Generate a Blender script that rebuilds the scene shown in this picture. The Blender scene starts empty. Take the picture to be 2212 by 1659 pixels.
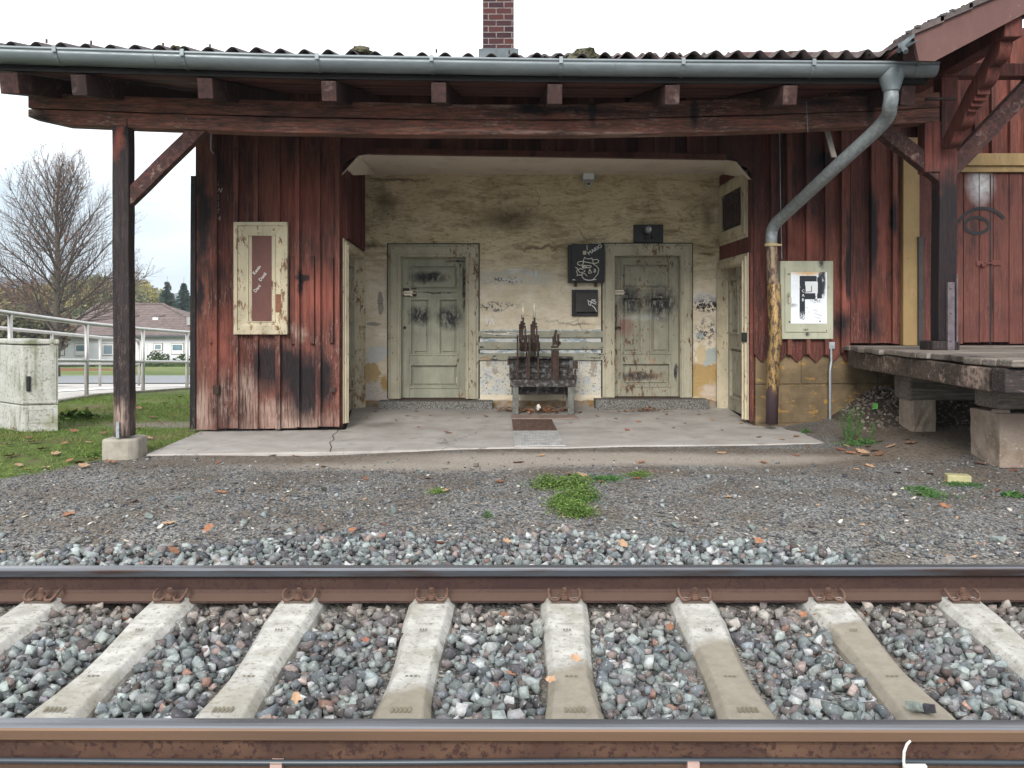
import bpy, math, random
import numpy as np
from mathutils import Vector, Matrix
random.seed(7); RNG = np.random.default_rng(11)
S = bpy.context.scene; COL = S.collection
F0, X0, YH, CH = 1800.0, 1106.0, 690.0, 1.12
def P(x, y, Y): return Vector(((x-X0)/F0*Y, Y, CH-(y-YH)/F0*Y))
def PP(x, y, pl, off=0.0):
    a, b = pl; a = a-off; u = (x-X0)/F0; Y = a/(1-b*u)
    return P(x, y, Y)
FA = (8.58, .08); BK = (10.1, 0.0); BM = (7.05, .08); GT = (6.35, .08)
def ygr(Y, z): return YH+(CH-z)*F0/Y

# ------------------------------------------------------------------ objects
WM = {}
def tag(o, label=None, cat=None, group=None, kind=None):
    if label: o['label'] = label
    if cat: o['category'] = cat
    if group: o['group'] = group
    if kind: o['kind'] = kind
    return o
def link(o, parent=None, mw=None):
    COL.objects.link(o)
    mw = mw or Matrix.Identity(4)
    o.matrix_basis = mw; WM[o.name] = mw.copy()
    if parent is not None:
        o.parent = parent; o.matrix_parent_inverse = WM[parent.name].inverted()
    return o
def empty(name, loc, label, cat, group=None):
    o = bpy.data.objects.new(name, None); o.empty_display_size = .1
    link(o, None, Matrix.Translation(Vector(loc))); tag(o, label, cat, group); return o
def copytree(o, mat, parent=None, lab=None, group=None):
    c = o.copy(); COL.objects.link(c)
    if parent is None:
        c.matrix_basis = mat
        if lab: c['label'] = lab
        if group: c['group'] = group
    else: c.parent = parent
    for ch in [q for q in o.children]: copytree(ch, mat, c)
    return c

class MB:
    def __init__(s): s.v = []; s.f = []; s.t = []; s.tone = .5
    def add(s, vs, fs, tone=None):
        n = len(s.v); s.v += [tuple(p) for p in vs]; s.f += [tuple(i+n for i in f) for f in fs]
        s.t += [s.tone if tone is None else tone]*len(vs)
    def box(s, c, d, R=None, tone=None):
        c = Vector(c); x, y, z = d[0]/2, d[1]/2, d[2]/2
        vs = [Vector((a*x, b*y, e*z)) for e in (-1, 1) for b in (-1, 1) for a in (-1, 1)]
        if R is not None: vs = [R @ p for p in vs]
        s.add([c+p for p in vs], [(0,2,3,1),(4,5,7,6),(0,1,5,4),(2,6,7,3),(0,4,6,2),(1,3,7,5)], tone)
    def bb(s, a, b, tone=None):
        a = Vector(a); b = Vector(b); s.box((a+b)/2, [abs(q) for q in (b-a)], None, tone)
    def prism(s, poly, o, u, w, n, d0, d1, tone=None):
        # poly (a,b) in plane u,w at origin o extruded along n
        o = Vector(o); u = Vector(u); w = Vector(w); n = Vector(n); k = len(poly)
        vs = [o+u*a+w*b+n*d0 for a, b in poly]+[o+u*a+w*b+n*d1 for a, b in poly]
        fs = [tuple(range(k))[::-1], tuple(range(k, 2*k))]+[(i, (i+1) % k, (i+1) % k+k, i+k) for i in range(k)]
        s.add(vs, fs, tone)
    def beam(s, p0, p1, w, h, up=(0,0,1), tone=None, segs=1, jit=0):
        p0 = Vector(p0); p1 = Vector(p1); d = (p1-p0).normalized(); sd = d.cross(Vector(up)).normalized(); u = sd.cross(d)
        vs = []; fs = []
        for i in range(segs+1):
            c = p0.lerp(p1, i/segs)
            if 0 < i < segs: c = c+sd*random.uniform(-jit, jit)+u*random.uniform(-jit, jit)
            vs += [c-sd*w/2-u*h/2, c+sd*w/2-u*h/2, c+sd*w/2+u*h/2, c-sd*w/2+u*h/2]
        for i in range(segs):
            a = i*4
            fs += [(a+j, a+(j+1) % 4, a+4+(j+1) % 4, a+4+j) for j in range(4)]
        fs += [(3, 2, 1, 0), tuple(segs*4+j for j in range(4))]
        s.add(vs, fs, tone)
    def tube(s, pts, r, n=8, tone=None, cap=True):
        pts = [Vector(p) for p in pts]; m = len(pts)
        rs = r if isinstance(r, (list, tuple)) else [r]*m
        vs = []; fs = []; ref = None
        for i, p in enumerate(pts):
            d = (pts[min(i+1, m-1)]-pts[max(i-1, 0)]).normalized()
            if ref is None:
                ref = d.cross(Vector((0,0,1)));
                if ref.length < .05: ref = d.cross(Vector((1,0,0)))
                ref.normalize()
            ref = (ref-d*ref.dot(d)).normalized(); b = d.cross(ref)
            vs += [p+(ref*math.cos(2*math.pi*j/n)+b*math.sin(2*math.pi*j/n))*rs[i] for j in range(n)]
        for i in range(m-1):
            fs += [(i*n+j, i*n+(j+1) % n, (i+1)*n+(j+1) % n, (i+1)*n+j) for j in range(n)]
        if cap: fs += [tuple(range(n))[::-1], tuple((m-1)*n+j for j in range(n))]
        s.add(vs, fs, tone)
    def disc(s, c, nrm, r, th, n=20, r2=None, tone=None):
        c = Vector(c); nrm = Vector(nrm).normalized(); s.tube([c, c+nrm*th], [r, r2 or r], n, tone)
    def ribbon(s, pts, nrm, w, th=.002):
        # flat stroke lying on a surface
        pts = [Vector(p) for p in pts]; nrm = Vector(nrm).normalized()
        for a, b in zip(pts, pts[1:]):
            d = (b-a)
            if d.length < 1e-5: continue
            d.normalize(); sd = d.cross(nrm).normalized()*w/2; e = d*w*.25; k = nrm*(th+random.uniform(0, .0006))
            s.add([a-e-sd+k, b+e-sd+k, b+e+sd+k, a-e+sd+k], [(0,1,2,3)])
    def build(s, name, m, parent=None, smooth=False, bevel=0, mw=None, auto=None):
        me = bpy.data.meshes.new(name); me.from_pydata(s.v, [], s.f)
        at = me.attributes.new('tone', 'FLOAT', 'POINT'); at.data.foreach_set('value', np.array(s.t, dtype=np.float32))
        me.materials.append(m)
        if smooth: me.polygons.foreach_set('use_smooth', [True]*len(me.polygons))
        me.update(); o = bpy.data.objects.new(name, me); link(o, parent, mw)
        if bevel:
            b = o.modifiers.new('b', 'BEVEL'); b.width = bevel; b.segments = 2; b.limit_method = 'ANGLE'; b.angle_limit = .6
        return o

# ------------------------------------------------------------------ materials
class M:
    def __init__(s, name, rough=.8, metal=0.0, spec=.3):
        s.m = bpy.data.materials.new(name); s.m.use_nodes = True; s.t = s.m.node_tree; s.n = s.t.nodes; s.l = s.t.links
        s.b = s.n['Principled BSDF']; s.b.inputs['Roughness'].default_value = rough; s.b.inputs['Metallic'].default_value = metal
        s.b.inputs['Specular IOR Level'].default_value = spec
        s.pos = s.n.new('ShaderNodeNewGeometry').outputs['Position']; s._d = {}
    def put(s, sock, v):
        if isinstance(v, Vector): v = tuple(v)
        if v is None: return
        if hasattr(v, 'is_output') or isinstance(v, bpy.types.NodeSocket): s.l.new(v, sock)
        else:
            if isinstance(v, (tuple, list)) and len(v) == 3 and sock.type == 'RGBA': v = (*v, 1)
            sock.default_value = v
    def obj(s):
        if not hasattr(s, '_o'): s._o = s.n.new('ShaderNodeTexCoord').outputs['Object']
        return s._o
    def vm(s, op, a, b=None, c=None):
        n = s.n.new('ShaderNodeVectorMath'); n.operation = op; s.put(n.inputs[0], a)
        if b is not None: s.put(n.inputs[1], b)
        return n.outputs['Value'] if op in ('LENGTH', 'DISTANCE', 'DOT_PRODUCT') else n.outputs[0]
    def ma(s, op, a, b=0.0, clamp=False):
        n = s.n.new('ShaderNodeMath'); n.operation = op; n.use_clamp = clamp; s.put(n.inputs[0], a); s.put(n.inputs[1], b); return n.outputs[0]
    def noise(s, sc, det=3, vec=None, stretch=None, rough=.6, col=False, dist=0):
        v = vec if vec is not None else s.pos
        if stretch: v = s.vm('MULTIPLY', v, stretch)
        n = s.n.new('ShaderNodeTexNoise'); s.put(n.inputs['Vector'], v); n.inputs['Scale'].default_value = sc
        n.inputs['Detail'].default_value = det; n.inputs['Roughness'].default_value = rough; n.inputs['Distortion'].default_value = dist
        return n.outputs['Color' if col else 'Fac']
    def voro(s, sc, vec=None, feat='F1', out='Distance'):
        n = s.n.new('ShaderNodeTexVoronoi'); s.put(n.inputs['Vector'], vec if vec is not None else s.pos); n.feature = feat
        n.inputs['Scale'].default_value = sc; return n.outputs[out]
    def mr(s, v, a, b, c=0.0, d=1.0):
        n = s.n.new('ShaderNodeMapRange'); s.put(n.inputs[0], v)
        for i, q in zip((1,2,3,4), (a,b,c,d)): n.inputs[i].default_value = q
        return n.outputs[0]
    def mix(s, f, a, b, mode='MIX'):
        n = s.n.new('ShaderNodeMix'); n.data_type = 'RGBA'; n.blend_type = mode
        s.put(n.inputs[0], f); s.put(n.inputs[6], a); s.put(n.inputs[7], b); return n.outputs[2]
    def attr(s, name='tone', out='Fac'):
        n = s.n.new('ShaderNodeAttribute'); n.attribute_name = name; return n.outputs[out]
    def rnd(s): return s.n.new('ShaderNodeObjectInfo').outputs['Random']
    def sep(s, v=None):
        n = s.n.new('ShaderNodeSeparateXYZ'); s.put(n.inputs[0], v if v is not None else s.pos); return n.outputs
    def dpos(s, amp, sc, stretch=None):
        k = (amp, sc)
        if k not in s._d:
            c = s.noise(sc, 4, None, stretch, .65, True); c = s.vm('SUBTRACT', c, (.5,.5,.5)); c = s.vm('MULTIPLY', c, (amp*2,)*3)
            s._d[k] = s.vm('ADD', s.pos, c)
        return s._d[k]
    def blob(s, c, r, soft=.3, amp=.15, sc=6, k=1.0):
        v = s.vm('SUBTRACT', s.dpos(amp, sc), tuple(c)); v = s.vm('DIVIDE', v, tuple(r)); L = s.vm('LENGTH', v)
        return s.mr(L, 1.0, 1.0-soft, 0.0, k)
    def rect(s, c, h, soft=.02, amp=.02, sc=10, k=1.0):
        v = s.vm('SUBTRACT', s.dpos(amp, sc), tuple(c)); v = s.vm('ABSOLUTE', v); v = s.vm('SUBTRACT', tuple(h), v); x = s.sep(v)
        m = s.ma('MINIMUM', s.ma('MINIMUM', x[0], x[1]), x[2]); return s.mr(m, 0, soft, 0, k)
    def bump(s, h, st=.3, dist=.01):
        n = s.n.new('ShaderNodeBump'); n.inputs['Strength'].default_value = st; n.inputs['Distance'].default_value = dist; s.put(n.inputs['Height'], h)
        s.l.new(n.outputs[0], s.b.inputs['Normal'])
    def col(s, c): s.put(s.b.inputs['Base Color'], c); return s
    def rough(s, v): s.put(s.b.inputs['Roughness'], v)

def plain(name, c, rough=.7, metal=0.0, var=.25, sc=8, bump=0, spec=.3):
    m = M(name, rough, metal, spec); n = m.noise(sc, 4)
    a = tuple(q*(1-var) for q in c); b = tuple(min(q*(1+var), 1) for q in c)
    m.col(m.mix(m.mr(n, .3, .7), a, b))
    if bump: m.bump(m.noise(sc*6, 3), bump, .01)
    return m.m

def redwood(name, axis='z', black=(), bare=(), fade=(), base=(.165,.046,.029), dark=(.035,.013,.010), worn=.5, objc=False, blk=.35, lite=(.27,.115,.078)):
    m = M(name, .75, spec=.25)
    st = (1, 1, .06) if axis == 'z' else ((.06, 1, 1) if axis == 'x' else (.5, .5, .5))
    g = m.noise(55, 5, None, st, .7); g2 = m.noise(150, 3, None, st, .6); t = m.attr()
    c = m.mix(m.mr(g, .42, .60), dark, base)
    c = m.mix(m.mr(t, 0, 1, 0, .6), c, m.mix(.55, c, lite)); c = m.mix(m.mr(t, .3, 0, 0, .5), c, dark)
    c = m.mix(m.mr(m.noise(2.2, 5), .52, .75, 0, .75), c, tuple(q*.55 for q in base))
    c = m.mix(m.mr(m.noise(1.7, 4, None, tuple(1 if q == 1 else .3 for q in st)), .56, .72, 0, blk), c, (.022,.017,.018))
    gr = m.noise(7, 6, None, tuple(q if q == 1 else .16 for q in st), .75)
    c = m.mix(m.ma('MULTIPLY', m.mr(gr, .48, .60, 0, .75), m.mr(m.noise(1.9, 4), .38, .62)), c, (.020,.013,.013))
    gate = m.mr(t, .22, .30, .25, 1)
    # worn flecks of bare wood
    w = m.ma('MULTIPLY', m.mr(m.noise(80, 6, None, tuple(q if q == 1 else .13 for q in st), .78), .55, .60), m.ma('MULTIPLY', m.mr(m.noise(3.1, 4), .42, .62, 0, worn), m.mr(m.sep()[2], 1.9, .7, .25, 1) if axis == 'z' else 1.0))
    c = m.mix(w, c, (.36,.26,.22))
    for q in bare: c = m.mix(m.ma('MULTIPLY', m.blob(*q), m.ma('MULTIPLY', m.mr(g, .40, .55, .1, 1), m.mr(gr, .62, .5, .2, 1))), c, (.34,.25,.205))
    for q in fade: c = m.mix(m.blob(*q), c, m.mix(m.mr(g, .3, .7), (.17,.045,.035), (.30,.10,.07)))
    for q in black: c = m.mix(m.ma('MULTIPLY', m.blob(*q), m.ma('MULTIPLY', m.mr(g2, .25, .6, .75, 1), gate)), c, (.010,.009,.011))
    kn = m.voro(2.3, m.vm('MULTIPLY', m.pos, tuple(1.6 if q == 1 else .9 for q in st)))
    c = m.mix(m.mr(kn, .10, .05, 0, .8), c, (.05,.022,.018))
    m.col(c); m.bump(m.ma('ADD', g, m.ma('MULTIPLY', g2, .5)), .55, .006); return m.m

def oldpaint(name, base, chip, amt=.5, smudge=(), extra=(), sc=26, dirt=.4, stretch=(1,1,.35), rough=.65, ziglow=None):
    m = M(name, rough, spec=.3)
    n = m.noise(sc, 6, None, stretch, .72); n2 = m.noise(2.0, 4, None, (1,1,.5)); n3 = m.noise(5, 5)
    c = m.mix(m.mr(n3, .3, .7), tuple(q*.85 for q in base), tuple(q*1.08 for q in base))
    c = m.mix(m.mr(m.noise(4, 6, None, (1,1,.25), .72), .45, .66, 0, dirt+.15), c, tuple(q*.5 for q in base))
    th = m.ma('ADD', n, m.ma('MULTIPLY', m.ma('SUBTRACT', n2, .5), .55))
    ch2 = m.mix(m.mr(m.noise(9, 4), .45, .6), chip, (.33,.24,.15)); c = m.mix(m.mr(th, .70-amt*.16, .71-amt*.16), c, ch2); c = m.mix(m.mr(m.ma('ADD', m.noise(34, 6, None, (1,1,.5), .75), m.ma('MULTIPLY', m.ma('SUBTRACT', n3, .5), .5)), .69, .70), c, (.03,.035,.028))
    for q, cc in extra: c = m.mix(m.blob(*q), c, cc)
    for q in smudge: c = m.mix(m.ma('MULTIPLY', m.blob(*q), m.mr(m.noise(22, 6, None, (1,1,.45), .72), .36, .52, .1, 1)), c, (.022,.022,.026))
    m.col(c); m.bump(th, .35, .004); return m.m
def text(name, s, o, u, w, n, size, m, parent, sx=1.0, th=.002):
    cu = bpy.data.curves.new('t', 'FONT'); cu.body = s; cu.size = 1; cu.resolution_u = 2
    t = bpy.data.objects.new('t', cu); COL.objects.link(t); dg = bpy.context.evaluated_depsgraph_get()
    me = bpy.data.meshes.new_from_object(t.evaluated_get(dg)); COL.objects.unlink(t); bpy.data.objects.remove(t)
    mb = MB(); u = Vector(u).normalized(); w = Vector(w).normalized(); n = Vector(n).normalized(); o = Vector(o)+n*th
    mb.add([o+u*(v.co.x*size*sx)+w*(v.co.y*size) for v in me.vertices], [tuple(p.vertices) for p in me.polygons])
    return mb.build(name, m, parent)
def strokes(name, plane, off, lists, w, m, parent, conv=None):
    mb = MB(); nrm = Vector((plane[1], -1, 0)).normalized()
    for L in lists:
        pts = [conv(*p) if conv else p for p in L]
        # smooth
        q = pts
        mb.ribbon([PP(x, y, plane, off) for x, y in q], nrm, w)
    return mb.build(name, m, parent)
def arc(cx, cy, rx, ry, a0, a1, n=14):
    return [(cx+rx*math.cos(math.radians(a0+(a1-a0)*i/n)), cy+ry*math.sin(math.radians(a0+(a1-a0)*i/n))) for i in range(n+1)]

# ---------- shared materials
def fp(x, y, pl=FA): return PP(x, y, pl)
m_red_side = redwood('red_side_boards', 'z', worn=.6, dark=(.05,.014,.012), base=(.15,.038,.028), lite=(.30,.10,.07))
m_facL = redwood('red_boards_left', 'z', worn=.9, blk=.6, base=(.195,.058,.041), dark=(.04,.017,.014), lite=(.30,.135,.10),
    black=[((*fp(600,790)[:3],), (.42,.8,.33), .55, .12, 5), ((*fp(662,840),), (.26,.8,.40), .5, .1, 5), ((*fp(520,560),), (.06,.8,.7), .5, .06, 5),
           ((*fp(440,470),), (.10,.8,.75), .6, .12, 4), ((*fp(478,600),), (.13,.8,.22), .7, .1, 5), ((*fp(700,820),), (.14,.8,.35), .5, .1, 5),
           ((*fp(655,600),), (.09,.8,.04), .5, .05, 9), ((*fp(653,610),), (.035,.8,.16), .5, .04, 9), ((*fp(433,640),), (.05,.8,.3), .5, .06, 4)],
    bare=[((*fp(438,890),), (.16,.8,.40), .8, .12, 6), ((*fp(535,840),), (.16,.8,.30), .8, .15, 6), ((*fp(620,915),), (.9,.8,.16), .9, .18, 6),
          ((*fp(480,850),), (.10,.8,.35), .9, .15, 6), ((*fp(600,880),), (.5,.8,.10), .9, .1, 6), ((*fp(650,720),), (.10,.8,.12), .9, .12, 10)],
    fade=[((*fp(480,740),), (.2,.8,.45), .9, .15, 5), ((*fp(690,640),), (.35,.8,.40), .8, .1, 5), ((*fp(640,430),), (.5,.8,.45), .9, .15, 4)])
m_facR = redwood('red_boards_right', 'z', worn=.5, blk=.6, base=(.16,.043,.032), dark=(.042,.015,.012), lite=(.28,.105,.07),
    black=[((*fp(1862,500),), (.20,.8,.62), .3, .08, 3), ((*fp(1842,590),), (.14,.8,.36), .35, .07, 4), ((*fp(1880,700),), (.2,.8,.25), .8, .1, 5),
           ((*fp(1765,350),), (.3,.8,.25), .9, .1, 4), ((*fp(1780,345),), (.07,.8,.07), .3, .01, 9), ((*fp(1812,700),), (.14,.8,.2), .8, .1, 5), ((*fp(1925,470),), (.04,.8,.25), .5, .05, 4)],
    fade=[((*fp(1905,520),), (.10,.8,.45), .9, .1, 5), ((*fp(1820,640),), (.10,.8,.25), .9, .1, 5), ((*fp(1740,520),), (.25,.8,.3), .9, .1, 5)])
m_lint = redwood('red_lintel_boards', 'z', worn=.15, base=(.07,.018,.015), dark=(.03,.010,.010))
m_beam = redwood('red_beam_timber', 'x', worn=.8, blk=.55, base=(.25,.080,.055), dark=(.045,.026,.021), lite=(.32,.19,.14),
    black=[((*PP(1150,235,BM),), (.16,.8,.06), .5, .05, 6), ((*PP(1240,240,BM),), (1.2,.8,.05), .9, .08, 6), ((*PP(1280,232,BM),), (.05,.8,.2), .6, .02, 6),
           ((*PP(1500,240,BM),), (.05,.8,.2), .6, .02, 6), ((*PP(1880,235,BM),), (.06,.8,.2), .7, .02, 6), ((*PP(85,262,BM),), (.18,.8,.10), .7, .06, 6), ((*PP(1780,220,BM),), (.5,.8,.05), .9, .05, 6)],
    bare=[((*PP(70,250,BM),), (.09,.8,.08), .6, .04, 8), ((*PP(1300,288,BM),), (2.2,.8,.02), .9, .01, 6), ((*PP(1020,225,BM),), (1.2,.8,.03), .95, .05, 8)])
m_dtimb = redwood('dark_weathered_timber', 'z', worn=.5, base=(.034,.025,.025), dark=(.010,.009,.011), blk=.8, lite=(.06,.042,.038),
    bare=[((*PP(262,900,BM),), (.12,.9,.22), .9, .1, 6)], fade=[((*PP(256,290,BM),), (.06,.3,.28), .8, .1, 6)])
m_brace = redwood('brace_timber', 'd', worn=.5, base=(.085,.034,.029), dark=(.018,.013,.014), blk=.85, lite=(.12,.055,.042))
m_soff = redwood('soffit_boards', 'x', worn=.3, base=(.13,.040,.034), dark=(.045,.017,.016))
m_raft = redwood('rafter_timber', 'y', worn=.22, base=(.062,.026,.022), dark=(.018,.010,.010), lite=(.085,.045,.038))
m_green = (.30,.28,.205); m_chip = (.11,.058,.03)
def dp(x, y): return tuple(PP(x, y, BK))
m_doorL = oldpaint('door_paint_grey_green', (.34,.335,.255), m_chip, .5,
    smudge=[(dp(925,598), (.30,.5,.10), .6, .06, 8), (dp(903,682), (.17,.5,.15), .6, .09, 8), (dp(968,685), (.22,.5,.20), .6, .09, 8), (dp(1001,620), (.03,.5,.35), .4, .03, 8), (dp(985,563), (.16,.5,.015), .5, .02, 8), (dp(945,632), (.28,.5,.012), .5, .02, 8)])
m_doorR = oldpaint('door_paint_worn', (.32,.305,.23), m_chip, .78,
    smudge=[(dp(1362,650), (.18,.5,.22), .6, .10, 8), (dp(1428,655), (.30,.5,.26), .6, .10, 8), (dp(1480,665), (.06,.5,.25), .6, .05, 8), (dp(1380,815), (.3,.5,.07), .7, .08, 8), (dp(1463,805), (.03,.5,.13), .4, .03, 8), (dp(1330,690), (.04,.5,.25), .5, .03, 8)],
    extra=[((dp(1395,812), (.34,.5,.075), .6, .13, 12, .75), (.15,.085,.045)), ((dp(1353,705), (.13,.5,.16), .5, .04, 8, .55), (.22,.07,.06)), ((dp(1395,685), (.4,.5,.05), .6, .06, 8, .5), (.42,.43,.42))])
m_frame = oldpaint('frame_paint_cream', (.42,.385,.285), m_chip, .68)
m_frame2 = oldpaint('frame_paint_pale', (.55,.48,.34), (.17,.09,.045), .62, dirt=.6)
m_sided = oldpaint('side_door_paint', (.36,.34,.26), m_chip, .85)
m_panel = plain('dull_red_panel', (.125,.048,.038), .5, 0, .12)
m_white = plain('chalk_white', (.75,.74,.72), .8); m_blackp = plain('black_mark', (.03,.03,.035), .8)
m_pale = plain('chalk_faint', (.46,.42,.38), .9)
m_iron = plain('rusty_iron', (.055,.035,.028), .6, .3, .5, 30, .4)
m_ironl = plain('rusty_iron_brown', (.055,.034,.026), .7, .3, .5, 25, .4)
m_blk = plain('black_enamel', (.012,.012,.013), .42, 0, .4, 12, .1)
m_box = plain('black_sheet', (.018,.018,.018), .5, 0, .3, 12, .15)
m_chrome = plain('worn_bolt_metal', (.5,.45,.36), .4, .6)
m_zinc = M('zinc_gutter', .5, .35, .4)
_n = m_zinc.noise(3, 5, None, (1,3,3)); _n2 = m_zinc.noise(16, 4)
m_zinc.col(m_zinc.mix(m_zinc.mr(m_zinc.noise(40, 4, None, (.2,1,1)), .4, .7), m_zinc.mix(m_zinc.mr(_n, .35, .68), (.15,.175,.185), (.23,.26,.275)), (.18,.205,.215)))
m_zinc.rough(m_zinc.mr(_n2, .3, .7, .36, .6)); m_zinc = m_zinc.m
m_zinc2 = plain('zinc_pipe', (.36,.39,.41), .42, .6, .25, 9, .1)

# ---------- recess plaster
pm = M('old_cream_plaster', .92, spec=.15)
cr = (.56,.43,.22)
c = pm.mix(pm.mr(pm.noise(4, 5), .3, .7), (.53,.43,.26), (.68,.58,.40))
zz = pm.sep()[2]
c = pm.mix(pm.mr(zz, 1.95, 1.5, 0, .75), c, pm.mix(pm.mr(pm.noise(7, 5), .35, .65), (.68,.58,.43), (.80,.73,.62)))
sm = pm.noise(3.0, 7, None, (1, 1, 3.4), .72, dist=.5)
upm = pm.mr(zz, 1.5, 2.0, .2, .85)
c = pm.mix(pm.ma('MULTIPLY', pm.mr(sm, .47, .68, 0, .9), upm), c, (.17,.125,.065))
c = pm.mix(pm.ma('MULTIPLY', pm.mr(pm.noise(11, 6, None, (1, 1, 3.2), .7), .52, .64, 0, .6), upm), c, (.15,.11,.06))
for q, k in [(((*dp(1095,470),), (.55,.5,.26), .9, .2, 4), .9), (((*dp(830,440),), (.16,.5,.3), .9, .15, 4), .8), (((*dp(800,530),), (.2,.5,.06), .8, .12, 6), .9), (((*dp(1530,470),), (.12,.5,.35), .9, .1, 4), .7), (((*dp(1527,548),), (.13,.5,.03), .7, .05, 8), .95),
             (((*dp(1170,535),), (.5,.5,.04), .8, .12, 7), .8), (((*dp(860,388),), (.5,.5,.025), .7, .06, 7), .85), (((*dp(1250,700),), (.3,.5,.02), .8, .05, 9), .6)]:
    c = pm.mix(pm.blob(*q, k), c, (.13,.10,.06))
c = pm.mix(pm.rect(dp(1110,600), (.5,.5,.10), .03, .01, 8, .5), c, (.55,.53,.47))
fl = pm.noise(26, 5, None, (1,1,1), .7)
def specks(q, cc, a=.5, b=.56):
    global c
    c = pm.mix(pm.ma('MULTIPLY', pm.blob(*q), pm.mr(fl, a, b)), c, cc)
specks((dp(1070,662), (.32,.5,.07), .5, .06, 6), (.07,.075,.085)); specks((dp(1085,605), (.36,.5,.07), .6, .08, 6), (.12,.125,.13), .53, .58)
specks((dp(1525,655), (.17,.5,.13), .4, .05, 6), (.035,.035,.045), .46, .5); specks((dp(1525,715), (.16,.5,.22), .6, .06, 6), (.10,.11,.13), .5, .54)
c = pm.mix(pm.blob(dp(1522,645), (.16,.5,.09), .3, .05, 8, .6), c, (.62,.62,.62)); specks((dp(1525,662), (.17,.5,.08), .3, .05, 6), (.035,.035,.045), .47, .5)
c = pm.mix(pm.blob(dp(822,655), (.035,.5,.16), .15, .035, 7), c, (.33,.30,.26)); c = pm.mix(pm.blob(dp(806,700), (.10,.5,.025), .2, .03, 7), c, (.33,.30,.26))
c = pm.mix(pm.blob(dp(815,768), (.15,.5,.13), .10, .16, 5), c, (.56,.55,.52)); c = pm.mix(pm.blob(dp(798,808), (.12,.5,.15), .15, .15, 5), c, (.46,.33,.17))
c = pm.mix(pm.blob(dp(810,850), (.25,.5,.18), .4, .10, 6), c, (.52,.46,.40)); c = pm.mix(pm.blob(dp(830,830), (.06,.5,.12), .4, .06, 6), c, (.42,.27,.11))
c = pm.mix(pm.blob(dp(1525,820), (.25,.5,.30), .25, .16, 5), c, (.44,.30,.13)); c = pm.mix(pm.blob(dp(1535,770), (.13,.5,.12), .1, .13, 6), c, (.42,.45,.42))
c = pm.mix(pm.blob(dp(1515,765), (.06,.5,.12), .1, .04, 7), c, (.60,.48,.30)); c = pm.mix(pm.blob(dp(1540,845), (.2,.5,.13), .5, .12, 9), c, (.55,.45,.36))
c = pm.mix(pm.blob(dp(1510,725), (.05,.5,.05), .3, .04, 7, .8), c, (.36,.42,.44))
# lower grey white patch between the doors
low = pm.rect(dp(1168,815), (.80,.5,.22), .01, .004, 10)
lc = pm.mix(pm.mr(pm.noise(9, 5, None, None, .75), .47, .5), (.50,.51,.50), (.60,.56,.47)); lc = pm.mix(pm.mr(pm.noise(11, 6, None, None, .75), .57, .60, 0, .7), lc, (.27,.31,.31))
lc = pm.mix(pm.mr(pm.noise(6, 6), .58, .62), lc, (.36,.32,.26)); lc = pm.mix(pm.mr(pm.noise(30, 5), .6, .63), lc, (.10,.09,.07))
c = pm.mix(low, c, lc)
low2 = pm.rect(dp(1168,745), (.80,.5,.19), .01, .003, 10)
c = pm.mix(low2, c, pm.mix(pm.mr(pm.noise(14, 5, None, (1,1,2)), .52, .56), (.62,.62,.60), (.34,.40,.42)))
# base strip
c = pm.mix(pm.mr(pm.ma('ADD', zz, pm.mr(pm.noise(8, 4), 0, 1, -.03, .03)), .15, .13), c, pm.mix(pm.mr(pm.noise(12, 5), .4, .6), (.26,.15,.05), (.30,.26,.21)))
crk = pm.voro(.8, pm.dpos(.2, 4), 'DISTANCE_TO_EDGE'); c = pm.mix(pm.ma('MULTIPLY', pm.mr(crk, .005, .001, 0, .75), pm.mr(pm.noise(1.3, 3), .48, .56)), c, (.08,.06,.04))
c = pm.mix(pm.mr(pm.noise(60, 3), .62, .7, 0, .6), c, (.20,.15,.09))
pm.col(c)
pm.bump(pm.ma('ADD', pm.ma('ADD', sm, pm.ma('MULTIPLY', pm.noise(22, 6, None, (1,1,1.6), .65), .6)), pm.ma('MULTIPLY', pm.mr(crk, 0, .01), .25)), .9, .022)
m_plaster = pm.m
cm = M('ceiling_plaster', .9, spec=.15); cm.col(cm.mix(cm.mr(cm.noise(3.5, 6, None, (1,.6,1)), .5, .7, 0, .6), (.60,.53,.45), (.42,.36,.30))); cm.bump(cm.noise(14, 5), .5, .01); m_ceil = cm.m

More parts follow.
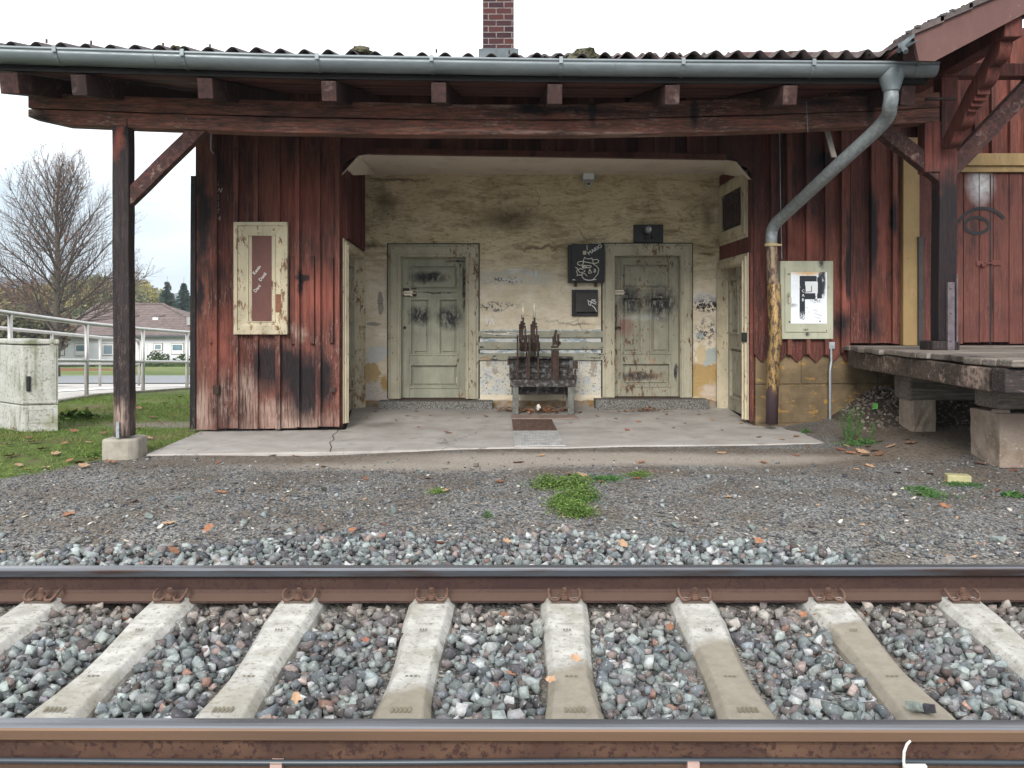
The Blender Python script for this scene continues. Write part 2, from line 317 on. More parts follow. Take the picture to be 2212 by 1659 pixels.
# =====================================================  STATION BUILDING
ST = empty('station_building', (0, 9, 0), 'old single-storey wooden station with canopy on posts, dark red boards and a cream plastered porch', 'station building')
def facdir(): return Vector((1, .08, 0)).normalized(), Vector((.08, -1, 0)).normalized()
def fX(x, pl=FA): return PP(x, 700, pl).x
def planks(mb, org, u, n, s0, s1, zb, zt, pitch=.2, bat=.045, th=.02, rnd=random, point=False, jit=.006, gapless=True):
    """board and batten cladding along u from s0..s1, zb/zt functions of s"""
    s = s0; i = 0
    while s < s1-.01:
        e = min(s+pitch*rnd.uniform(.92, 1.08), s1); d = rnd.uniform(0, jit); to = rnd.random()
        k = max(1, int((e-s)/.05)); a = s+.004; b = e-.004
        top = [(b+(a-b)*j/k, zt(b+(a-b)*j/k)) for j in range(k+1)]
        if point: bot = [(a, zb(a)+.045), ((a+b)/2, zb(a)-.045+rnd.uniform(-.01,.01)), (b, zb(a)+.045)]
        else: zz_ = rnd.uniform(-.012, .012); bot = [(a, zb(a)+zz_), (b, zb(b)+zz_)]
        mb.prism(bot+top, org, u, (0,0,1), n, -.01, th+d, to)
        if bat and i > 0:
            w = bat*rnd.uniform(.85, 1.15); sl = rnd.uniform(-.004, .004)
            z0 = zb(s)+(.04 if point else 0)+rnd.uniform(-.01, .02)
            mb.prism([(s-w/2, z0), (s+w/2, z0), (s+w/2+sl, min(zt(s-w/2), zt(s+w/2))), (s-w/2+sl, min(zt(s-w/2), zt(s+w/2)))], org, u, (0,0,1), n, th+d-.006, th+.050+d, rnd.random())
        s = e; i += 1
u, n = facdir(); O = Vector((0, 8.58, 0))
def S(x): return fX(x)/u.x           # distance along the facade from X=0
sL, sC, sD, sR = S(425), S(735), S(1626), S(1945)
LZ = 2.80
mb = MB(); planks(mb, O, u, n, sL, sC, lambda s: .03, lambda s: 3.62, .2)
# dark grey short strips where battens are replaced
for x, y0, y1 in ((632,553,742),(674,553,742),(715,556,740),(455,620,740)):
    p = PP(x, y0, FA, .062); q = PP(x, y1, FA, .062); mb.prism([(-.022,0),(.022,0),(.020,p.z-q.z),(-.022,p.z-q.z)], q, u, (0,0,1), n, -.02, .006, .0)
mb.build('plank_wall', m_facL, ST)
# corner board on the far left
mb = MB(); mb.prism([(sL-.06, .03), (sL-.004, .03), (sL-.004, 2.55), (sL-.05, 2.55)], O, u, (0,0,1), n, -.10, .03, .2); mb.build('corner_board', m_dtimb, ST)
# lintel boards with the arched lower corners
def archz(s):
    r = .30; z = LZ
    if s < sC+r: t = max(0, (sC+r-s)/r); z = LZ-r*(1-math.sqrt(max(0, 1-t*t)))*.75
    if s > sD-r: t = min(1, max(0, (s-(sD-r))/r)); z = LZ-r*(1-math.sqrt(max(0, 1-t*t)))*.75
    return z
mb = MB()
s = sC+.002
while s < sD-.01:
    edge = s < sC+.34 or s > sD-.36; e = min(s+(.03 if edge else .17), sD)
    mb.prism([(s, archz(s)), (e, archz(e)), (e, 3.62), (s, 3.62)], O, u, (0,0,1), n, -.01, .018+(.0 if edge else random.uniform(0,.006)), .4 if edge else random.random())
    s = e
    if not edge: mb.prism([(s-.02, LZ+.06), (s+.02, LZ+.06), (s+.02, 3.6), (s-.02, 3.6)], O, u, (0,0,1), n, .0, .046, random.random())
mb.prism([(sC+.30, LZ-.005), (sD-.30, LZ-.005), (sD-.30, LZ+.05), (sC+.30, LZ+.05)], O, u, (0,0,1), n, -.02, .056, .8)
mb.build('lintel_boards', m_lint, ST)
# right facade
mb = MB()
planks(mb, O, u, n, sD, S(1835), lambda s: CH-(772-YH)/F0*8.85, lambda s: 3.58, .19, point=True)
planks(mb, O, u, n, S(1835), sR, lambda s: .862, lambda s: 3.60, .22)
mb.build('plank_wall', m_facR, ST)
# stone plinth
stn = M('sandstone_plinth', .9, spec=.15)
cc_ = stn.mix(stn.mr(stn.noise(5, 6), .35, .65), (.13,.095,.055), (.23,.165,.095)); cc_ = stn.mix(stn.mr(stn.noise(2, 4), .5, .65, 0, .7), cc_, (.11,.085,.05)); cc_ = stn.mix(stn.mr(stn.noise(7, 6, None, (1,1,2.5)), .58, .64, 0, .8), cc_, (.42,.24,.06))
cc_ = stn.mix(stn.mr(stn.attr(), 0, 1, 0, .25), cc_, (.05,.04,.03)); stn.col(cc_); stn.bump(stn.noise(18, 6), .7, .012); m_stone = stn.m
mb = MB(); nn = n
def stoneblk(s0, s1, z0, z1, d=.0): mb.prism([(s0+.006, z0+.006), (s1-.006, z0+.006), (s1-.006, z1-.006), (s0+.006, z1-.006)], O, u, (0,0,1), n, -.3, .0+d, random.random())
s0, s1 = S(1632), 4.6
for r, (za, zb_) in enumerate(((-.08, .02), (.02, .43), (.43, .845))):
    cuts = [s0, s0+(.28 if r == 1 else .5), s0+1.12 if r == 1 else s0+1.35, s0+1.9, s1]
    if r == 0: cuts = [s0, s0+.8, s1]
    for a, b in zip(cuts, cuts[1:]): stoneblk(a, b, za, zb_, random.uniform(-.006, .006)-.012+(.03 if r == 0 else 0))
mb.prism([(s0+.01, -.1), (s1-.01, -.1), (s1-.01, .84), (s0+.01, .84)], O, u, (0,0,1), n, -.31, -.022, .9)
mb.build('stone_plinth', m_stone, ST, bevel=.008)
# recess side walls
A = PP(735, 700, FA); B = Vector((P(778,700,10.1).x, 10.1, 0)); A.z = 0
A2 = PP(1626, 700, FA); A2.z = 0; B2 = Vector((P(1556,700,10.1).x, 10.1, 0))
mb = MB()
d = (B-A); L = d.length; ul = d/L; nl = Vector((ul.y, -ul.x, 0))
planks(mb, A, ul, nl, 0, L, lambda s: 1.95, lambda s: 2.80+.04*s, .085, bat=.022, th=.012)
planks(mb, A, ul, nl, 0, .06, lambda s: .05, lambda s: 1.95, .06, bat=0)
mb.build('porch_side_wall', m_red_side, ST)
mb = MB(); d = (B2-A2); L2 = d.length; ur = d/L2; nr = Vector((-ur.y, ur.x, 0))
planks(mb, A2, ur, nr, 0, L2, lambda s: 1.83, lambda s: 2.80+.04*s, .12, bat=.0, th=.012)
planks(mb, A2, ur, nr, 0, .10, lambda s: .05, lambda s: 1.83, .05, bat=0)
mb.build('porch_side_wall', m_red_side, ST)
# back wall with door openings
def BX(x): return P(x, 700, 10.1).x
def BZ(y): return CH-(y-YH)/F0*10.1
mb = MB(); zt = 2.90
xs = [B.x-.4, BX(852), BX(1021), BX(1316), BX(1486), B2.x+.4]; dz = BZ(540)
mb.bb((xs[0], 10.1, -.1), (xs[1], 10.4, dz)); mb.bb((xs[2], 10.1, -.1), (xs[3], 10.4, dz)); mb.bb((xs[4], 10.1, -.1), (xs[5], 10.4, dz)); mb.bb((xs[0], 10.1, dz), (xs[5], 10.4, zt+.1))
mb.build('plaster_wall', m_plaster, ST)
# ceiling slab follows the arch at the front
mb = MB(); k = 24; vs = []
for i in range(k+1):
    s = sC+(sD-sC)*i/k; p = O+u*s; q = B.lerp(B2, i/k); z = archz(s)
    vs += [(p.x, p.y-.0, z), (q.x, q.y+.0, 2.875)]
vs += [(x, y, z+.12) for x, y, z in vs]
n0 = 2*(k+1); fs = []
for i in range(k): a = 2*i; fs += [(a, a+1, a+3, a+2), (a+n0, a+2+n0, a+3+n0, a+1+n0)]
mb.add(vs, fs); mb.build('porch_ceiling', m_ceil, ST, smooth=False)

# ---- doors
def door(name, o, ux, ny, w, h, panels, mleaf, mframe, fw=.10, depth=.07, leafin=.10, label=None, foot=0):
    """o lower-left of the opening on the wall plane, ux along the wall, ny out of the wall"""
    ux = Vector(ux); ny = Vector(ny); Z = Vector((0,0,1)); o = Vector(o)
    st = .085; base = -leafin
    mb = MB()
    def bx(a0, a1, z0, z1, d0, d1): mb.prism([(a0,z0),(a1,z0),(a1,z1),(a0,z1)], o, ux, Z, ny, d0, d1, random.random())
    bx(.004, w-.004, .0, h-.004, base-.03, base)                       # slab
    # raised field around the panels: stiles and rails
    zs = sorted(set([0]+[p[2] for p in panels]+[p[3] for p in panels]+[h]))
    xsn = [p[0] for p in panels]; 
    bx(.006, min(xsn), .002, h-.006, base, base+.034); bx(max(p[1] for p in panels), w-.006, .002, h-.006, base, base+.034)
    rows = sorted(set((p[2], p[3]) for p in panels)); prev = .002; xa, xb = min(xsn)+.001, max(p[1] for p in panels)-.001
    for (z0, z1) in rows:
        bx(xa, xb, prev, z0, base, base+.033); prev = z1
        ps = sorted([p for p in panels if (p[2], p[3]) == (z0, z1)])
        for p, q in zip(ps, ps[1:]): bx(p[1], q[0], z0+.001, z1-.001, base, base+.032)
    bx(xa, xb, prev, h-.006, base, base+.033)
    for (a0, a1, z0, z1) in panels:                                 # mouldings then raised field
        t = .020
        for (b0, b1, y0, y1) in ((a0, a1, z0, z0+t), (a0, a1, z1-t, z1), (a0, a0+t, z0+t, z1-t), (a1-t, a1, z0+t, z1-t)): bx(b0-.004, b1+.004, y0-.003, y1+.003, base, base+.046)
        bx(a0+.05, a1-.05, z0+.05, z1-.05, base, base+.020)
    leaf = mb.build(name, mleaf, ST, bevel=.003)
    if label: leaf['label'] = label
    mb = MB(); dw = fw+.014; mb.prism([(-dw, foot), (0, foot), (0, h), (w, h), (w, foot), (w+dw, foot), (w+dw, h+dw), (-dw, h+dw)], o, ux, Z, ny, -.0, .010, .5); mb.build('shadow_gap_strip', m_blk, leaf)  # near-black ring that paints in the shadow gap between frame and wall
    mb = MB()
    for (dw, t0) in ((fw, .034), (fw-.030, .056), (.024, .072)):      # stepped architrave
        mb.prism([(-dw, foot), (0, foot), (0, h), (w, h), (w, foot), (w+dw, foot), (w+dw, h+dw), (-dw, h+dw)], o, ux, Z, ny, -.0, t0, random.random())
    mb.prism([(0, foot), (.012, foot), (.012, h-.012), (w-.012, h-.012), (w-.012, foot), (w, foot), (w, h), (0, h)], o, ux, Z, ny, base-.03, .055, .5)
    fr = mb.build('door_frame', mframe, leaf, bevel=.004)
    return leaf
def B3(x, y): return Vector((BX(x), 10.1, BZ(y)))
pw = (BX(1008)-BX(865)); ph = BZ(553)-BZ(860)
k = 10.1/F0
def panelset(w, h): return [(.10, w-.10, h-.42, h-.09), (.10, w/2-.045, .52, h-.50), (w/2+.045, w-.10, .52, h-.50), (.10, w-.10, .12, .42)]
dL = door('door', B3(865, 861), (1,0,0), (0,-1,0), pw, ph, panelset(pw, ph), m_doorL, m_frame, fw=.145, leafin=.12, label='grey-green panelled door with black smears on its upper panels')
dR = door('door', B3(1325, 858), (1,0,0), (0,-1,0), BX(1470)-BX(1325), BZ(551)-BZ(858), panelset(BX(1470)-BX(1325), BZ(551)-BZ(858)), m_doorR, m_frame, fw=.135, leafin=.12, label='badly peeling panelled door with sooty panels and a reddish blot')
# locks and plates
mb = MB(); mb.bb(B3(869,640)+Vector((0,.095,0)), B3(898,622)+Vector((0,.075,0))); 
mb.build('bolt_plate', m_ironl, dL, bevel=.002)
mb = MB(); mb.bb(B3(871,638)+Vector((0,.08,0)), B3(890,628)+Vector((0,.045,0))); mb.tube([B3(864,633)+Vector((0,.05,0)), B3(898,633)+Vector((0,.05,0))], .012, 8); mb.bb(B3(885,640)+Vector((0,.08,0)), B3(890,634)+Vector((0,.035,0))); mb.build('bolt', m_chrome, dL, bevel=.003)
mb = MB(); mb.bb(B3(869,730)+Vector((0,.10,0)), B3(877,700)+Vector((0,.09,0))); mb.disc(B3(872.5,708)+Vector((0,.088,0)), (0,-1,0), .018, .012, 12); mb.build('lock_plate', m_ironl, dL)
mb = MB(); mb.bb(B3(1326,636)+Vector((0,.095,0)), B3(1349,626)+Vector((0,.06,0))); mb.tube([B3(1322,631)+Vector((0,.06,0)), B3(1352,631)+Vector((0,.06,0))], .012, 8); mb.build('bolt', m_chrome, dR, bevel=.003)
mb = MB(); mb.tube([B3(1329,707)+Vector((0,.12,0)), B3(1329,707)+Vector((0,.04,0)), B3(1342,707)+Vector((0,.035,0))], .010, 8); mb.build('handle', m_iron, dR); mb = MB(); mb.bb(B3(1325,732)+Vector((0,.12,0)), B3(1331,722)+Vector((0,.06,0))); mb.build('lock', m_iron, dR)
# threshold rails
for dd, x0, x1, y in ((dL, 866, 1008, 862), (dR, 1326, 1470, 859)):
    mb = MB(); mb.bb(Vector((BX(x0), 10.0, BZ(y+6))), Vector((BX(x1), 10.22, BZ(y-1)))); mb.build('threshold', m_iron, dd)
# writing on the doors
text('graffiti', 'Ich sahne mal weder\n    Gustehsn·p', B3(1341,597)+Vector((0,.108,0)), (1,0,0), (0,0,1), (0,-1,0), .055, m_blackp, dR)
text('graffiti', 'sehr-Arme\n  C.D.\nw.elly U.', B3(1400,590)+Vector((0,.106,0)), (1,0,.05), (0,0,1), (0,-1,0), .055, m_pale, dR)
text('graffiti', 'Wiksr', B3(958,826)+Vector((0,.108,0)), (1,0,-.1), (0,0,1), (0,-1,0), .11, m_pale, dL)
# side doors: left one faces right, right one faces left
wl = L-.20; ol = A+ul*.11; ol.z = .06
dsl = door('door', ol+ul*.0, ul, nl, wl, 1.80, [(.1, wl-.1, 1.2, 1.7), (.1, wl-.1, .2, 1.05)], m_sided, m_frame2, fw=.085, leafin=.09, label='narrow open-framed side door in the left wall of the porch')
wr = L2-.30; orr = A2+ur*.17; orr.z = .05
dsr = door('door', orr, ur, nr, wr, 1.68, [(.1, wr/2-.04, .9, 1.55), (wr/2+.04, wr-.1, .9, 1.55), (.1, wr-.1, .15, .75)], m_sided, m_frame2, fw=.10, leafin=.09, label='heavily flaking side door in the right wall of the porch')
mb = MB(); mb.box(A2+ur*.12+Vector((-.05,0,.93)), (.05,.07,.10)); mb.build('padlock', m_blk, dsr)
# barred window on the right side wall
wo = A2+ur*.27; ww = L2-.50; wz0, wz1 = 2.15, 2.57
mb = MB()
for dw, t0 in ((.15, .03), (.115, .05), (.06, .035), (.025,.02)):
    mb.prism([(-dw, wz0-dw), (ww+dw, wz0-dw), (ww+dw, wz1+dw), (-dw, wz1+dw)], wo, ur, (0,0,1), nr, 0, .012, .5)
    for pl in ([(-dw,wz0-dw),(ww+dw,wz0-dw),(ww,wz0),(0,wz0)], [(0,wz1),(ww,wz1),(ww+dw,wz1+dw),(-dw,wz1+dw)], [(-dw,wz0-dw),(0,wz0),(0,wz1),(-dw,wz1+dw)], [(ww,wz0),(ww+dw,wz0-dw),(ww+dw,wz1+dw),(ww,wz1)]):
        mb.prism(pl, wo, ur, (0,0,1), nr, .005, t0, random.random())
win = mb.build('window', m_frame2, ST, bevel=.003)
mb = MB(); mb.prism([(.0,wz0),(ww,wz0),(ww,wz1),(.0,wz1)], wo, ur, (0,0,1), nr, .0, .016, .5); mb.build('pane', m_blk, win)
mb = MB()
for i in range(9):
    p = wo+ur*(ww*(.12+.095*i))+nr*.05; mb.tube([p+Vector((0,0,wz0+.03)), p+Vector((0,0,wz1-.08)), p+Vector((0,0,wz1-.03))+nr*.01], .008, 6)
for z in (wz0+.12, wz1-.14): mb.tube([wo+ur*.08+nr*.05+Vector((0,0,z)), wo+ur*(ww-.08)+nr*.05+Vector((0,0,z))], .008, 6)
mb.build('grille', m_iron, win)
# blind window frame on the left facade
def blindframe():
    mb = MB()
    def ring(a, b, d0, d1):
        (x0,y0,x1,y1), (X0_,Y0_,X1_,Y1_) = a, b
        g = lambda x, y: PP(x, y, FA, 0); oa = [g(x0,y1), g(x1,y1), g(x1,y0), g(x0,y0)]; ob = [g(X0_,Y1_), g(X1_,Y1_), g(X1_,Y0_), g(X0_,Y0_)]
        for i in range(4):
            j = (i+1) % 4; q = [oa[i], oa[j], ob[j], ob[i]]
            dd = [d0, d0, d1, d1]
            lo = [v+n*.0 for v in q]; hi = [v+n*e for v, e in zip(q, dd)]
            mb.add(lo+hi, [(3,2,1,0),(4,5,6,7),(0,1,5,4),(1,2,6,5),(2,3,7,6),(3,0,4,7)], random.random())
    ring((510,482,625,722),(518,490,617,713), .105, .112); ring((518,490,617,713),(523,496,611,705), .094, .098)
    ring((523,496,611,705),(537,508,598,696), .100, .080); ring((537,508,598,696),(541,511,594,694), .090, .090); ring((541,511,594,694),(550,512,588,693), .074, .072)
    f = mb.build('window_frame', m_frame2, ST, bevel=.003)
    mb = MB(); q = [PP(x, y, FA) for x, y in ((548,694),(590,694),(590,510),(548,510))]; vs = [v+n*.0 for v in q]+[v+n*.078 for v in q]
    mb.add(vs, [(3,2,1,0),(4,5,6,7),(0,1,5,4),(1,2,6,5),(2,3,7,6),(3,0,4,7)]); pn = mb.build('panel', m_panel, f)
    for s_, x, y in (('Kevin', 554, 595), ('Danii', 567, 609), ('Dani', 556, 633)):
        a = math.radians(52); uu = u*math.cos(a)+Vector((0,0,math.sin(a))); ww_ = -u*math.sin(a)+Vector((0,0,math.cos(a)))
        text('graffiti', s_, PP(x, y, FA)+n*.078, uu, ww_, n, .046, m_white, pn)
    mb = MB(); q = [PP(x, y, FA) for x, y in ((600,674),(611,674),(611,636),(600,636))]; vs = [v+n*.08 for v in q]+[v+n*.101 for v in q]
    mb.add(vs, [(4,5,6,7),(0,1,5,4),(1,2,6,5),(2,3,7,6),(3,0,4,7)]); mb.build('patch', plain('red_brown_patch', (.22,.09,.05), .7), f)
    return f
blindframe()
mb = MB()
for i, ch in enumerate('SWEETH'): pass
for i, ch in enumerate('SWEETH'): text('graffiti', ch, PP(468, 402+i*15, FA)+n*.028, u, (0,0,1), n, .065, m_pale, ST)
mb = MB()  # light marks on the left boards
# wainscot boards between the doors
mb = MB()
for y0, y1 in ((715,729), (739,754), (763,778)): mb.bb(Vector((BX(1034), 10.101, BZ(y1))), Vector((BX(1303), 10.065, BZ(y0))), random.random())
mb.build('wall_board', oldpaint('board_paint', (.33,.325,.25), (.03,.045,.04), .5, stretch=(.3,1,1)), ST, bevel=.004)
# doorsteps
gm = M('granite_step', .8); gm.col(gm.mix(gm.mr(gm.noise(70, 3), .4, .62), (.055,.055,.05), (.22,.21,.19))); gm.bump(gm.noise(60, 3), .5, .005)
for x0, x1, y0, y1 in ((818,1064,866,884), (1285,1528,862,880)):
    mb = MB(); mb.bb(Vector((P(x0,0,9.95).x, 9.86, .01)), Vector((P(x1,0,9.95).x, 10.12, CH-(y0-YH)/F0*9.95)), .5); mb.build('doorstep', gm.m, ST, bevel=.006)
# chalk scrawls on plaster
strokes('graffiti', BK, .006, [arc(1120,597,30,10,180,350), [(1085,590),(1090,583),(1140,582),(1150,590)], [(1152,612),(1158,585),(1164,610)], [(1085,603),(1110,606),(1125,600)]], .012, plain('faded_blue_chalk', (.55,.60,.62), .9), ST)
strokes('graffiti', BK, .006, [[(1051,682),(1052,700)], [(1058,700),(1062,688),(1067,701)]], .014, m_white, ST)
for L_ in ([(1045,719),(1070,722),(1100,720)], [(1060,721),(1120,724),(1146,720)], [(1095,718),(1140,722)]): strokes('graffiti', BK, .040, [L_], .007, m_white, ST)
# ---- canopy timber: beam, rafters, soffit, roof
def bmY(X): return 7.05+.08*X
def sag(x):  # measured bottom line of the beam (pixels)
    pts = [(60,265),(280,275),(560,285),(900,291),(1250,291),(1600,284),(1900,271),(2030,263)]
    for (a, p), (b, q) in zip(pts, pts[1:]):
        if x <= b: return p+(q-p)*(x-a)/(b-a)
    return pts[-1][1]
def topb(x):
    pts = [(60,200),(500,214),(1000,225),(1250,224),(1500,216),(1900,205),(2030,199)]
    for (a, p), (b, q) in zip(pts, pts[1:]):
        if x <= b: return p+(q-p)*(x-a)/(b-a)
    return pts[-1][1]
def beamstrip(name, f0, f1, th, mat, parent, dy=0, seg=26, x0=60, x1=2030, bev=.008):
    mb = MB(); vs = []; fs = []
    for i in range(seg+1):
        x = x0+(x1-x0)*i/seg; a = PP(x, f1(x), BM, dy); b = PP(x, f0(x), BM, dy); zj = random.uniform(-.003,.003)
        if f1 is sag and i == 0: a.z += .05
        vs += [a+Vector((0,0,zj)), b+Vector((0,0,zj)), b+Vector((0,th,0)), a+Vector((0,th,0))]
    for i in range(seg):
        a = i*4; fs += [(a+j, a+4+j, a+4+(j+1) % 4, a+(j+1) % 4) for j in range(4)]
    fs += [(0,1,2,3), (seg*4+3, seg*4+2, seg*4+1, seg*4)]
    mb.add(vs, fs); return mb.build(name, mat, parent, bevel=bev)
mid = lambda x: topb(x)+(sag(x)-topb(x))*.50
mid2 = lambda x: mid(x)+2.2
beamstrip('beam', topb, mid, .17, m_beam, ST)
beamstrip('beam', mid2, sag, .16, m_beam, ST, dy=.004)
ZR = lambda Y, X: 0
# eave line (gutter top) per x
def gy(x):
    pts = [(-300,86),(0,100),(600,118),(1200,128),(1500,131),(2030,134),(2200,134)]
    for (a, p), (b, q) in zip(pts, pts[1:]):
        if x <= b: return p+(q-p)*(x-a)/(b-a)
    return 134
SL = .21
def eave(x, dy=0):   # point on the gutter front lip
    return PP(x, gy(x), GT, dy)
def rp(x, back, dz):   # point on roof plane: behind eave by back metres, dz above the gutter lip
    e = eave(x); return Vector((e.x, e.y+back, e.z+SL*back+dz))
# rafters
rx = [1, 155, 432, 704, 945, 1200, 1458, 1716, 1975]
for i, x in enumerate(rx):
    mb = MB(); e = eave(x); w = .115 if i else .14
    a = Vector((e.x, e.y+.10, e.z-.240)); b = Vector((e.x, e.y+2.5, e.z-.240+SL*2.4))
    mb.beam(a, b, w, .15, segs=1, tone=random.random()); mb.build('rafter', m_raft, ST, bevel=.006)
# soffit boards (run along the eave)
mb = MB(); x0s, x1s = -230, 2018; nb = 26
for j in range(nb):
    b0 = .16+j*.165; b1 = b0+.160; dzz = -.168+random.uniform(-.002,.002); vs = []; seg = 8
    for i in range(seg+1):
        x = x0s+(x1s-x0s)*i/seg
        p = rp(x, b0, dzz); q = rp(x, b1, dzz); vs += [p, q, q+Vector((0,0,.02)), p+Vector((0,0,.02))]
    fs = []
    for i in range(seg):
        a = i*4; fs += [(a+k, a+4+k, a+4+(k+1) % 4, a+(k+1) % 4) for k in range(4)]
    fs += [(0,1,2,3), (seg*4+3, seg*4+2, seg*4+1, seg*4)]
    mb.add(vs, fs, random.random())
mb.build('soffit', m_soff, ST)
mb = MB()   # dark fascia behind the gutter
vs = []
for i in range(9):
    x = x0s+(x1s-x0s)*i/8; p = rp(x, .125, -.165); vs += [p, p+Vector((0,0,.13)), p+Vector((0,.03,.13)), p+Vector((0,.03,0))]
fs = []
for i in range(8): a = i*4; fs += [(a+k, a+4+k, a+4+(k+1) % 4, a+(k+1) % 4) for k in range(4)]
mb.add(vs, fs+[(0,1,2,3),(35,34,33,32)]); mb.build('fascia', plain('dark_fascia', (.008,.007,.007), .8), ST)
# roof sheets: corrugated
rm = M('corrugated_roof', .85, spec=.2)
rc = rm.mix(rm.mr(rm.noise(6, 6), .35, .65), (.045,.042,.045), (.10,.085,.085)); rc = rm.mix(rm.mr(rm.sep()[0], .3, 1.0, 0, .55), rc, rm.mix(rm.mr(rm.noise(9, 5), .4, .6), (.16,.12,.11), (.09,.075,.07)))
rc = rm.mix(rm.mr(rm.noise(11, 5), .62, .68, 0, .8), rc, (.11,.11,.04)); rm.col(rc); rm.bump(rm.noise(60, 4), .6, .006)
mb = MB(); per = .1755; am = .030; eL, eR = eave(-230).x, eave(1965).x
NX = int((eR-eL)/per*12); t = .007
def row(b0, b1, lift0, lift1):
    vs = []
    for i in range(NX+1):
        X = eL+(eR-eL)*i/NX; xx = X0+X*F0/GT[0] if 0 else None
        # eave as function of X
        Y = GT[0]+GT[1]*X; px = X0+X/Y*F0; ez = CH-(gy(px)-YH)/F0*Y
        w = am*math.cos(2*math.pi*(X/per-.1))*(1+.1*math.sin(X*3.1)); k_ = .005*math.sin(X*2.3+b0*4)+.003*math.sin(X*9+b0*7)+.05*max(0,min(1,(px-1250)/350))
        for b_, lf in ((b0, lift0), (b1, lift1)):
            vs += [(X, Y+b_, ez+SL*b_+.020+w+lf+k_), (X, Y+b_, ez+SL*b_+.020+w+lf+k_-t)]
    fs = []
    for i in range(NX): a = i*4; fs += [(a, a+4, a+6, a+2), (a+1, a+3, a+7, a+5), (a, a+1, a+5, a+4), (a+2, a+6, a+7, a+3)]
    mb.add(vs, fs, random.random())
row(.04, 1.25, .0, 0.0); row(1.15, 2.4, .012, 0); row(2.3, 3.6, .012, 0); row(3.5, 4.9, .012, 0)
roof = mb.build('roof', rm.m, ST, smooth=True)
mb = MB(); vs = []; fs = []; nr2 = 260
for i in range(nr2+1):
    x = 1100+850*i/nr2; f = max(0, min(1, (x-1100)/120)); q = PP(x, gy(x)-(4+8*f)-(4+7*max(0,min(1,(x-1300)/300)))*math.cos(2*math.pi*i/nr2*32+1)*.8, (8.1,.08)); vs += [q, q+Vector((0,.6,-.16)), q+Vector((0,-.02,-.03))]
for i in range(nr2): a = i*3; fs += [(a, a+3, a+4, a+1), (a, a+2, a+5, a+3)]
mb.add(vs, fs, 1); mb.build('ridge_tiles', rm.m, roof, smooth=True)
# fixing bolts and moss cushions on the roof edge
for x in (84, 182, 340, 443, 940, 1100, 1445, 1890):
    mb = MB(); p = rp(x, .10, .045); mb.tube([p, p+Vector((0,0,.028))], .008, 6); mb.build('roof_bolt', m_iron, roof)
mossm = M('moss', .95); mossm.col(mossm.mix(mossm.mr(mossm.noise(40, 4), .4, .6), (.035,.045,.015), (.15,.13,.09))); mossm.bump(mossm.noise(80, 3), 1, .02)
def lump(mb, c, r, n=10, seed=0, flat=.6, rough=.25):
    rr = random.Random(seed); vs = []; fs = []
    for j in range(n//2+1):
        th = math.pi*j/(n//2)
        for i in range(n):
            ph = 2*math.pi*i/n; k_ = 1+rr.uniform(-rough, rough)
            vs.append(Vector(c)+Vector((r[0]*math.sin(th)*math.cos(ph), r[1]*math.sin(th)*math.sin(ph), r[2]*math.cos(th)))*k_)
    for j in range(n//2):
        for i in range(n): fs.append((j*n+i, j*n+(i+1) % n, (j+1)*n+(i+1) % n, (j+1)*n+i))
    mb.add(vs, fs, rr.random())
for x, bk, r in ((770, .2, .085), (1268, .3, .13), (1745, .35, .12), (1560, .3, .05), (1640, .28, .05), (1215, .4, .04), (355, .2, .035), (1030, .9, .05), (1700,.5,.07)): mb = MB(); lump(mb, rp(x, bk, .05), (r, r, r*.45), 12, int(x)); mb.build('moss_cushion', mossm.m, roof)
# chimney
bm_ = M('chimney_brick', .9, spec=.15)
bt = bm_.n.new('ShaderNodeTexBrick'); sx = bm_.sep(bm_.dpos(.006, 9)); cb = bm_.n.new('ShaderNodeCombineXYZ'); bm_.l.new(bm_.ma('ADD', sx[0], sx[1]), cb.inputs[0]); bm_.l.new(sx[2], cb.inputs[1]); bm_.l.new(cb.outputs[0], bt.inputs['Vector'])
bt.inputs['Scale'].default_value = 1; bt.inputs['Brick Width'].default_value = .20; bt.inputs['Row Height'].default_value = .077; bt.inputs['Mortar Size'].default_value = .006; bt.inputs['Mortar Smooth'].default_value = .2; bt.inputs['Bias'].default_value = -.2
bt.inputs['Color1'].default_value = (.042,.022,.027,1); bt.inputs['Color2'].default_value = (.095,.036,.031,1); bt.inputs['Mortar'].default_value = (.24,.22,.20,1)
bm_.col(bm_.mix(bm_.mr(bm_.noise(22, 5), .5, .66, 0, .6), bt.outputs['Color'], (.07,.035,.045))); bm_.bump(bm_.ma('ADD', bm_.ma('MULTIPLY', bt.outputs['Fac'], -1.0), bm_.ma('MULTIPLY', bm_.noise(60, 4), .4)), .8, .008)
cz0 = CH-(112-YH)/F0*10.6; cx0, cx1 = P(1043,0,10.6).x, P(1110,0,10.6).x
mb = MB(); mb.bb((cx0, 10.6, cz0-.5), (cx1, 11.1, cz0+1.6)); ch = mb.build('chimney', bm_.m, roof, bevel=.004)
mb = MB(); mb.bb((cx0-.012, 10.56, cz0-.5), (cx1+.02, 11.13, cz0+.035)); mb.bb((cx0-.05, 10.50, cz0-.5), (cx1+.06, 11.2, cz0+.01)); mb.build('flashing', plain('dull_lead', (.10,.12,.13), .6, .2), ch)
# back of the building so that it has volume
mb = MB(); pl = O+u*(sL+.0); uu = Vector((-.08,1,0)).normalized()
planks(mb, pl, uu, -u, .04, 3.2, lambda s: .03, lambda s: 3.42+.2*s, .2); mb.build('plank_wall', m_red_side, ST)
mb = MB(); mb.bb((-3.0, 10.95, 0), (6.8, 11.1, 3.85)); mb.build('rear_wall', m_red_side, ST)
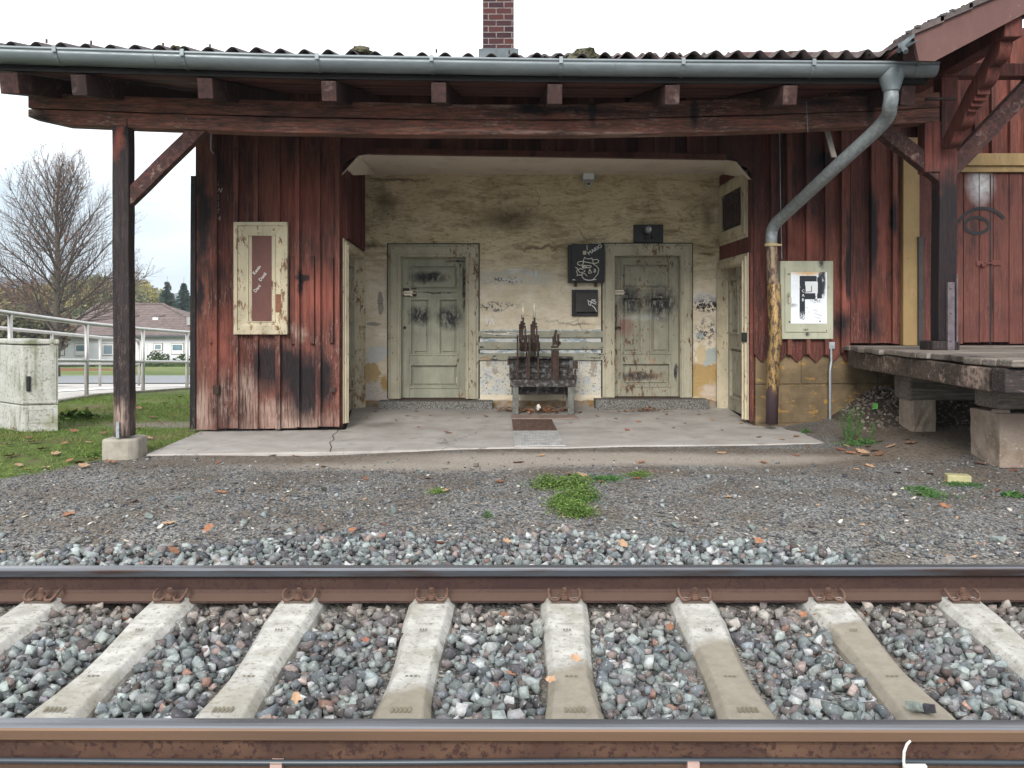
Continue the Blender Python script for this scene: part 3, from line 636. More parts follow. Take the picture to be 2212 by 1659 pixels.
# notch board on far left (pale end)
# ---- left post with strap and footing, braces
Zp = Vector((0,0,1))
pb = PP(262, 944, BM); pt = PP(259, 268, BM)
mb = MB(); mb.beam(pb+Vector((0,.06,0)), pt+Vector((0,.06,.05)), .135, .12, up=(0,1,0), segs=10, jit=.0025)
post = mb.build('post', m_dtimb, ST, bevel=.008); mb = MB(); 
mb.prism([(-.012,0),(.012,0),(.012,.13),(-.012,.13)], PP(255, 946, BM, .012), (1,0,0), (0,0,1), (0,-1,0), -.005, .01); mb.disc(PP(255, 926, BM, .02), (0,-1,0), .012, .012, 8); mb.build('metal_strap', m_zinc2, post)
mb = MB(); c0 = P(266, 1000, 6.72)
ft = CH-(948-YH)/F0*6.80; poly = [(-.135,-.15),(.08,-.15),(.135,-.09),(.135,.10),(.09,.15),(-.10,.15),(-.14,.10),(-.14,-.13)]
mb.prism(poly, Vector((-3.205, 6.93, -.12)), (1,0,0), (0,1,0), (0,0,1), 0, ft+.12)
conc = M('footing_concrete', .92); conc.col(conc.mix(conc.mr(conc.noise(7, 6), .4, .65), (.34,.31,.26), (.24,.22,.18))); conc.bump(conc.noise(50, 5), .5, .008)
mb.build('post_footing', conc.m, ST, bevel=.02)
def brace(x0,y0,x1,y1, pl, w=.12, off=.02, m=None, nm='brace', par=None, th=.10):
    mb = MB(); a = PP(x0,y0,pl,-off-th/2); b = PP(x1,y1,pl,-off-th/2); mb.beam(a, b, th, w, up=(0,0,1), segs=4, jit=.003); return mb.build(nm, m or m_brace, par or ST, bevel=.008)
brace(268,440, 440,272, BM, .12)
brace(2046,392, 1890,268, BM, .14)
# ---- gutter
def gutter():
    mb = MB(); R_ = .088; seg = 44; xa, xb = -230, 2030; nphi = 10; vs = []; fs = []
    for i in range(seg+1):
        e = eave(xa+(xb-xa)*i/seg); cc = e+Vector((0, R_, -.012)); sgx = .004*math.sin(i*1.7)
        for j in range(nphi+1):
            ph = math.pi+math.pi*j/nphi; vs.append(cc+Vector((0, math.cos(ph)*R_, math.sin(ph)*R_*1.0+sgx*0)))
        for j in range(nphi, -1, -1):
            ph = math.pi+math.pi*j/nphi; vs.append(cc+Vector((0, math.cos(ph)*(R_-.004), math.sin(ph)*(R_-.004))))
    m_ = 2*(nphi+1)
    for i in range(seg): a = i*m_; fs += [(a+j, a+m_+j, a+m_+(j+1) % m_, a+(j+1) % m_) for j in range(m_)]
    mb.add(vs, fs)
    mb.tube([eave(xa+(xb-xa)*i/seg)+Vector((0,.004,-.004)) for i in range(seg+1)], .0125, 8)
    e = eave(xb); cc = e+Vector((0, R_, -.012)); mb.add([cc]+[cc+Vector((0, math.cos(math.pi+math.pi*j/nphi)*R_, math.sin(math.pi+math.pi*j/nphi)*R_)) for j in range(nphi+1)], [(0, j+1, j+2) for j in range(nphi)])
    for x in (1330, 330): # soldered joint
        e = eave(x); cc = e+Vector((0,R_,-.012)); mb.tube([cc+Vector((0, math.cos(math.pi+math.pi*j/nphi)*(R_+.001), math.sin(math.pi+math.pi*j/nphi)*(R_+.001))) for j in range(nphi+1)], .003, 5)
    g = mb.build('gutter', m_zinc, ST, smooth=True)
    for x in (118, 394, 685, 932, 1212, 1476, 1758, 1984):
        mb = MB(); e = eave(x); e2 = eave(x+8); R2 = R_+.003; pts = []
        vs = []; fs = []
        for j in range(nphi+1):
            ph = math.pi+math.pi*j/nphi; vs += [e+Vector((-.013, R_, -.012))+Vector((0, math.cos(ph)*R2, math.sin(ph)*R2)), e+Vector((.013, R_, -.012))+Vector((0, math.cos(ph)*R2, math.sin(ph)*R2))]
        vs2 = [v+Vector((0,-.003,-.002)) for v in vs]; nn_ = len(vs)
        for j in range(nphi): a = 2*j; fs += [(a+nn_, a+1+nn_, a+3+nn_, a+2+nn_), (a, a+2, a+2+nn_, a+nn_), (a+1, a+1+nn_, a+3+nn_, a+3)]
        mb.add(vs+vs2, fs); mb.box(e+Vector((0,-.012,-.008)), (.028,.008,.05)); mb.disc(e+Vector((0,-.016,-.03)), (0,-1,0), .006, .005, 8)
        mb.build('gutter_bracket', m_zinc, g)
    return g
gutter()
# downpipe
def spline(pts, n=8):
    out = []
    for i in range(len(pts)-1):
        p0 = pts[max(i-1,0)]; p1 = pts[i]; p2 = pts[i+1]; p3 = pts[min(i+2,len(pts)-1)]
        for j in range(n):
            t_ = j/n; out.append(.5*((2*p1)+(-p0+p2)*t_+(2*p0-5*p1+4*p2-p3)*t_*t_+(-p0+3*p1-3*p2+p3)*t_**3))
    return out+[pts[-1]]
e = eave(1936); gx = e.x
top = Vector((gx, e.y+.088, e.z-.05))
pd = M('downpipe_paint', .5, .35, .4)
dz_ = pd.sep()[2]; dc = pd.mix(pd.mr(pd.noise(30, 5), .35, .65), (.20,.225,.235), (.33,.36,.37))
br_ = pd.mix(pd.mr(pd.noise(28, 6, None, (1,1,.4)), .44, .54), (.085,.055,.045), (.26,.19,.12)); ye_ = pd.mix(pd.mr(pd.noise(26, 6, None, (1,1,.35), .7), .46, .53), (.31,.20,.075), (.075,.045,.03))
zl = lambda y: CH-(y-YH)/F0*8.62
dc = pd.mix(pd.mr(dz_, zl(520), zl(535)), dc, br_); dc = pd.mix(pd.mr(dz_, zl(614), zl(617)), dc, ye_); dc = pd.mix(pd.mr(pd.ma('ADD', dz_, pd.mr(pd.noise(14, 5), 0, 1, -.08, .08)), zl(838), zl(850)), dc, (.07,.045,.05)); pd.col(dc); pd.m.node_tree.nodes['Principled BSDF']
pipe0 = Vector((gx+.0, top.y, CH-(195-YH)/F0*top.y)); Yb = 8.50
pts = [pipe0, Vector((gx, top.y+.02, CH-(225-YH)/F0*top.y)), P(1905, 268, top.y+.22), P(1800, 366, 7.4), P(1705, 455, 8.2), P(1672, 488, 8.46), P(1666, 520, Yb), P(1668, 560, Yb), P(1669, 614, Yb)]
sp = spline(pts, 7)
mb = MB(); mb.tube(sp, .0575, 18); pipe = mb.build('downpipe', pd.m, ST, smooth=True)
mb = MB(); mb.tube([P(1669, 612, Yb), P(1672, 616, Yb-.01), P(1675, 740, Yb-.01), P(1672, 760, Yb-.01), P(1669, 835, Yb-.01), P(1667, 916, Yb-.01)], [.058,.068,.067,.064,.062,.060], 18); mb.build('pipe_section', pd.m, pipe, smooth=True)
mb = MB(); 
hop = [(0, .115, .06), (-.04,.11,.065), (-.10,.085,.065), (-.15,.066,.062), (-.16,.063,.062)]
vs = []; fs = []
zt_ = e.z-.02; zb2 = pipe0.z-.01
for j, (q, rx_, ry_) in enumerate(hop):
    zz2 = zt_+(zb2-zt_)*(-q/.16)
    vs += [Vector((gx+rx_*math.cos(2*math.pi*i/20), top.y-.0+ry_*1.15*math.sin(2*math.pi*i/20)*(1.25 if j < 2 else 1), zz2)) for i in range(20)]
for j in range(len(hop)-1): fs += [(j*20+i, j*20+(i+1) % 20, (j+1)*20+(i+1) % 20, (j+1)*20+i) for i in range(20)]
mb.add(vs, fs); mb.build('outlet_funnel', m_zinc, pipe, smooth=True)
mb = MB(); mb.tube([P(1666,526,Yb), P(1666,532,Yb)], .066, 18); mb.box(P(1682,529,Yb), (.06,.03,.018)); mb.build('pipe_clamp', plain('clamp_tan', (.42,.32,.18), .6), pipe)
mb = MB(); mb.beam(P(1787,283,7.6), P(1802,340,7.5), .05, .012); mb.build('pipe_hanger', plain('pale_strap', (.35,.32,.28), .7), pipe)
# ---- conduit on plinth
mb = MB(); mb.tube([PP(1795,745,FA,.06), PP(1796,780,FA,.06), PP(1793,800,FA,.06), PP(1793,905,FA,.05)], .014, 8); mb.box(PP(1795,746,FA,.06), (.075,.02,.07)); mb.build('conduit', m_zinc2, ST)
# thin wires
mb = MB(); mb.tube([PP(1684,283,FA,.05), PP(1686,430,FA,.05), PP(1689,560,FA,.05)], .004, 5); mb.tube([PP(1742,220,BM,.02), PP(1745,285,BM,.02)], .003, 5); mb.build('wire', m_zinc2, ST)
mb = MB(); mb.tube([PP(456,282,FA,.08), PP(456,325,FA,.08), PP(462,332,FA,.08)], .006, 6); mb.build('hook', m_zinc2, ST)
mb = MB(); mb.box(PP(467,842,FA,.06), (.06,.03,.09)); mb.build('small_bracket', m_ironl, ST, bevel=.003); mb = MB(); mb.box(PP(720,842,FA,.07), (.07,.03,.05)); mb.build('small_bracket', m_ironl, ST, bevel=.003)

# ===================================================== things on the walls
# notice cabinet
NC = empty('notice_cabinet', PP(1735,650,FA), 'grey-green framed notice cabinet with white parking poster on red boards', 'notice board')
mc = oldpaint('cabinet_paint', (.40,.40,.30), (.16,.08,.04), .35, smudge=[((*PP(1768,570,FA),), (.05,.3,.08), .7, .03, 8), ((*PP(1738,722,FA),), (.04,.3,.03), .6, .02, 8), ((*PP(1697,645,FA),), (.03,.3,.08), .8, .02, 8), ((*PP(1733,712,FA),), (.04,.3,.02), .6, .02, 8)])
def facbox(mb, x0, y0, x1, y1, d0, d1, pl=FA):
    q = [PP(x, y, pl) for x, y in ((x0,y1),(x1,y1),(x1,y0),(x0,y0))]; nn_ = Vector((pl[1], -1, 0)).normalized()
    mb.add([v+nn_*d0 for v in q]+[v+nn_*d1 for v in q], [(3,2,1,0),(4,5,6,7),(0,1,5,4),(1,2,6,5),(2,3,7,6),(3,0,4,7)], random.random())
mb = MB(); facbox(mb, 1679,565,1792,732, 0,.085); mb.build('case', mc, NC, bevel=.004)
mb = MB(); facbox(mb, 1688,579,1778,717, .085,.097); mb.build('door', mc, NC, bevel=.003)
pst = M('poster_enamel', .35, spec=.5)
pc = pst.mix(pst.mr(pst.noise(30, 4), .55, .7, 0, .3), (.72,.75,.78), (.45,.48,.5)); pq = lambda x, y: tuple(PP(x, y, FA))
pc = pst.mix(pst.blob(pq(1735,590), (.26,.3,.045), .6, .03, 8), pc, (.55,.36,.17))
pc = pst.mix(pst.ma('MULTIPLY', pst.blob(pq(1768,608), (.05,.3,.20), .3, .03, 10), pst.mr(pst.noise(20, 5), .3, .45, .45, 1)), pc, (.03,.03,.035))
pc = pst.mix(pst.ma('MULTIPLY', pst.blob(pq(1754,647), (.07,.3,.06), .5, .04, 12), pst.mr(pst.noise(60, 5), .45, .52)), pc, (.10,.11,.12))
pc = pst.mix(pst.blob(pq(1707,660), (.06,.3,.03), .8, .03, 8, .8), pc, (.10,.10,.10)); pst.col(pc)
mb = MB(); facbox(mb, 1700,589,1777,699, .097,.101); po = mb.build('poster', pst.m, NC)
mp = M('poster_black', .5); mpn = mp.ma('MULTIPLY', mp.blob(pq(1728,690), (.10,.3,.09), .6, .02, 8), mp.mr(mp.noise(60, 4), .45, .5)); mp.col(mp.mix(mpn, (.02,.024,.03), (.65,.68,.72)))
mb = MB(); facbox(mb, 1718.5,597,1730,690, .101,.1025); facbox(mb, 1730,597,1755,609, .101,.1025); facbox(mb, 1756,600,1766,645, .101,.1025); facbox(mb, 1730,634,1752,647, .101,.1025); mb.build('printed_letter', mp.m, NC)
mb = MB(); facbox(mb, 1731,610,1757,634, .1025,.105); mb.build('paper_note', plain('paper', (.62,.64,.64), .8, 0, .06), NC)
strokes('printed_line', FA, .1065, [[(1739,617),(1740,631),(1753,630),(1753,618)]], .006, m_blackp, NC)
for i, ch_ in enumerate('CAB'): text('graffiti', ch_, PP(1723, 632+i*9.5, FA)+n*.103, u, (0,0,1), n, .042, m_white, NC)
strokes('graffiti', FA, .104, [[(1722,617),(1727,623)],[(1727,616),(1722,624)],[(1720,620),(1729,620)],[(1724,615),(1725,625)]], .004, m_white, NC)
strokes('graffiti', FA, .103, [[(1759,676),(1768,680),(1776,682)],[(1757,669),(1766,672)],[(1760,684),(1772,688)],[(1741,665),(1745,664)],[(1744,674),(1748,674)]], .003, plain('marker', (.2,.2,.22), .8), NC)
mb = MB(); facbox(mb, 1695,643,1701,655, .097,.104); mb.build('lock_plate', m_chrome, NC)
mb = MB()
for x, y in ((1704,592),(1705,695),(1771,694)): mb.disc(PP(x,y,FA,.101), (.08,-1,0), .008, .004, 8)
mb.build('screw', m_iron, NC)
# large meter box
MB1 = empty('meter_box', dp(1268,570), 'large black metal box with chalk drawing of a hatted man, beside the right door', 'metal box')
mb = MB(); facbox(mb, 1226,531,1303,611, 0,.13, BK); mb.build('case', m_box, MB1, bevel=.004)
mb = MB(); facbox(mb, 1233,529,1303,608, .13,.145, BK); mb.build('lid', m_box, MB1, bevel=.004)
mb = MB(); facbox(mb, 1240,611,1245,619, 0,.09, BK); facbox(mb, 1284,611,1289,619, 0,.09, BK); mb.build('bracket', m_iron, MB1)
mb = MB(); facbox(mb, 1257,544,1264,552, .145,.149, BK); mb.build('plate', plain('ivory_tag', (.5,.43,.30), .6), MB1)
cv = lambda x, y: (1198.8+x*.1172, 507.6+y*.1172)
face = [[(545,410),(520,490),(710,525),(680,425),(650,438),(600,440),(570,430),(545,410)], [(520,487),(450,490),(415,515),(420,545),(460,560),(515,552)], [(690,460),(770,448),(805,470),(800,505),(760,520),(710,525)],
        [(530,495),(510,550)], [(510,570),(540,558),(580,565),(660,568),(670,585),(650,600),(570,605),(530,612),(500,590)], [(500,575),(545,610),(580,590),(545,570),(510,590)], [(375,597),(420,615),(400,670),(415,730)],
        [(520,640),(480,618),(440,632),(430,660),(460,690),(510,690),(550,675),(545,650)], [(430,735),(490,735),(500,710),(550,712),(590,755)], [(400,750),(440,738),(490,740)], [(500,715),(500,770),(540,815),(610,835),(690,830),(740,780),(790,720),(808,630),(770,575),(700,530)],
        [(640,630),(630,665),(618,700),(650,708),(680,690),(660,670),(650,640),(640,630)], [(715,630),(745,635),(750,665),(735,690),(715,680),(730,655)], [(680,828),(755,820)], [(325,830),(345,822),(370,830)], [(590,190),(593,275)]]
strokes('chalk_drawing', BK, .147, face, .0085, plain('chalk_cream', (.62,.60,.52), .9), MB1, cv)
text('chalk_writing', 'MARIO', Vector((BX(1269.5), 10.1-.147, BZ(553.5))), (1,0,.62), (-.62,0,1), (0,-1,0), .062, m_white, MB1, 1.0)
# small box
MB2 = empty('letter_box', dp(1263,655), 'small square black metal flap box below the chalked meter box', 'metal box')
mb = MB(); facbox(mb, 1235,626,1291,683, 0,.04, BK); mb.build('back_plate', m_box, MB2, bevel=.004)
mb = MB(); facbox(mb, 1242,633,1290,674, .04,.09, BK); mb.build('flap', plain('dark_flap', (.035,.033,.03), .55), MB2, bevel=.005)
mb = MB(); mb.disc(Vector((BX(1267.5),10.01,BZ(669))), (0,-1,0), .012, .012, 10); mb.build('knob', m_iron, MB2)
strokes('graffiti', BK, .092, [[(1270,648),(1272,658),(1276,660),(1277,650),(1284,650),(1288,654)],[(1271,650),(1287,657)],[(1278,647),(1286,648)],[(1279,660),(1284,664),(1289,673)]], .007, m_white, MB2)
# signal bell plate over right door
MB3 = empty('bell_board', dp(1400,504), 'black board with round glass dial and two knobs over the right door', 'signal board')
mb = MB(); facbox(mb, 1368,486,1431,524, 0,.05, BK); mb.build('board', m_blk, MB3, bevel=.004)
mb = MB(); c_ = Vector((BX(1397),10.05,BZ(499))); mb.disc(c_, (0,-1,0), .058, .07, 20, .052); mb.build('dial_housing', plain('dark_brown_bakelite', (.03,.018,.014), .35), MB3, smooth=False)
mb = MB(); mb.disc(c_+Vector((.005,-.068,.005)), (0,-1,0), .036, .006, 18); mb.build('glass', plain('dull_glass', (.10,.12,.115), .15, 0, .1, 5, 0, .6), MB3)
mb = MB(); mb.box(c_+Vector((.024,-.076,.008)), (.012,.004,.034)); mb.build('pointer', m_chrome, MB3)
mb = MB()
for x in (1393, 1407): mb.disc(Vector((BX(x),10.05,BZ(514))), (0,-1,0), .020, .05, 12, .012)
mb.build('knob', m_iron, MB3)
# floodlight
FLT = empty('floodlight', dp(1270,385), 'small grey floodlight with motion sensor under the porch ceiling', 'floodlight')
mb = MB(); o_ = Vector((BX(1269.5),10.0,BZ(384))); Rx = Matrix.Rotation(math.radians(20), 3, 'X'); mb.box(o_, (.155,.06,.13), Rx); mb.build('housing', plain('grey_plastic', (.30,.31,.30), .5, 0, .1), FLT, bevel=.008)
mb = MB(); mb.box(o_+Vector((0,-.033,.01)), (.125,.006,.095), Rx); mb.build('glass', plain('frosted_glass', (.60,.63,.66), .15, 0, .05), FLT)
mb = MB(); mb.disc(Vector((BX(1269.5),10.1,BZ(401))), (0,-1,0), .038, .13, 14, .034); mb.box(Vector((BX(1269.5),10.05,BZ(395))), (.03,.1,.07)); mb.build('sensor', plain('cream_plastic', (.48,.47,.42), .5, 0, .1), FLT, bevel=.003)
mb = MB(); mb.box(Vector((BX(1269.5),9.966,BZ(401))), (.03,.006,.024)); mb.build('sensor_lens', m_iron, FLT)
# ===================================================== ground
ZT = [(-30,-.7),(-5,-.45),(2,-.345),(3.95,-.215),(4.2,-.14),(4.9,-.095),(6.5,-.050),(7.2,-.012),(9,-.02),(12.2,0),(16,-.2),(22,-.62),(30,-1.2),(45,-1.93),(60,-2.5),(78,-3.25),(120,-4.0),(400,-6),(2500,-10)]
def zg(X, Y):
    for (a, p), (b, q) in zip(ZT, ZT[1:]):
        if Y <= b: z = p+(q-p)*(Y-a)/(b-a); break
    else: z = -10
    if X > 2.7 and 6 < Y < 12: z += .09*max(0, min(1, (X-2.7)/.9))*max(0, min(1, (Y-6)/.9)) + .16*max(0, min(1, (X-3.35)/.4))*max(0, min(1, (Y-7.9)/.5))
    if 4.3 < Y < 7.2 and -6 < X < 6: z += .008*math.sin(X*1.7+Y)+.006*math.sin(X*3.3-Y*2.1)
    return z
gmm = M('ground_gravel_soil_grass', .95, spec=.1)
vg = gmm.n.new('ShaderNodeTexVoronoi'); gmm.l.new(gmm.vm('MULTIPLY', gmm.pos, (1,1,.3)), vg.inputs['Vector']); vg.inputs['Scale'].default_value = 85
vsx = gmm.sep(vg.outputs['Color'])
gc = gmm.mix(gmm.mr(vsx[0], .2, .9), (.07,.07,.07), (.27,.265,.255)); gc = gmm.mix(gmm.mr(vsx[1], .93, .96), gc, (.36,.33,.28)); gc = gmm.mix(gmm.mr(gmm.noise(2.2, 5), .40, .60, 0, .85), gc, gmm.mix(gmm.mr(vsx[0], .2, .9), (.08,.068,.055), (.18,.155,.13)))
soil = gmm.mix(gmm.mr(gmm.noise(25, 6), .35, .65), (.10,.078,.06), (.20,.16,.125))
sand = gmm.mix(gmm.mr(gmm.noise(45, 6), .3, .7), (.27,.235,.195), (.39,.345,.295))
for q in (((-1.3,6.85,-.06), (2.6,.36,9), .8, .25, 2.2, .9), ((2.9,6.9,0), (1.9,.42,9), .7, .25, 2.2, .95), ((.9,7.2,0), (2.4,.12,9), .8, .1, 4, .9), ((3.5,6.2,0), (.7,.35,9), .8, .2, 3, .8), ((1.2,6.4,0), (1.7,.12,9), .8, .12, 3, .8), ((4.2,7.9,0), (1.6,1.2,9), .5, .2, 3, .95)): gc = gmm.mix(gmm.blob(*q), gc, soil)
for q in (((.65,6.86,-.06), (2.15,.34,9), .5, .12, 2.6, 1), ((-.9,6.62,-.06), (1.6,.22,9), .7, .12, 3, .85), ((2.2,6.9,-.06), (.8,.22,9), .7, .1, 3, .85)): gc = gmm.mix(gmm.blob(*q), gc, sand)
gx_ = gmm.sep(gmm.dpos(.22, 2.6)); 
grass = gmm.mix(gmm.mr(gmm.noise(9, 6), .35, .65), (.06,.085,.022), (.125,.17,.045)); grass = gmm.mix(gmm.mr(gmm.noise(1.6, 5), .54, .68), grass, (.12,.10,.06))
mg = gmm.ma('MULTIPLY', gmm.mr(gmm.ma('ADD', gmm.ma('MULTIPLY', gx_[0], -1.0), gmm.ma('MULTIPLY', gx_[1], .75)), 8.33, 8.5), gmm.mr(gx_[0], -3.0, -3.15))
gc = gmm.mix(mg, gc, grass)
gc = gmm.mix(gmm.blob((-3.75,9.0,0), (.75,.35,9), .7, .2, 3, .9), gc, gmm.mix(gmm.mr(vsx[0], .2, .9), (.16,.14,.11), (.30,.27,.23)))
far = gmm.mr(gx_[1], 24, 25); lawn = gmm.mix(gmm.mr(gmm.noise(.35, 6), .35, .65), (.10,.135,.045), (.17,.20,.075)); gc = gmm.mix(far, gc, lawn)
gc = gmm.mix(gmm.blob((-36,60,-2.5), (11,7,9), .4, 1.5, .5), gc, gmm.mix(gmm.mr(gmm.noise(2.2, 5), .4, .6), (.24,.09,.045), (.12,.06,.035)))
gmm.col(gc); gmm.bump(gmm.ma('ADD', gmm.ma('MULTIPLY', vg.outputs['Distance'], -.7), gmm.noise(40, 5)), .9, .012)
xs_ = [-3000,-800,-250,-120,-60,-40]+[-30+i*1.5 for i in range(16)]+[-6+i*.25 for i in range(49)]+[6.5,8,12,20,40,100,400,1500]
ys_ = sorted(set([y for y, _ in ZT]+[4+i*.2 for i in range(42)]+[12.2, 250, 800]))
vs = [(x, y, zg(x, y)) for y in ys_ for x in xs_]; W_ = len(xs_)
fs = [(j*W_+i, j*W_+i+1, (j+1)*W_+i+1, (j+1)*W_+i) for j in range(len(ys_)-1) for i in range(W_-1)]
mb = MB(); mb.add(vs, fs); tag(mb.build('ground', gmm.m, smooth=True), kind='structure')
# ---- concrete slab in front of the station
sm_ = M('porch_slab_concrete', .88, spec=.25)
sc_ = sm_.mix(sm_.mr(sm_.noise(3, 6), .35, .65), (.31,.285,.26), (.41,.385,.355)); sc_ = sm_.mix(sm_.mr(sm_.noise(90, 3), .62, .7, 0, .6), sc_, (.10,.09,.08)); 
sc_ = sm_.mix(sm_.mr(sm_.noise(5, 5), .58, .7, 0, .5), sc_, (.17,.15,.13)); sc_ = sm_.mix(sm_.blob((.3,9.7,0), (2.4,.5,9), .8, .15, 3, .55), sc_, (.15,.135,.12)); sc_ = sm_.mix(sm_.blob((-1.4,8.75,0), (.4,.3,9), .8, .1, 4, .6), sc_, (.13,.11,.10))
ck = sm_.voro(.55, sm_.dpos(.10, 5), 'DISTANCE_TO_EDGE'); sc_ = sm_.mix(sm_.ma('MULTIPLY', sm_.mr(ck, .0035, .001, 0, .6), sm_.mr(sm_.noise(.9, 3), .5, .56)), sc_, (.05,.045,.04)); sm_.col(sc_); sm_.bump(sm_.ma('ADD', sm_.noise(60, 5), sm_.mr(ck, 0, .01)), .45, .006)
def S0(x, y, z=0): Y = (CH-z)*F0/(y-YH); return ((x-X0)/F0*Y, Y)
fr = [S0(x, y) for x, y in ((315,981),(420,980),(560,978),(640,977),(720,976),(900,972),(1000,968),(1106,966),(1225,966),(1350,962),(1500,961),(1650,959),(1720,957),(1805,957))]
rt = [S0(x, y) for x, y in ((1790,951),(1745,941),(1735,934),(1700,928),(1690,922),(1660,918))]
lf = [S0(430, 932)]
out = fr+rt+[(2.56,8.80),(2.60,10.2),(-1.95,10.2),(-1.70,8.48),(-3.12,8.36)]+lf
front = 8.6; mb = MB()
# two-strip slab: flat front part and a gently rising porch floor
def clipz(p): return .07*max(0, min(1, (p[1]-8.45)/1.6))
import bmesh
bm2 = bmesh.new(); vv = [bm2.verts.new((x, y, 0)) for x, y in out]; fce = bm2.faces.new(vv); bmesh.ops.bisect_plane(bm2, geom=bm2.verts[:]+bm2.edges[:]+bm2.faces[:], plane_co=(0,8.82,0), plane_no=(0,1,0))
ex = bmesh.ops.extrude_face_region(bm2, geom=bm2.faces[:]); top_v = [g for g in ex['geom'] if isinstance(g, bmesh.types.BMVert)]
for v in bm2.verts: v.co.z = -.15
for v in top_v: v.co.z = .07*max(0, min(1, (v.co.y-8.82)/1.25)) if abs(v.co.x) < 3 else 0
bmesh.ops.recalc_face_normals(bm2, faces=bm2.faces[:]); me = bpy.data.meshes.new('pavement'); bm2.to_mesh(me); me.materials.append(sm_.m); at = me.attributes.new('tone','FLOAT','POINT')
o = bpy.data.objects.new('pavement', me); link(o); tag(o, kind='structure'); bv = o.modifiers.new('b','BEVEL'); bv.width = .012; bv.segments = 2; bv.limit_method = 'ANGLE'
# crack strip left and a small sunken flagstone to the right
mb = MB(); cr_ = [S0(x, y) for x, y in ((735,921),(728,934),(718,941),(722,950),(712,956),(716,966),(713,976))]
mb.ribbon([Vector((x, y, 0)) for x, y in cr_], (0,0,1), .008, .002); tag(mb.build('pavement_crack', plain('crack_dark', (.03,.028,.025), .9)), kind='structure')
zf_ = zg(3.3, 7.7); mb = MB(); ff = [S0(x, y, .03) for x, y in ((1842,925),(1955,928),(2030,938),(2000,948),(1890,946),(1850,936))]
mb.prism([(x, y) for x, y in ff], (0,0,0), (1,0,0), (0,1,0), (0,0,1), -.02, .035); tag(mb.build('flagstone', sm_.m, bevel=.01), 'flat worn stone slab set in the soil in front of the dock pillar', 'paving slab')
# ---- hatch plate
HP = empty('hatch_cover', (0.15, 8.1, .01), 'long narrow chequered metal hatch plate, rusty at the back and bright at the front', 'metal hatch')
def hz(Y): return .07*max(0, min(1, (Y-8.82)/1.25))
hm = M('chequer_plate_rust', .6, .4); hn = hm.voro(45, None); hm.col(hm.mix(hm.mr(hm.noise(20, 5), .4, .6), (.20,.13,.10), (.12,.075,.06))); hm.bump(hm.ma('SINE', hm.ma('MULTIPLY', hm.sep()[0], 240)), .4, .004)
hm2 = M('chequer_plate_bright', .6, .2); hm2.col(hm2.mix(hm2.mr(hm2.noise(12, 5), .4, .6), (.52,.51,.50), (.36,.35,.34))); hm2.bump(hm2.ma('SINE', hm2.ma('MULTIPLY', hm2.sep()[0], 240)), .4, .004)
def quadplate(mb, a, b, c, d, t0, t1):
    mb.add([Vector((p[0], p[1], hz(p[1])+t0)) for p in (a,b,c,d)]+[Vector((p[0], p[1], hz(p[1])+t1)) for p in (a,b,c,d)], [(3,2,1,0),(4,5,6,7),(0,1,5,4),(1,2,6,5),(2,3,7,6),(3,0,4,7)])
a_, b_, c_2, d_ = S0(1112,966), S0(1223,964), S0(1192,909,.01), S0(1106,909,.01)
def lerp2(p, q, t_): return (p[0]+(q[0]-p[0])*t_, p[1]+(q[1]-p[1])*t_)
m1, m2 = lerp2(a_, d_, .55), lerp2(b_, c_2, .55)
mb = MB(); quadplate(mb, a_, b_, m2, m1, .002, .011); mb.build('front_plate', hm2.m, HP, bevel=.002)
mb = MB(); quadplate(mb, m1, m2, c_2, d_, .002, .010); mb.build('rear_plate', hm.m, HP, bevel=.002)
mb = MB(); quadplate(mb, S0(1104,908,.01), S0(1252,908,.01), S0(1240,897,.04), S0(1104,897,.04), .004, .016); tag(mb.build('wooden_strip', plain('pink_grey_board', (.22,.16,.13), .8), bevel=.003), 'flat worn board on the floor in front of the lever frame', 'board')
# ===================================================== lever frame
LF = empty('lever_frame', (.38, 9.5, .04), 'rusty signal lever frame with three upright levers on a small iron stand', 'lever frame')
Yl = 9.45
def LX(x, Y=Yl): return P(x, 700, Y).x
def LZ_(y, Y=Yl): return CH-(y-YH)/F0*Y
irg = plain('grey_painted_iron', (.13,.13,.115), .6, .2, .35, 20, .3); irm = M('flaking_iron', .6, .25)
irm.col(irm.mix(irm.mr(irm.noise(22, 6), .50, .62), (.035,.027,.024), (.13,.135,.13))); irm.bump(irm.noise(50, 4), .4, .004)
mb = MB(); mb.bb((LX(1102), Yl, LZ_(836)), (LX(1244), Yl+.06, LZ_(823))); mb.bb((LX(1102), Yl+.30, LZ_(836)), (LX(1244), Yl+.36, LZ_(823))); mb.bb((LX(1102), Yl+.002, LZ_(823)-.002), (LX(1244), Yl+.36, LZ_(822)+.008)); mb.build('table', irm.m, LF, bevel=.004)
for x0 in (1107, 1227):
    for dy in (0, .30):
        mb = MB(); mb.bb((LX(x0), Yl+.01+dy, hz(Yl+dy)+.004), (LX(x0+13), Yl+.05+dy, LZ_(836)-.001)); mb.build('leg', irg, LF, bevel=.004)
mb = MB(); mb.bb((LX(1100), Yl+.20, LZ_(822)), (LX(1240), Yl+.30, LZ_(776))); mb.bb((LX(1098), Yl+.12, LZ_(776)), (LX(1241), Yl+.32, LZ_(772.5)))
for x0 in (1101, 1231): mb.bb((LX(x0), Yl+.17, LZ_(820)), (LX(x0+9), Yl+.199, LZ_(777)))
for y in (784, 796, 808): mb.bb((LX(1110), Yl+.185, LZ_(y)), (LX(1231), Yl+.198, LZ_(y-6)))
mb.bb((LX(1105), Yl+.22, LZ_(856)), (LX(1238), Yl+.28, LZ_(837))); mb.build('catch_box', irm.m, LF, bevel=.003)
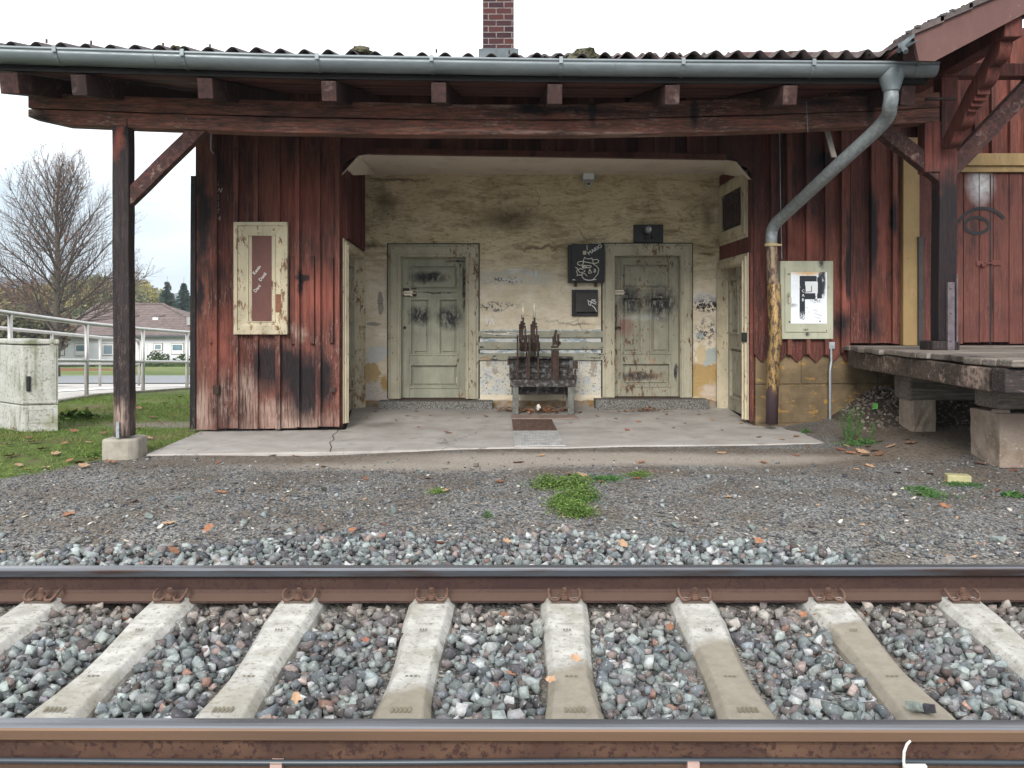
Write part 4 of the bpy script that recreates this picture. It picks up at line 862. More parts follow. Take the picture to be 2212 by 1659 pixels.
mb = MB(); mb.disc((LX(1241), Yl+.22, LZ_(820)), (1,0,0), .035, .04, 14); mb.bb((LX(1240), Yl+.1, LZ_(798)), (LX(1250), Yl+.2, LZ_(782))); mb.bb((LX(1243), Yl+.15, LZ_(830)), (LX(1247), Yl+.19, LZ_(800))); mb.bb((LX(1096), Yl+.14, LZ_(790)), (LX(1100), Yl+.18, LZ_(776))); mb.build('side_gear', m_iron, LF)
def lever(xc, tall=True):
    mb = MB()
    w = 11
    for dx in (-w, w*.82): mb.prism([(-.011,0),(.011,0),(.009,LZ_(724)-LZ_(822)),(-.009,LZ_(724)-LZ_(822))], (LX(xc+dx), Yl+.12, LZ_(822)), (1,0,0), (0,0,1), (0,-1,0), 0, .055, random.random())
    for i in range(5): mb.disc((LX(xc-8+i*2.6), Yl+.10, LZ_(750)), (1,0,0), .145 if i % 2 == 0 else .13, .006, 22)
    mb.disc((LX(xc-6), Yl+.10, LZ_(750)), (1,0,0), .05, .10, 12)
    mb.prism([(-.02,0),(.02,0),(.016,.22),(-.012,.22)], (LX(xc-2), Yl+.03, LZ_(735)), (1,0,0), (0,0,1), (0,-1,0), 0, .03)
    mb.bb((LX(xc-5), Yl+.02, LZ_(708)), (LX(xc+6), Yl+.08, LZ_(703))); mb.bb((LX(xc+4), Yl-.01, LZ_(740)), (LX(xc+7), Yl+.04, LZ_(704)))
    mb.bb((LX(xc-5), Yl, LZ_(712)), (LX(xc-1), Yl+.05, LZ_(695))); mb.bb((LX(xc+1), Yl, LZ_(702)), (LX(xc+6), Yl+.05, LZ_(697)))
    mb.bb((LX(xc-8), Yl+.01, LZ_(740)), (LX(xc-3), Yl+.06, LZ_(700))); mb.bb((LX(xc+2), Yl+.0, LZ_(760)), (LX(xc+9), Yl+.05, LZ_(728))); mb.bb((LX(xc-1), Yl+.01, LZ_(712)), (LX(xc+3), Yl+.045, LZ_(686))); mb.bb((LX(xc-3), Yl+.02, LZ_(690)), (LX(xc-2), Yl+.03, LZ_(680)))
    lv = mb.build('lever', m_ironl, LF, bevel=.002)
    mb = MB(); mb.tube([(LX(xc+1), Yl+.03, LZ_(688)), (LX(xc), Yl+.03, LZ_(655))], [.015,.014], 10); mb.build('handle', plain('worn_handle', (.62,.56,.45), .4, .2, .3, 14), lv, smooth=True)
lever(1129); lever(1154)
mb = MB(); mb.prism([(-.042,0),(.042,0),(.038,LZ_(757)-LZ_(822)),(-.036,LZ_(757)-LZ_(822))], (LX(1199.5), Yl+.10, LZ_(822)), (1,0,0), (0,0,1), (0,-1,0), 0, .03)
for dx in (-8, 7): mb.bb((LX(1199.5+dx), Yl+.05, LZ_(822)), (LX(1201+dx), Yl+.09, LZ_(754)))
mb.bb((LX(1191), Yl+.04, LZ_(752)), (LX(1207), Yl+.11, LZ_(748))); mb.bb((LX(1194), Yl+.05, LZ_(752)), (LX(1197), Yl+.10, LZ_(727))); mb.bb((LX(1204), Yl+.04, LZ_(748)), (LX(1209), Yl+.09, LZ_(722))); mb.bb((LX(1206), Yl+.04, LZ_(745)), (LX(1212), Yl+.08, LZ_(738)))
mb.tube([(LX(1200), Yl+.07, LZ_(745)), (LX(1199), Yl+.06, LZ_(726)), (LX(1202), Yl+.05, LZ_(713))], [.022,.016,.014], 8); mb.build('lever', m_ironl, LF, bevel=.002)
# ===================================================== FREIGHT SHED
SH = empty('freight_shed', (4.5, 9, .8), 'dark red boarded freight shed with gable roof and yellow door surround', 'shed')
m_shd = redwood('shed_door_boards', 'z', worn=.25, blk=.2, base=(.13,.042,.033), dark=(.07,.025,.020), lite=(.165,.062,.047))
m_yel = oldpaint('ochre_paint', (.32,.215,.095), (.12,.08,.05), .35, dirt=.5, stretch=(1,1,.4))
DZ = .845
mb = MB(); planks(mb, O, u, n, S(1979), 6.9, lambda s: DZ+.02, lambda s: CH-(372-YH)/F0*8.9, .168, bat=.0, th=.03, jit=.003)
for i in range(0): pass
shd = mb.build('door', m_shd, SH, bevel=.003)
sx_ = [PP(x, 560, FA) for x in (2104, 2128, 2137, 2157)]
mb = MB(); facbox(mb, 2104,565,2130,575, .03,.045); facbox(mb, 2135,563,2157,574, .03,.045); facbox(mb, 2120,567,2140,571, .045,.055); facbox(mb, 2112,570,2120,577, .05,.075); mb.build('latch', plain('painted_latch', (.13,.045,.035), .6, .2), shd, bevel=.003)
strokes('graffiti', FA, .038, [arc(2122,500,56,50,205,325,18), arc(2110,487,26,17,0,360,24)], .034, plain('spray_black', (.018,.02,.022), .7), SH)
wp = M('white_spray_cloud', .8); wq = tuple(PP(2115,400,FA)); 
nt = m_shd.node_tree; b_ = nt.nodes['Principled BSDF']
class _W(M):
    def __init__(s, m): s.m = m; s.t = m.node_tree; s.n = s.t.nodes; s.l = s.t.links; s.b = s.n['Principled BSDF']; s.pos = s.n.new('ShaderNodeNewGeometry').outputs['Position']; s._d = {}
ws = _W(m_shd); cur = ws.b.inputs['Base Color'].links[0].from_socket
ws.col(ws.mix(ws.ma('MULTIPLY', ws.blob(wq, (.19,.5,.26), .9, .05, 5), ws.mr(ws.noise(18, 4), .25, .6, .5, 1)), ws.mix(ws.blob((PP(2138,650,FA).x,8.9,PP(2138,650,FA).z), (.03,.5,.45), .8, .03, 6, .9), cur, (.015,.012,.012)), (.52,.52,.53)))
mb = MB(); facbox(mb, 2133.5,378,2136.5,744, .028,.034); mb.build('door_gap', m_blk, shd)
mb = MB(); planks(mb, O, u, n, S(1983), 6.9, lambda s: CH-(334-YH)/F0*8.9, lambda s: 3.0+.457*(s-2.76), .2, bat=.04, th=.02); mb.build('plank_wall', m_facR, SH)
mb = MB(); facbox(mb, 1943,300,1978,746, 0,.075); mb.build('door_post', m_yel, SH, bevel=.006)
mb = MB(); facbox(mb, 1979.5,335,2420,361, 0,.10); facbox(mb, 1979.5,361,2420,374, 0,.07); mb.build('lintel', m_yel, SH, bevel=.006)
mb = MB(); facbox(mb, 1973,513,1983,746, .0753,.10); mb.build('iron_guard', plain('dark_guard', (.05,.045,.045), .6, .2), SH)
mb = MB(); facbox(mb, 1700,180,2500,782, -.25,-.1); mb.build('rear_wall', m_red_side, SH)
# posts, braces
mb = MB(); Yp = 7.36
def px_(x, y, Y): return P(x, y, Y)
zb3 = DZ+.115
m_shp = redwood('shed_post_timber', 'z', worn=.5, base=(.16,.042,.032), dark=(.035,.016,.015), blk=.4, lite=(.24,.08,.06), black=[((*P(2048,590,7.36),), (.6,.6,1.0), .25, .10, 4)])
mb.beam(Vector((px_(2048,0,Yp).x, Yp+.08, zb3-.03)), P(2050,310,Yp)+Vector((0,.08,0)), .16, .15, up=(0,1,0), segs=6, jit=.003)
mb.beam(P(2053,310,Yp)+Vector((.0,.08,0)), P(2053,160,Yp)+Vector((.0,.08,0)), .15, .15, up=(0,1,0), segs=2)
sp_ = mb.build('post', m_shp, SH, bevel=.008)
mb = MB(); mb.bb((P(2014,0,Yp-.02).x, Yp-.02, DZ+.002), (P(2074,0,Yp-.02).x, Yp+.22, zb3-.03)); mb.build('base_block', m_dtimb, SH, bevel=.01)
mb = MB(); mb.bb((P(2047,0,Yp-.03).x, Yp-.034, DZ+.004), (P(2062,0,Yp-.03).x, Yp-.0, CH-(610-YH)/F0*Yp)); mb.bb((P(2064,0,Yp).x, Yp-.02, DZ+.03), (P(2067,0,Yp).x, Yp+.06, CH-(592-YH)/F0*Yp))
for y in (622, 675, 735): mb.disc(P(2054,y,Yp-.034), (0,-1,0), .012, .010, 8)
mb.build('iron_strap', plain('mauve_iron', (.12,.10,.11), .6, .3, .3, 20, .3), sp_, bevel=.003)
mb = MB(); mb.beam(P(2014,262,Yp)+Vector((0,.06,0)), P(2014,372,Yp)+Vector((0,.06,0)), .14, .14, up=(0,1,0), segs=2); mb.build('hanging_post', m_shp, ST, bevel=.008)
mb = MB(); mb.beam(P(2000,214,Yp-.1)+Vector((0,.0,0)), P(2064,213,Yp-.1), .03, .022); mb.build('iron_tie', m_iron, ST)
mb = MB(); mb.beam(P(2030,152,Yp)+Vector((0,.04,0)), P(2420,152,Yp+.2)+Vector((0,.04,0)), .14, .115, segs=4, jit=.003); mb.build('tie_beam', m_shp, SH, bevel=.008)
mb = MB(); mb.beam(P(2060,365,Yp)+Vector((0,.09,0)), P(2300,115,Yp)+Vector((0,.09,0)), .11, .15, segs=5, jit=.004); mb.build('brace', m_brace, SH, bevel=.008)
# scalloped bracket in the depth plane
bx0 = P(2061,0,7.2).x
def bracket():
    p0 = Vector((0, 7.30, CH-(316-YH)/F0*7.30)); p1 = Vector((0, 6.45, CH-(86-YH)/F0*6.45)); d = (p1-p0); L_ = d.length; d.normalize(); nn_ = Vector((0, -d.z, d.y));  nn_ = -nn_ if nn_.z > 0 else nn_
    low, up_ = [], []
    for i in range(91):
        t_ = i/90; prof = .035+.045*abs(math.sin(t_*math.pi*5.0))+.02*math.sin(t_*math.pi)
        if .42 < t_ < .62: prof = .06+.035*abs(math.sin(t_*math.pi*18))
        low.append((t_*L_, -prof)); 
    poly = low+[(L_, .05), (L_*.5, .075), (0, .05)]
    mb = MB(); mb.prism(poly, (bx0-.05, p0.y, p0.z), d, -nn_, (1,0,0), 0, .10, .6); return mb.build('carved_bracket', m_shp, SH, bevel=.005)
bracket()
mb = MB(); q = P(2190,58,6.36); mb.beam(q, Vector((q.x, 9.2, q.z)), .14, .15); mb.build('purlin', m_shp, SH, bevel=.008)
# bargeboard and roof
bl = [(1957,76),(2134,0),(2300,-75)]; 
def bp_(x, y, Y): return P(x, y, Y)
Ybg = 6.3
m_barge = oldpaint('bargeboard_paint', (.125,.060,.052), (.30,.27,.23), .22, sc=20, stretch=(1,1,1), dirt=.3)
tl = [bp_(1990,66,Ybg), bp_(2460,-150,Ybg), bp_(2460,-105,Ybg), bp_(2019,131,Ybg), bp_(1972,118,Ybg), bp_(1966,90,Ybg)]
tl = [bp_(1973,75,Ybg), bp_(2134,2,Ybg), bp_(2460,-146,Ybg), bp_(2460,-100,Ybg), bp_(2212,30,Ybg), bp_(2019,132,Ybg), bp_(1985,131,Ybg)]
mb = MB(); mb.add([v for v in tl]+[v+Vector((0,.035,0)) for v in tl], [tuple(range(7)), tuple(range(13,6,-1))]+[(i, i+7, (i+1) % 7+7, (i+1) % 7) for i in range(7)]); mb.build('bargeboard', m_barge, SH)
ra, rb = bp_(1966,78,Ybg), bp_(2460,-150,Ybg)
sl = (rb.z-ra.z)/(rb.x-ra.x)
mb = MB(); nr_ = 8
for i in range(nr_):   # overlapping tile courses seen on edge
    a = ra.lerp(rb, i/nr_); b = ra.lerp(rb, (i+1.12)/nr_)
    mb.add([a+Vector((0,-.03,0)), b+Vector((0,-.03,-.012)), b+Vector((0,4.0,-.012)), a+Vector((0,4.0,0)), a+Vector((0,-.03,.045)), b+Vector((0,-.03,.033)), b+Vector((0,4.0,.033)), a+Vector((0,4.0,.045))], [(0,1,5,4),(4,5,6,7),(3,7,6,2),(0,4,7,3),(1,2,6,5),(0,3,2,1)], random.random())
    for j in range(26): lump(mb, a.lerp(b, random.random())+Vector((0, random.uniform(-.03,.3), .04)), (.03,.02,.016), 7, i*31+j)
rs = mb.build('roof', rm.m, SH)
mb = MB(); mb.add([ra+Vector((0,.04,-.02)), rb+Vector((0,.04,-.02)), rb+Vector((0,3.6,-.02)), ra+Vector((0,3.6,-.02)), ra+Vector((0,.04,-.05)), rb+Vector((0,.04,-.05)), rb+Vector((0,3.6,-.05)), ra+Vector((0,3.6,-.05))], [(0,1,2,3),(7,6,5,4),(0,4,5,1),(3,2,6,7),(0,3,7,4),(1,5,6,2)]); mb.build('roof_boarding', m_soff, SH)
mb = MB(); mb.beam(ra+Vector((.42,.5,-.13+.42*sl)), rb+Vector((.1,.5,-.13)), .11, .13); mb.build('rafter', m_raft, SH, bevel=.006)
mb = MB(); mb.tube([bp_(1957,112,5.9), bp_(1950,100,5.95), bp_(1964,86,5.95)], .02, 6); mb.add([bp_(1938,96,6.1), bp_(1976,72,6.1), bp_(1976,80,6.1), bp_(1942,104,6.1), bp_(1938,96,6.5), bp_(1976,72,6.5), bp_(1976,80,6.5), bp_(1942,104,6.5)], [(0,1,2,3),(0,4,5,1),(3,2,6,7),(0,3,7,4)]); mb.add([bp_(1935,108,6.0), bp_(1985,84,5.8), bp_(1985,87,5.8), bp_(1940,116,6.0)], [(0,1,2,3)]); mb.build('lead_valley', bpy.data.materials['dull_lead'], SH)
mb = MB(); facbox(mb, 1600,112,1950,130, -.05,.0, (6.60,.08)); mb.build('board', m_barge, ST)
# ===================================================== LOADING DOCK
DK = empty('loading_dock', (4.2, 7.2, 0), 'weathered timber loading dock on stone pillars beside the station', 'loading platform')
dkm = redwood('grey_deck_timber', 'x', worn=.7, base=(.22,.19,.16), dark=(.07,.057,.048), blk=.6, lite=(.42,.38,.33))
mb = MB(); Yd = 5.52; i = 0
while Yd < 8.80:
    w_ = random.uniform(.16, .22); xl = 3.29+(Yd-5.52)*.055+random.uniform(-.05,.03); tz = random.uniform(-.006,.006); 
    if i == 0: w_ = .2
    mb.prism([(xl, Yd+.004), (7.4, Yd+.004), (7.4, Yd+w_-.004), (xl+random.uniform(-.02,.02), Yd+w_-.004)], (0,0,0), (1,0,0), (0,1,0), (0,0,1), DZ-.048+tz, DZ+tz, random.random()); Yd += w_; i += 1
mb.build('deck', dkm, DK, bevel=.010)
dbm = redwood('charred_dock_beam', 'y', worn=.8, base=(.11,.08,.06), dark=(.03,.023,.02), blk=.6, lite=(.20,.15,.11), bare=[((3.33,6.0,.75), (.2,.22,.2), .4, .05, 6)])
mb = MB(); a = P(1845,777,8.6); mb.beam(Vector((3.55,8.62,DZ-.135)), Vector((3.375,5.78,DZ-.145)), .15, .165, segs=6, jit=.004); mb.build('side_beam', dbm, DK, bevel=.012)
mb = MB(); mb.beam(Vector((3.30,5.66,DZ-.140)), Vector((7.3,5.66,DZ-.140)), .17, .17, segs=8, jit=.004); mb.build('front_beam', redwood('charred_front_beam', 'x', worn=.5, base=(.04,.03,.028), dark=(.012,.011,.012), blk=.7, lite=(.07,.06,.055)), DK, bevel=.014)
pil = M('pillar_sandstone', .92, spec=.12); pic = pil.mix(pil.mr(pil.noise(6, 6), .35, .65), (.24,.185,.14), (.40,.33,.27)); pic = pil.mix(pil.mr(pil.noise(40, 5), .6, .68, 0, .7), pic, (.55,.50,.44)); pic = pil.mix(pil.mr(pil.noise(3, 5), .5, .62, 0, .5), pic, (.25,.17,.15)); pil.col(pic); pil.bump(pil.noise(16, 7), .9, .02)
def rough_block(mb, x0, x1, y0, y1, z0, z1, sd):
    rr = random.Random(sd); n_ = 5; vs = []; idx = {}
    def pt(i, j, k_):
        key = (i, j, k_)
        if key not in idx:
            idx[key] = len(vs); r_ = lambda: rr.uniform(-.007,.007); vs.append((x0+(x1-x0)*i/n_+r_(), y0+(y1-y0)*j/n_+r_(), z0+(z1-z0)*k_/n_+r_()*.6))
        return idx[key]
    fs = []
    for a in range(n_):
        for b in range(n_):
            fs += [(pt(a,0,b),pt(a+1,0,b),pt(a+1,0,b+1),pt(a,0,b+1)), (pt(a,n_,b),pt(a,n_,b+1),pt(a+1,n_,b+1),pt(a+1,n_,b)), (pt(0,a,b),pt(0,a,b+1),pt(0,a+1,b+1),pt(0,a+1,b)), (pt(n_,a,b),pt(n_,a+1,b),pt(n_,a+1,b+1),pt(n_,a,b+1)), (pt(a,b,n_),pt(a+1,b,n_),pt(a+1,b+1,n_),pt(a,b+1,n_)), (pt(a,b,0),pt(a,b+1,0),pt(a+1,b+1,0),pt(a+1,b,0))]
    mb.add(vs, fs, rr.random())
Y1 = 7.75
mb = MB(); xa = P(1972,0,Y1).x; xb = P(2024,0,Y1).x; rough_block(mb, xa, xb, Y1, Y1+.30, -.05, CH-(864-YH)/F0*Y1, 3); mb.build('stone_pillar', pil.m, DK, bevel=.01)
mb = MB(); xa = P(1963,0,Y1).x; mb.beam(Vector((xa, Y1+.15, CH-(838-YH)/F0*Y1)), Vector((7, Y1+.15, CH-(838-YH)/F0*Y1+.02)), .32, (868-813)/F0*Y1, segs=6, jit=.006); mb.build('cross_beam', dkm, DK, bevel=.025)
Y2 = 6.35
mb = MB(); xa = P(2160,0,Y2).x; rough_block(mb, xa, xa+.62, Y2, Y2+.42, -.02, CH-(893-YH)/F0*Y2, 5); mb.build('stone_pillar', pil.m, DK, bevel=.012)
mb = MB(); xa = P(2157,0,Y2).x; mb.beam(Vector((xa, Y2+.17, CH-(858-YH)/F0*Y2)), Vector((7, Y2+.17, CH-(858-YH)/F0*Y2)), .34, (886-832)/F0*Y2, segs=6, jit=.006); mb.build('cross_beam', dkm, DK, bevel=.02)
mb = MB(); mb.box((P(2150,0,Y2).x+.06, Y2+.03, CH-(889-YH)/F0*Y2), (.12,.05,.028)); mb.build('shim', pil.m, DK, bevel=.006)
# ===================================================== TRACK
def zs(Y): return -.165+(Y-3.78)*.068
railm = M('rail_rust', .75, .25); lz = railm.sep(railm.obj()); rr_ = railm.noise(9, 6, None, (.5,1,1)); 
rc2 = railm.mix(railm.mr(rr_, .35, .65), (.085,.045,.032), (.15,.085,.055)); rc2 = railm.mix(railm.mr(railm.noise(55, 6), .53, .60, 0, .85), rc2, (.045,.022,.020))
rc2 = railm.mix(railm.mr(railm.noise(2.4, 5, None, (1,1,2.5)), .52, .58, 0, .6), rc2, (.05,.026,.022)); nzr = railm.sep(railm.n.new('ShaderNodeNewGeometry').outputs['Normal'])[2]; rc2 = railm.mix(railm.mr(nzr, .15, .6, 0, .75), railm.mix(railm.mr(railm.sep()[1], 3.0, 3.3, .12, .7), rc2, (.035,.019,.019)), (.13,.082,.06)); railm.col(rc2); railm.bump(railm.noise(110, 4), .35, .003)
hdm = M('rail_head_steel', .36, .7); hdm.col(hdm.mix(hdm.mr(hdm.noise(5, 5, None, (.08,3,3)), .4, .6), (.16,.165,.18), (.25,.255,.27))); hdm.rough(hdm.mr(hdm.noise(14, 4, None, (.1,1,1)), .3, .7, .22, .42))
hds1 = M('rail_head_side_dark', .45, .7); hds1.col(hds1.mix(hds1.mr(hds1.noise(8, 5, None, (.2,2,2)), .45, .65), (.09,.10,.115), (.06,.04,.035)))
hds2 = M('rail_head_side_brown', .55, .45); hds2.col(hds2.mix(hds2.mr(hds2.noise(4, 5, None, (.2,3,3)), .35, .65), (.18,.112,.072), (.14,.088,.06)))
def rail(name, yc, z0, dyL, dyR, mside, label):
    # profile in (y,z): half-widths
    foot = [(-.0625,0),(.0625,0),(.0625,.010),(.040,.017),(.013,.030),(.008,.045),(.008,.090),(.012,.104),(.030,.111),(.0335,.113)]
    prof = foot+[(-y, z) for y, z in foot[::-1][:-2]]; body = [(y, z) for y, z in prof]
    r = empty(name, (0, yc, z0), label, 'rail')
    xs3 = np.linspace(-6, 6, 25)
    def ext(pr, m, nm, close=True, parent=r):
        mb = MB(); vs = []; k = len(pr)
        for x in xs3:
            dy = dyL+(dyR-dyL)*(x+3)/6; vs += [(x, yc+dy+y, z0+z+dy*.068) for y, z in pr]
        fs = [(i*k+j, i*k+(j+1) % k, (i+1)*k+(j+1) % k, (i+1)*k+j) for i in range(len(xs3)-1) for j in range(k if close else k-1)]
        fs += [tuple(range(k))[::-1], tuple((len(xs3)-1)*k+j for j in range(k))] if close else []
        mb.add(vs, fs); return mb.build(nm, m, parent)
    web = [(-.0625,0),(.0625,0),(.0625,.010),(.040,.017),(.013,.030),(.008,.045),(.008,.090),(.014,.112),(-.014,.112),(-.008,.090),(-.008,.045),(-.013,.030),(-.040,.017),(-.0625,.010)]
    ext(web, railm.m, 'web')
    head = [(-.028,.108),(.028,.108),(.0335,.113),(.0335,.139),(.0300,.1445),(-.0300,.1445),(-.0335,.139),(-.0335,.113)]
    ext(head, mside, 'head')
    topp = [(-.0302,.1447),(.0302,.1447),(.024,.1485),(.008,.150),(-.008,.150),(-.024,.1485)]
    ext(topp, hdm.m, 'running_surface'); return r
YF, YN = 3.875, 2.435
zF = CH-(1229-YH)/F0*(YF-.03)-.1455; zN = CH-(1561-YH)/F0*(YN-.0)-.149
rail('rail', YF, zF, -.01, .01, hds1.m, 'far rail of the track with dark steel head, in front of the ballast strip')
rail('rail', YN, zN, .012, -.012, hds2.m, 'near rail across the bottom of the view with brown head')
# ---- sleepers
slm = M('sleeper_concrete', .9, spec=.2)
sc3 = slm.mix(slm.mr(slm.noise(14, 6), .35, .65), (.31,.30,.275), (.46,.45,.42)); sc3 = slm.mix(slm.mr(slm.noise(50, 6), .54, .66, 0, .8), sc3, (.19,.17,.135)); sc3 = slm.mix(slm.mr(slm.rnd(), 0, 1, 0, .25), sc3, (.22,.21,.185)); sc3 = slm.mix(slm.mr(slm.noise(5, 5), .5, .68, 0, .5), sc3, (.22,.205,.155))
p_ = slm.sep(slm.dpos(.06, 5)); edge = slm.ma('ADD', p_[1], slm.ma('MULTIPLY', p_[0], -.30)); lim = slm.ma('MULTIPLY', slm.mr(edge, 3.18, 3.12), slm.ma('MULTIPLY', slm.mr(p_[0], -.60, -.55), slm.mr(p_[0], 1.78, 1.72)))
lim2 = slm.ma('MULTIPLY', slm.mr(slm.ma('ABSOLUTE', slm.ma('SUBTRACT', p_[1], 2.96)), .14, .06), slm.mr(p_[0], -.45, -.6))
sc3 = slm.mix(slm.ma('MULTIPLY', lim, .85), sc3, slm.mix(slm.mr(slm.noise(20, 5), .3, .7), (.17,.148,.112), (.23,.202,.155))); sc3 = slm.mix(slm.ma('MULTIPLY', lim2, .5), sc3, (.22,.20,.15))
slm.col(sc3); slm.bump(slm.noise(90, 5), .5, .004)
impm = plain('moulded_mark', (.15,.13,.09), .9); clipm = plain('clip_rust', (.13,.075,.055), .6, .35, .35, 40, .3)
cx = [84, 363, 643, 931, 1219, 1502, 1792, 2084]
bxs = [-285, 95, 467, 860, 1244, 1626, 2017, 2400]
def sleeper(i, xt, xb):
    Ya, Yb2 = 3.78, 2.81; pa = Vector((P(xt,0,Ya).x, Ya, 0)); pbm = Vector((P(xb,0,Yb2).x, Yb2, 0)); d = (pa-pbm)/(Ya-Yb2)
    def c(Y): return pa+d*(Y-Ya)
    names = ['pale concrete sleeper cut by the left picture edge', 'second concrete sleeper from the left, pale with brown moulded mark', 'concrete sleeper under the lamp-less left porch wall, third from left, pale all along', 'concrete sleeper left of the middle with brown lower half', 'straightest concrete sleeper in the middle, half pale half brown', 'concrete sleeper right of the middle, brown in its nearer two thirds', 'brown-stained concrete sleeper with two loose stones on it', 'pale concrete sleeper at the right picture edge']
    names[2] = 'third concrete sleeper from the left, pale along most of its length'
    r = empty('sleeper', (c(3.2).x, 3.2, -.2), names[i], 'railway sleeper', 'concrete sleepers under the track')
    sec = [(1.9,.095,-.004),(2.10,.095,-.004),(2.5,.092,0),(2.66,.092,.0),(2.86,.085,-.002),(3.0,.074,-.008),(3.16,.068,-.014),(3.32,.070,-.012),(3.5,.078,-.006),(3.64,.086,0),(3.80,.086,.002),(4.0,.088,.0),(4.25,.09,-.01)]
    mb = MB(); vs = []
    for Y, hw, dz in sec:
        q = c(Y); z = zs(Y)+dz; vs += [(q.x-hw-.045, Y, z-.14), (q.x-hw-.018, Y, z-.030), (q.x-hw+.008, Y, z), (q.x+hw-.008, Y, z), (q.x+hw+.018, Y, z-.030), (q.x+hw+.045, Y, z-.14)]
    fs = []; k = 6
    for a in range(len(sec)-1): fs += [(a*k+j, (a+1)*k+j, (a+1)*k+(j+1) % k, a*k+(j+1) % k) for j in range(k)]
    fs += [tuple(range(k)), tuple((len(sec)-1)*k+j for j in range(k))[::-1]]
    mb.add(vs, fs, random.random()); b = mb.build('concrete_body', slm.m, r, smooth=False, bevel=.006)
    mb = MB()
    for Y, w_, h_, n_ in ((2.875,.075,.035,5), (3.13,.05,.010,3), (3.56,.12,.003,1), (3.50,.035,.02,3)):
        q = c(Y); z = zs(Y)-.002+.0045+( -.006 if 2.95 < Y < 3.5 else 0)
        for j in range(n_): 
            dx = (j-(n_-1)/2)*w_/n_; mb.add([(q.x+dx-w_/n_*.32, Y-h_/2, zs(Y-h_/2)+.0025-(.011 if 3 < Y < 3.3 else 0)), (q.x+dx+w_/n_*.32, Y-h_/2, zs(Y-h_/2)+.0025-(.011 if 3 < Y < 3.3 else 0)), (q.x+dx+w_/n_*.32, Y+h_/2*random.uniform(.4,1), zs(Y+h_/2)+.0025-(.011 if 3 < Y < 3.3 else 0)), (q.x+dx-w_/n_*.32, Y+h_/2, zs(Y+h_/2)+.0025-(.011 if 3 < Y < 3.3 else 0))], [(0,1,2,3)])
    mb.build('moulded_mark', impm, b)
    for Yr, sg in ((YF, -1), (YN, -1), (YN, 1), (YF, 1)):
        # tension clamp: W-shaped spring with a bolt in the middle
        Ys = Yr+sg*.0625; q = c(Ys); z0 = zs(Ys)
        def L(a, b_, h_): return Vector((q.x+a, Ys+sg*b_, z0+h_))
        ptsc = [L(-.066,-.020,.042), L(-.071,-.004,.040), L(-.070,.026,.028), L(-.058,.042,.014), L(-.036,.042,.012), L(-.022,.026,.018), L(-.020,.006,.024), L(0,-.002,.026), L(.020,.006,.024), L(.022,.026,.018), L(.036,.042,.012), L(.058,.042,.014), L(.070,.026,.028), L(.071,-.004,.040), L(.066,-.020,.042)]
        mb = MB(); mb.tube(spline(ptsc, 4), .0072, 8); cl = mb.build('rail_clip', clipm, r, smooth=True)
        mb = MB(); mb.disc(L(0,.016,.010), (0,0,1), .024, .020, 12); mb.disc(L(0,.016,.030), (0,0,1), .019, .006, 12); mb.box(L(0,.016,.048), (.018,.018,.024), Matrix.Rotation(.6, 3, 'Z')); mb.build('bolt', clipm, cl, bevel=.002)
        mb = MB(); mb.box(L(0,.022,.003), (.120,.05,.010)); mb.build('guide_plate', plain('dark_plate', (.10,.075,.06), .7) if 'dark_plate' not in bpy.data.materials else bpy.data.materials['dark_plate'], r)
for i, (a, b) in enumerate(zip(cx, bxs)): sleeper(i, a, b)
# cable and tag at the near rail
yc = YN-.028
mb = MB(); mb.tube([(x, yc-.012*(x+2)/4*.0+.004*math.sin(x*2.0), CH-958*2.4/F0-.003*(x)/2+.002*math.sin(x*3)) for x in np.linspace(-5, 5, 60)], .0085, 10)
CB = mb.build('cable', plain('black_cable', (.035,.045,.055), .35, 0, .1, 9, 0, .5), smooth=True); tag(CB, 'thin black cable running along the foot of the near rail', 'cable')
for x in (594, 1500): 
    p = P(x, 1650, yc-.02); mb = MB(); mb.box((p.x, yc, CH-958*2.4/F0-.014), (.034,.024,.034)); mb.build('cable_clip', plain('pinkish_clip', (.40,.28,.24), .6) if 'pinkish_clip' not in bpy.data.materials else bpy.data.materials['pinkish_clip'], CB)
tg = plain('white_plastic', (.70,.68,.63), .5, 0, .1)
mb = MB(); Yt = yc-.03; mb.tube([P(1967,1600,Yt), P(1959,1608,Yt), P(1953,1624,Yt), P(1952,1645,Yt), P(1955,1662,Yt)], [.003,.0038,.004,.004,.005], 8); mb.box(P(1976,1659,Yt), (.065,.012,.018)); t1 = mb.build('cable_tie', tg); tag(t1, 'white curled plastic cable tie with tag at the bottom edge of the near rail', 'cable tie')
# ===================================================== STONES
def stone_variants(n, seed, pts=11, flat=(1,1,1)):
    out_ = []; r = np.random.default_rng(seed)
    for i in range(n):
        b = bmesh.new()
        asp = np.array([1, r.uniform(.55,.95), r.uniform(.45,.85)])*np.array(flat)
        for q in range(9):
            p = np.array([(q & 1)*2-1, (q >> 1 & 1)*2-1, (q >> 2 & 1)*2-1])*r.uniform(.35,1.0,3) if q < 8 else r.uniform(-1,1,3)*np.array([1.15,1.1,1.0])
            p = p*.5*asp
            b.verts.new(p)
        h = bmesh.ops.convex_hull(b, input=b.verts[:]); 
        bmesh.ops.delete(b, geom=[v for v in b.verts if not v.link_faces], context='VERTS')
        bmesh.ops.triangulate(b, faces=b.faces[:]); b.verts.index_update()
        out_.append((np.array([v.co[:] for v in b.verts]), np.array([[v.index for v in f.verts] for f in b.faces]))); b.free()
    return out_
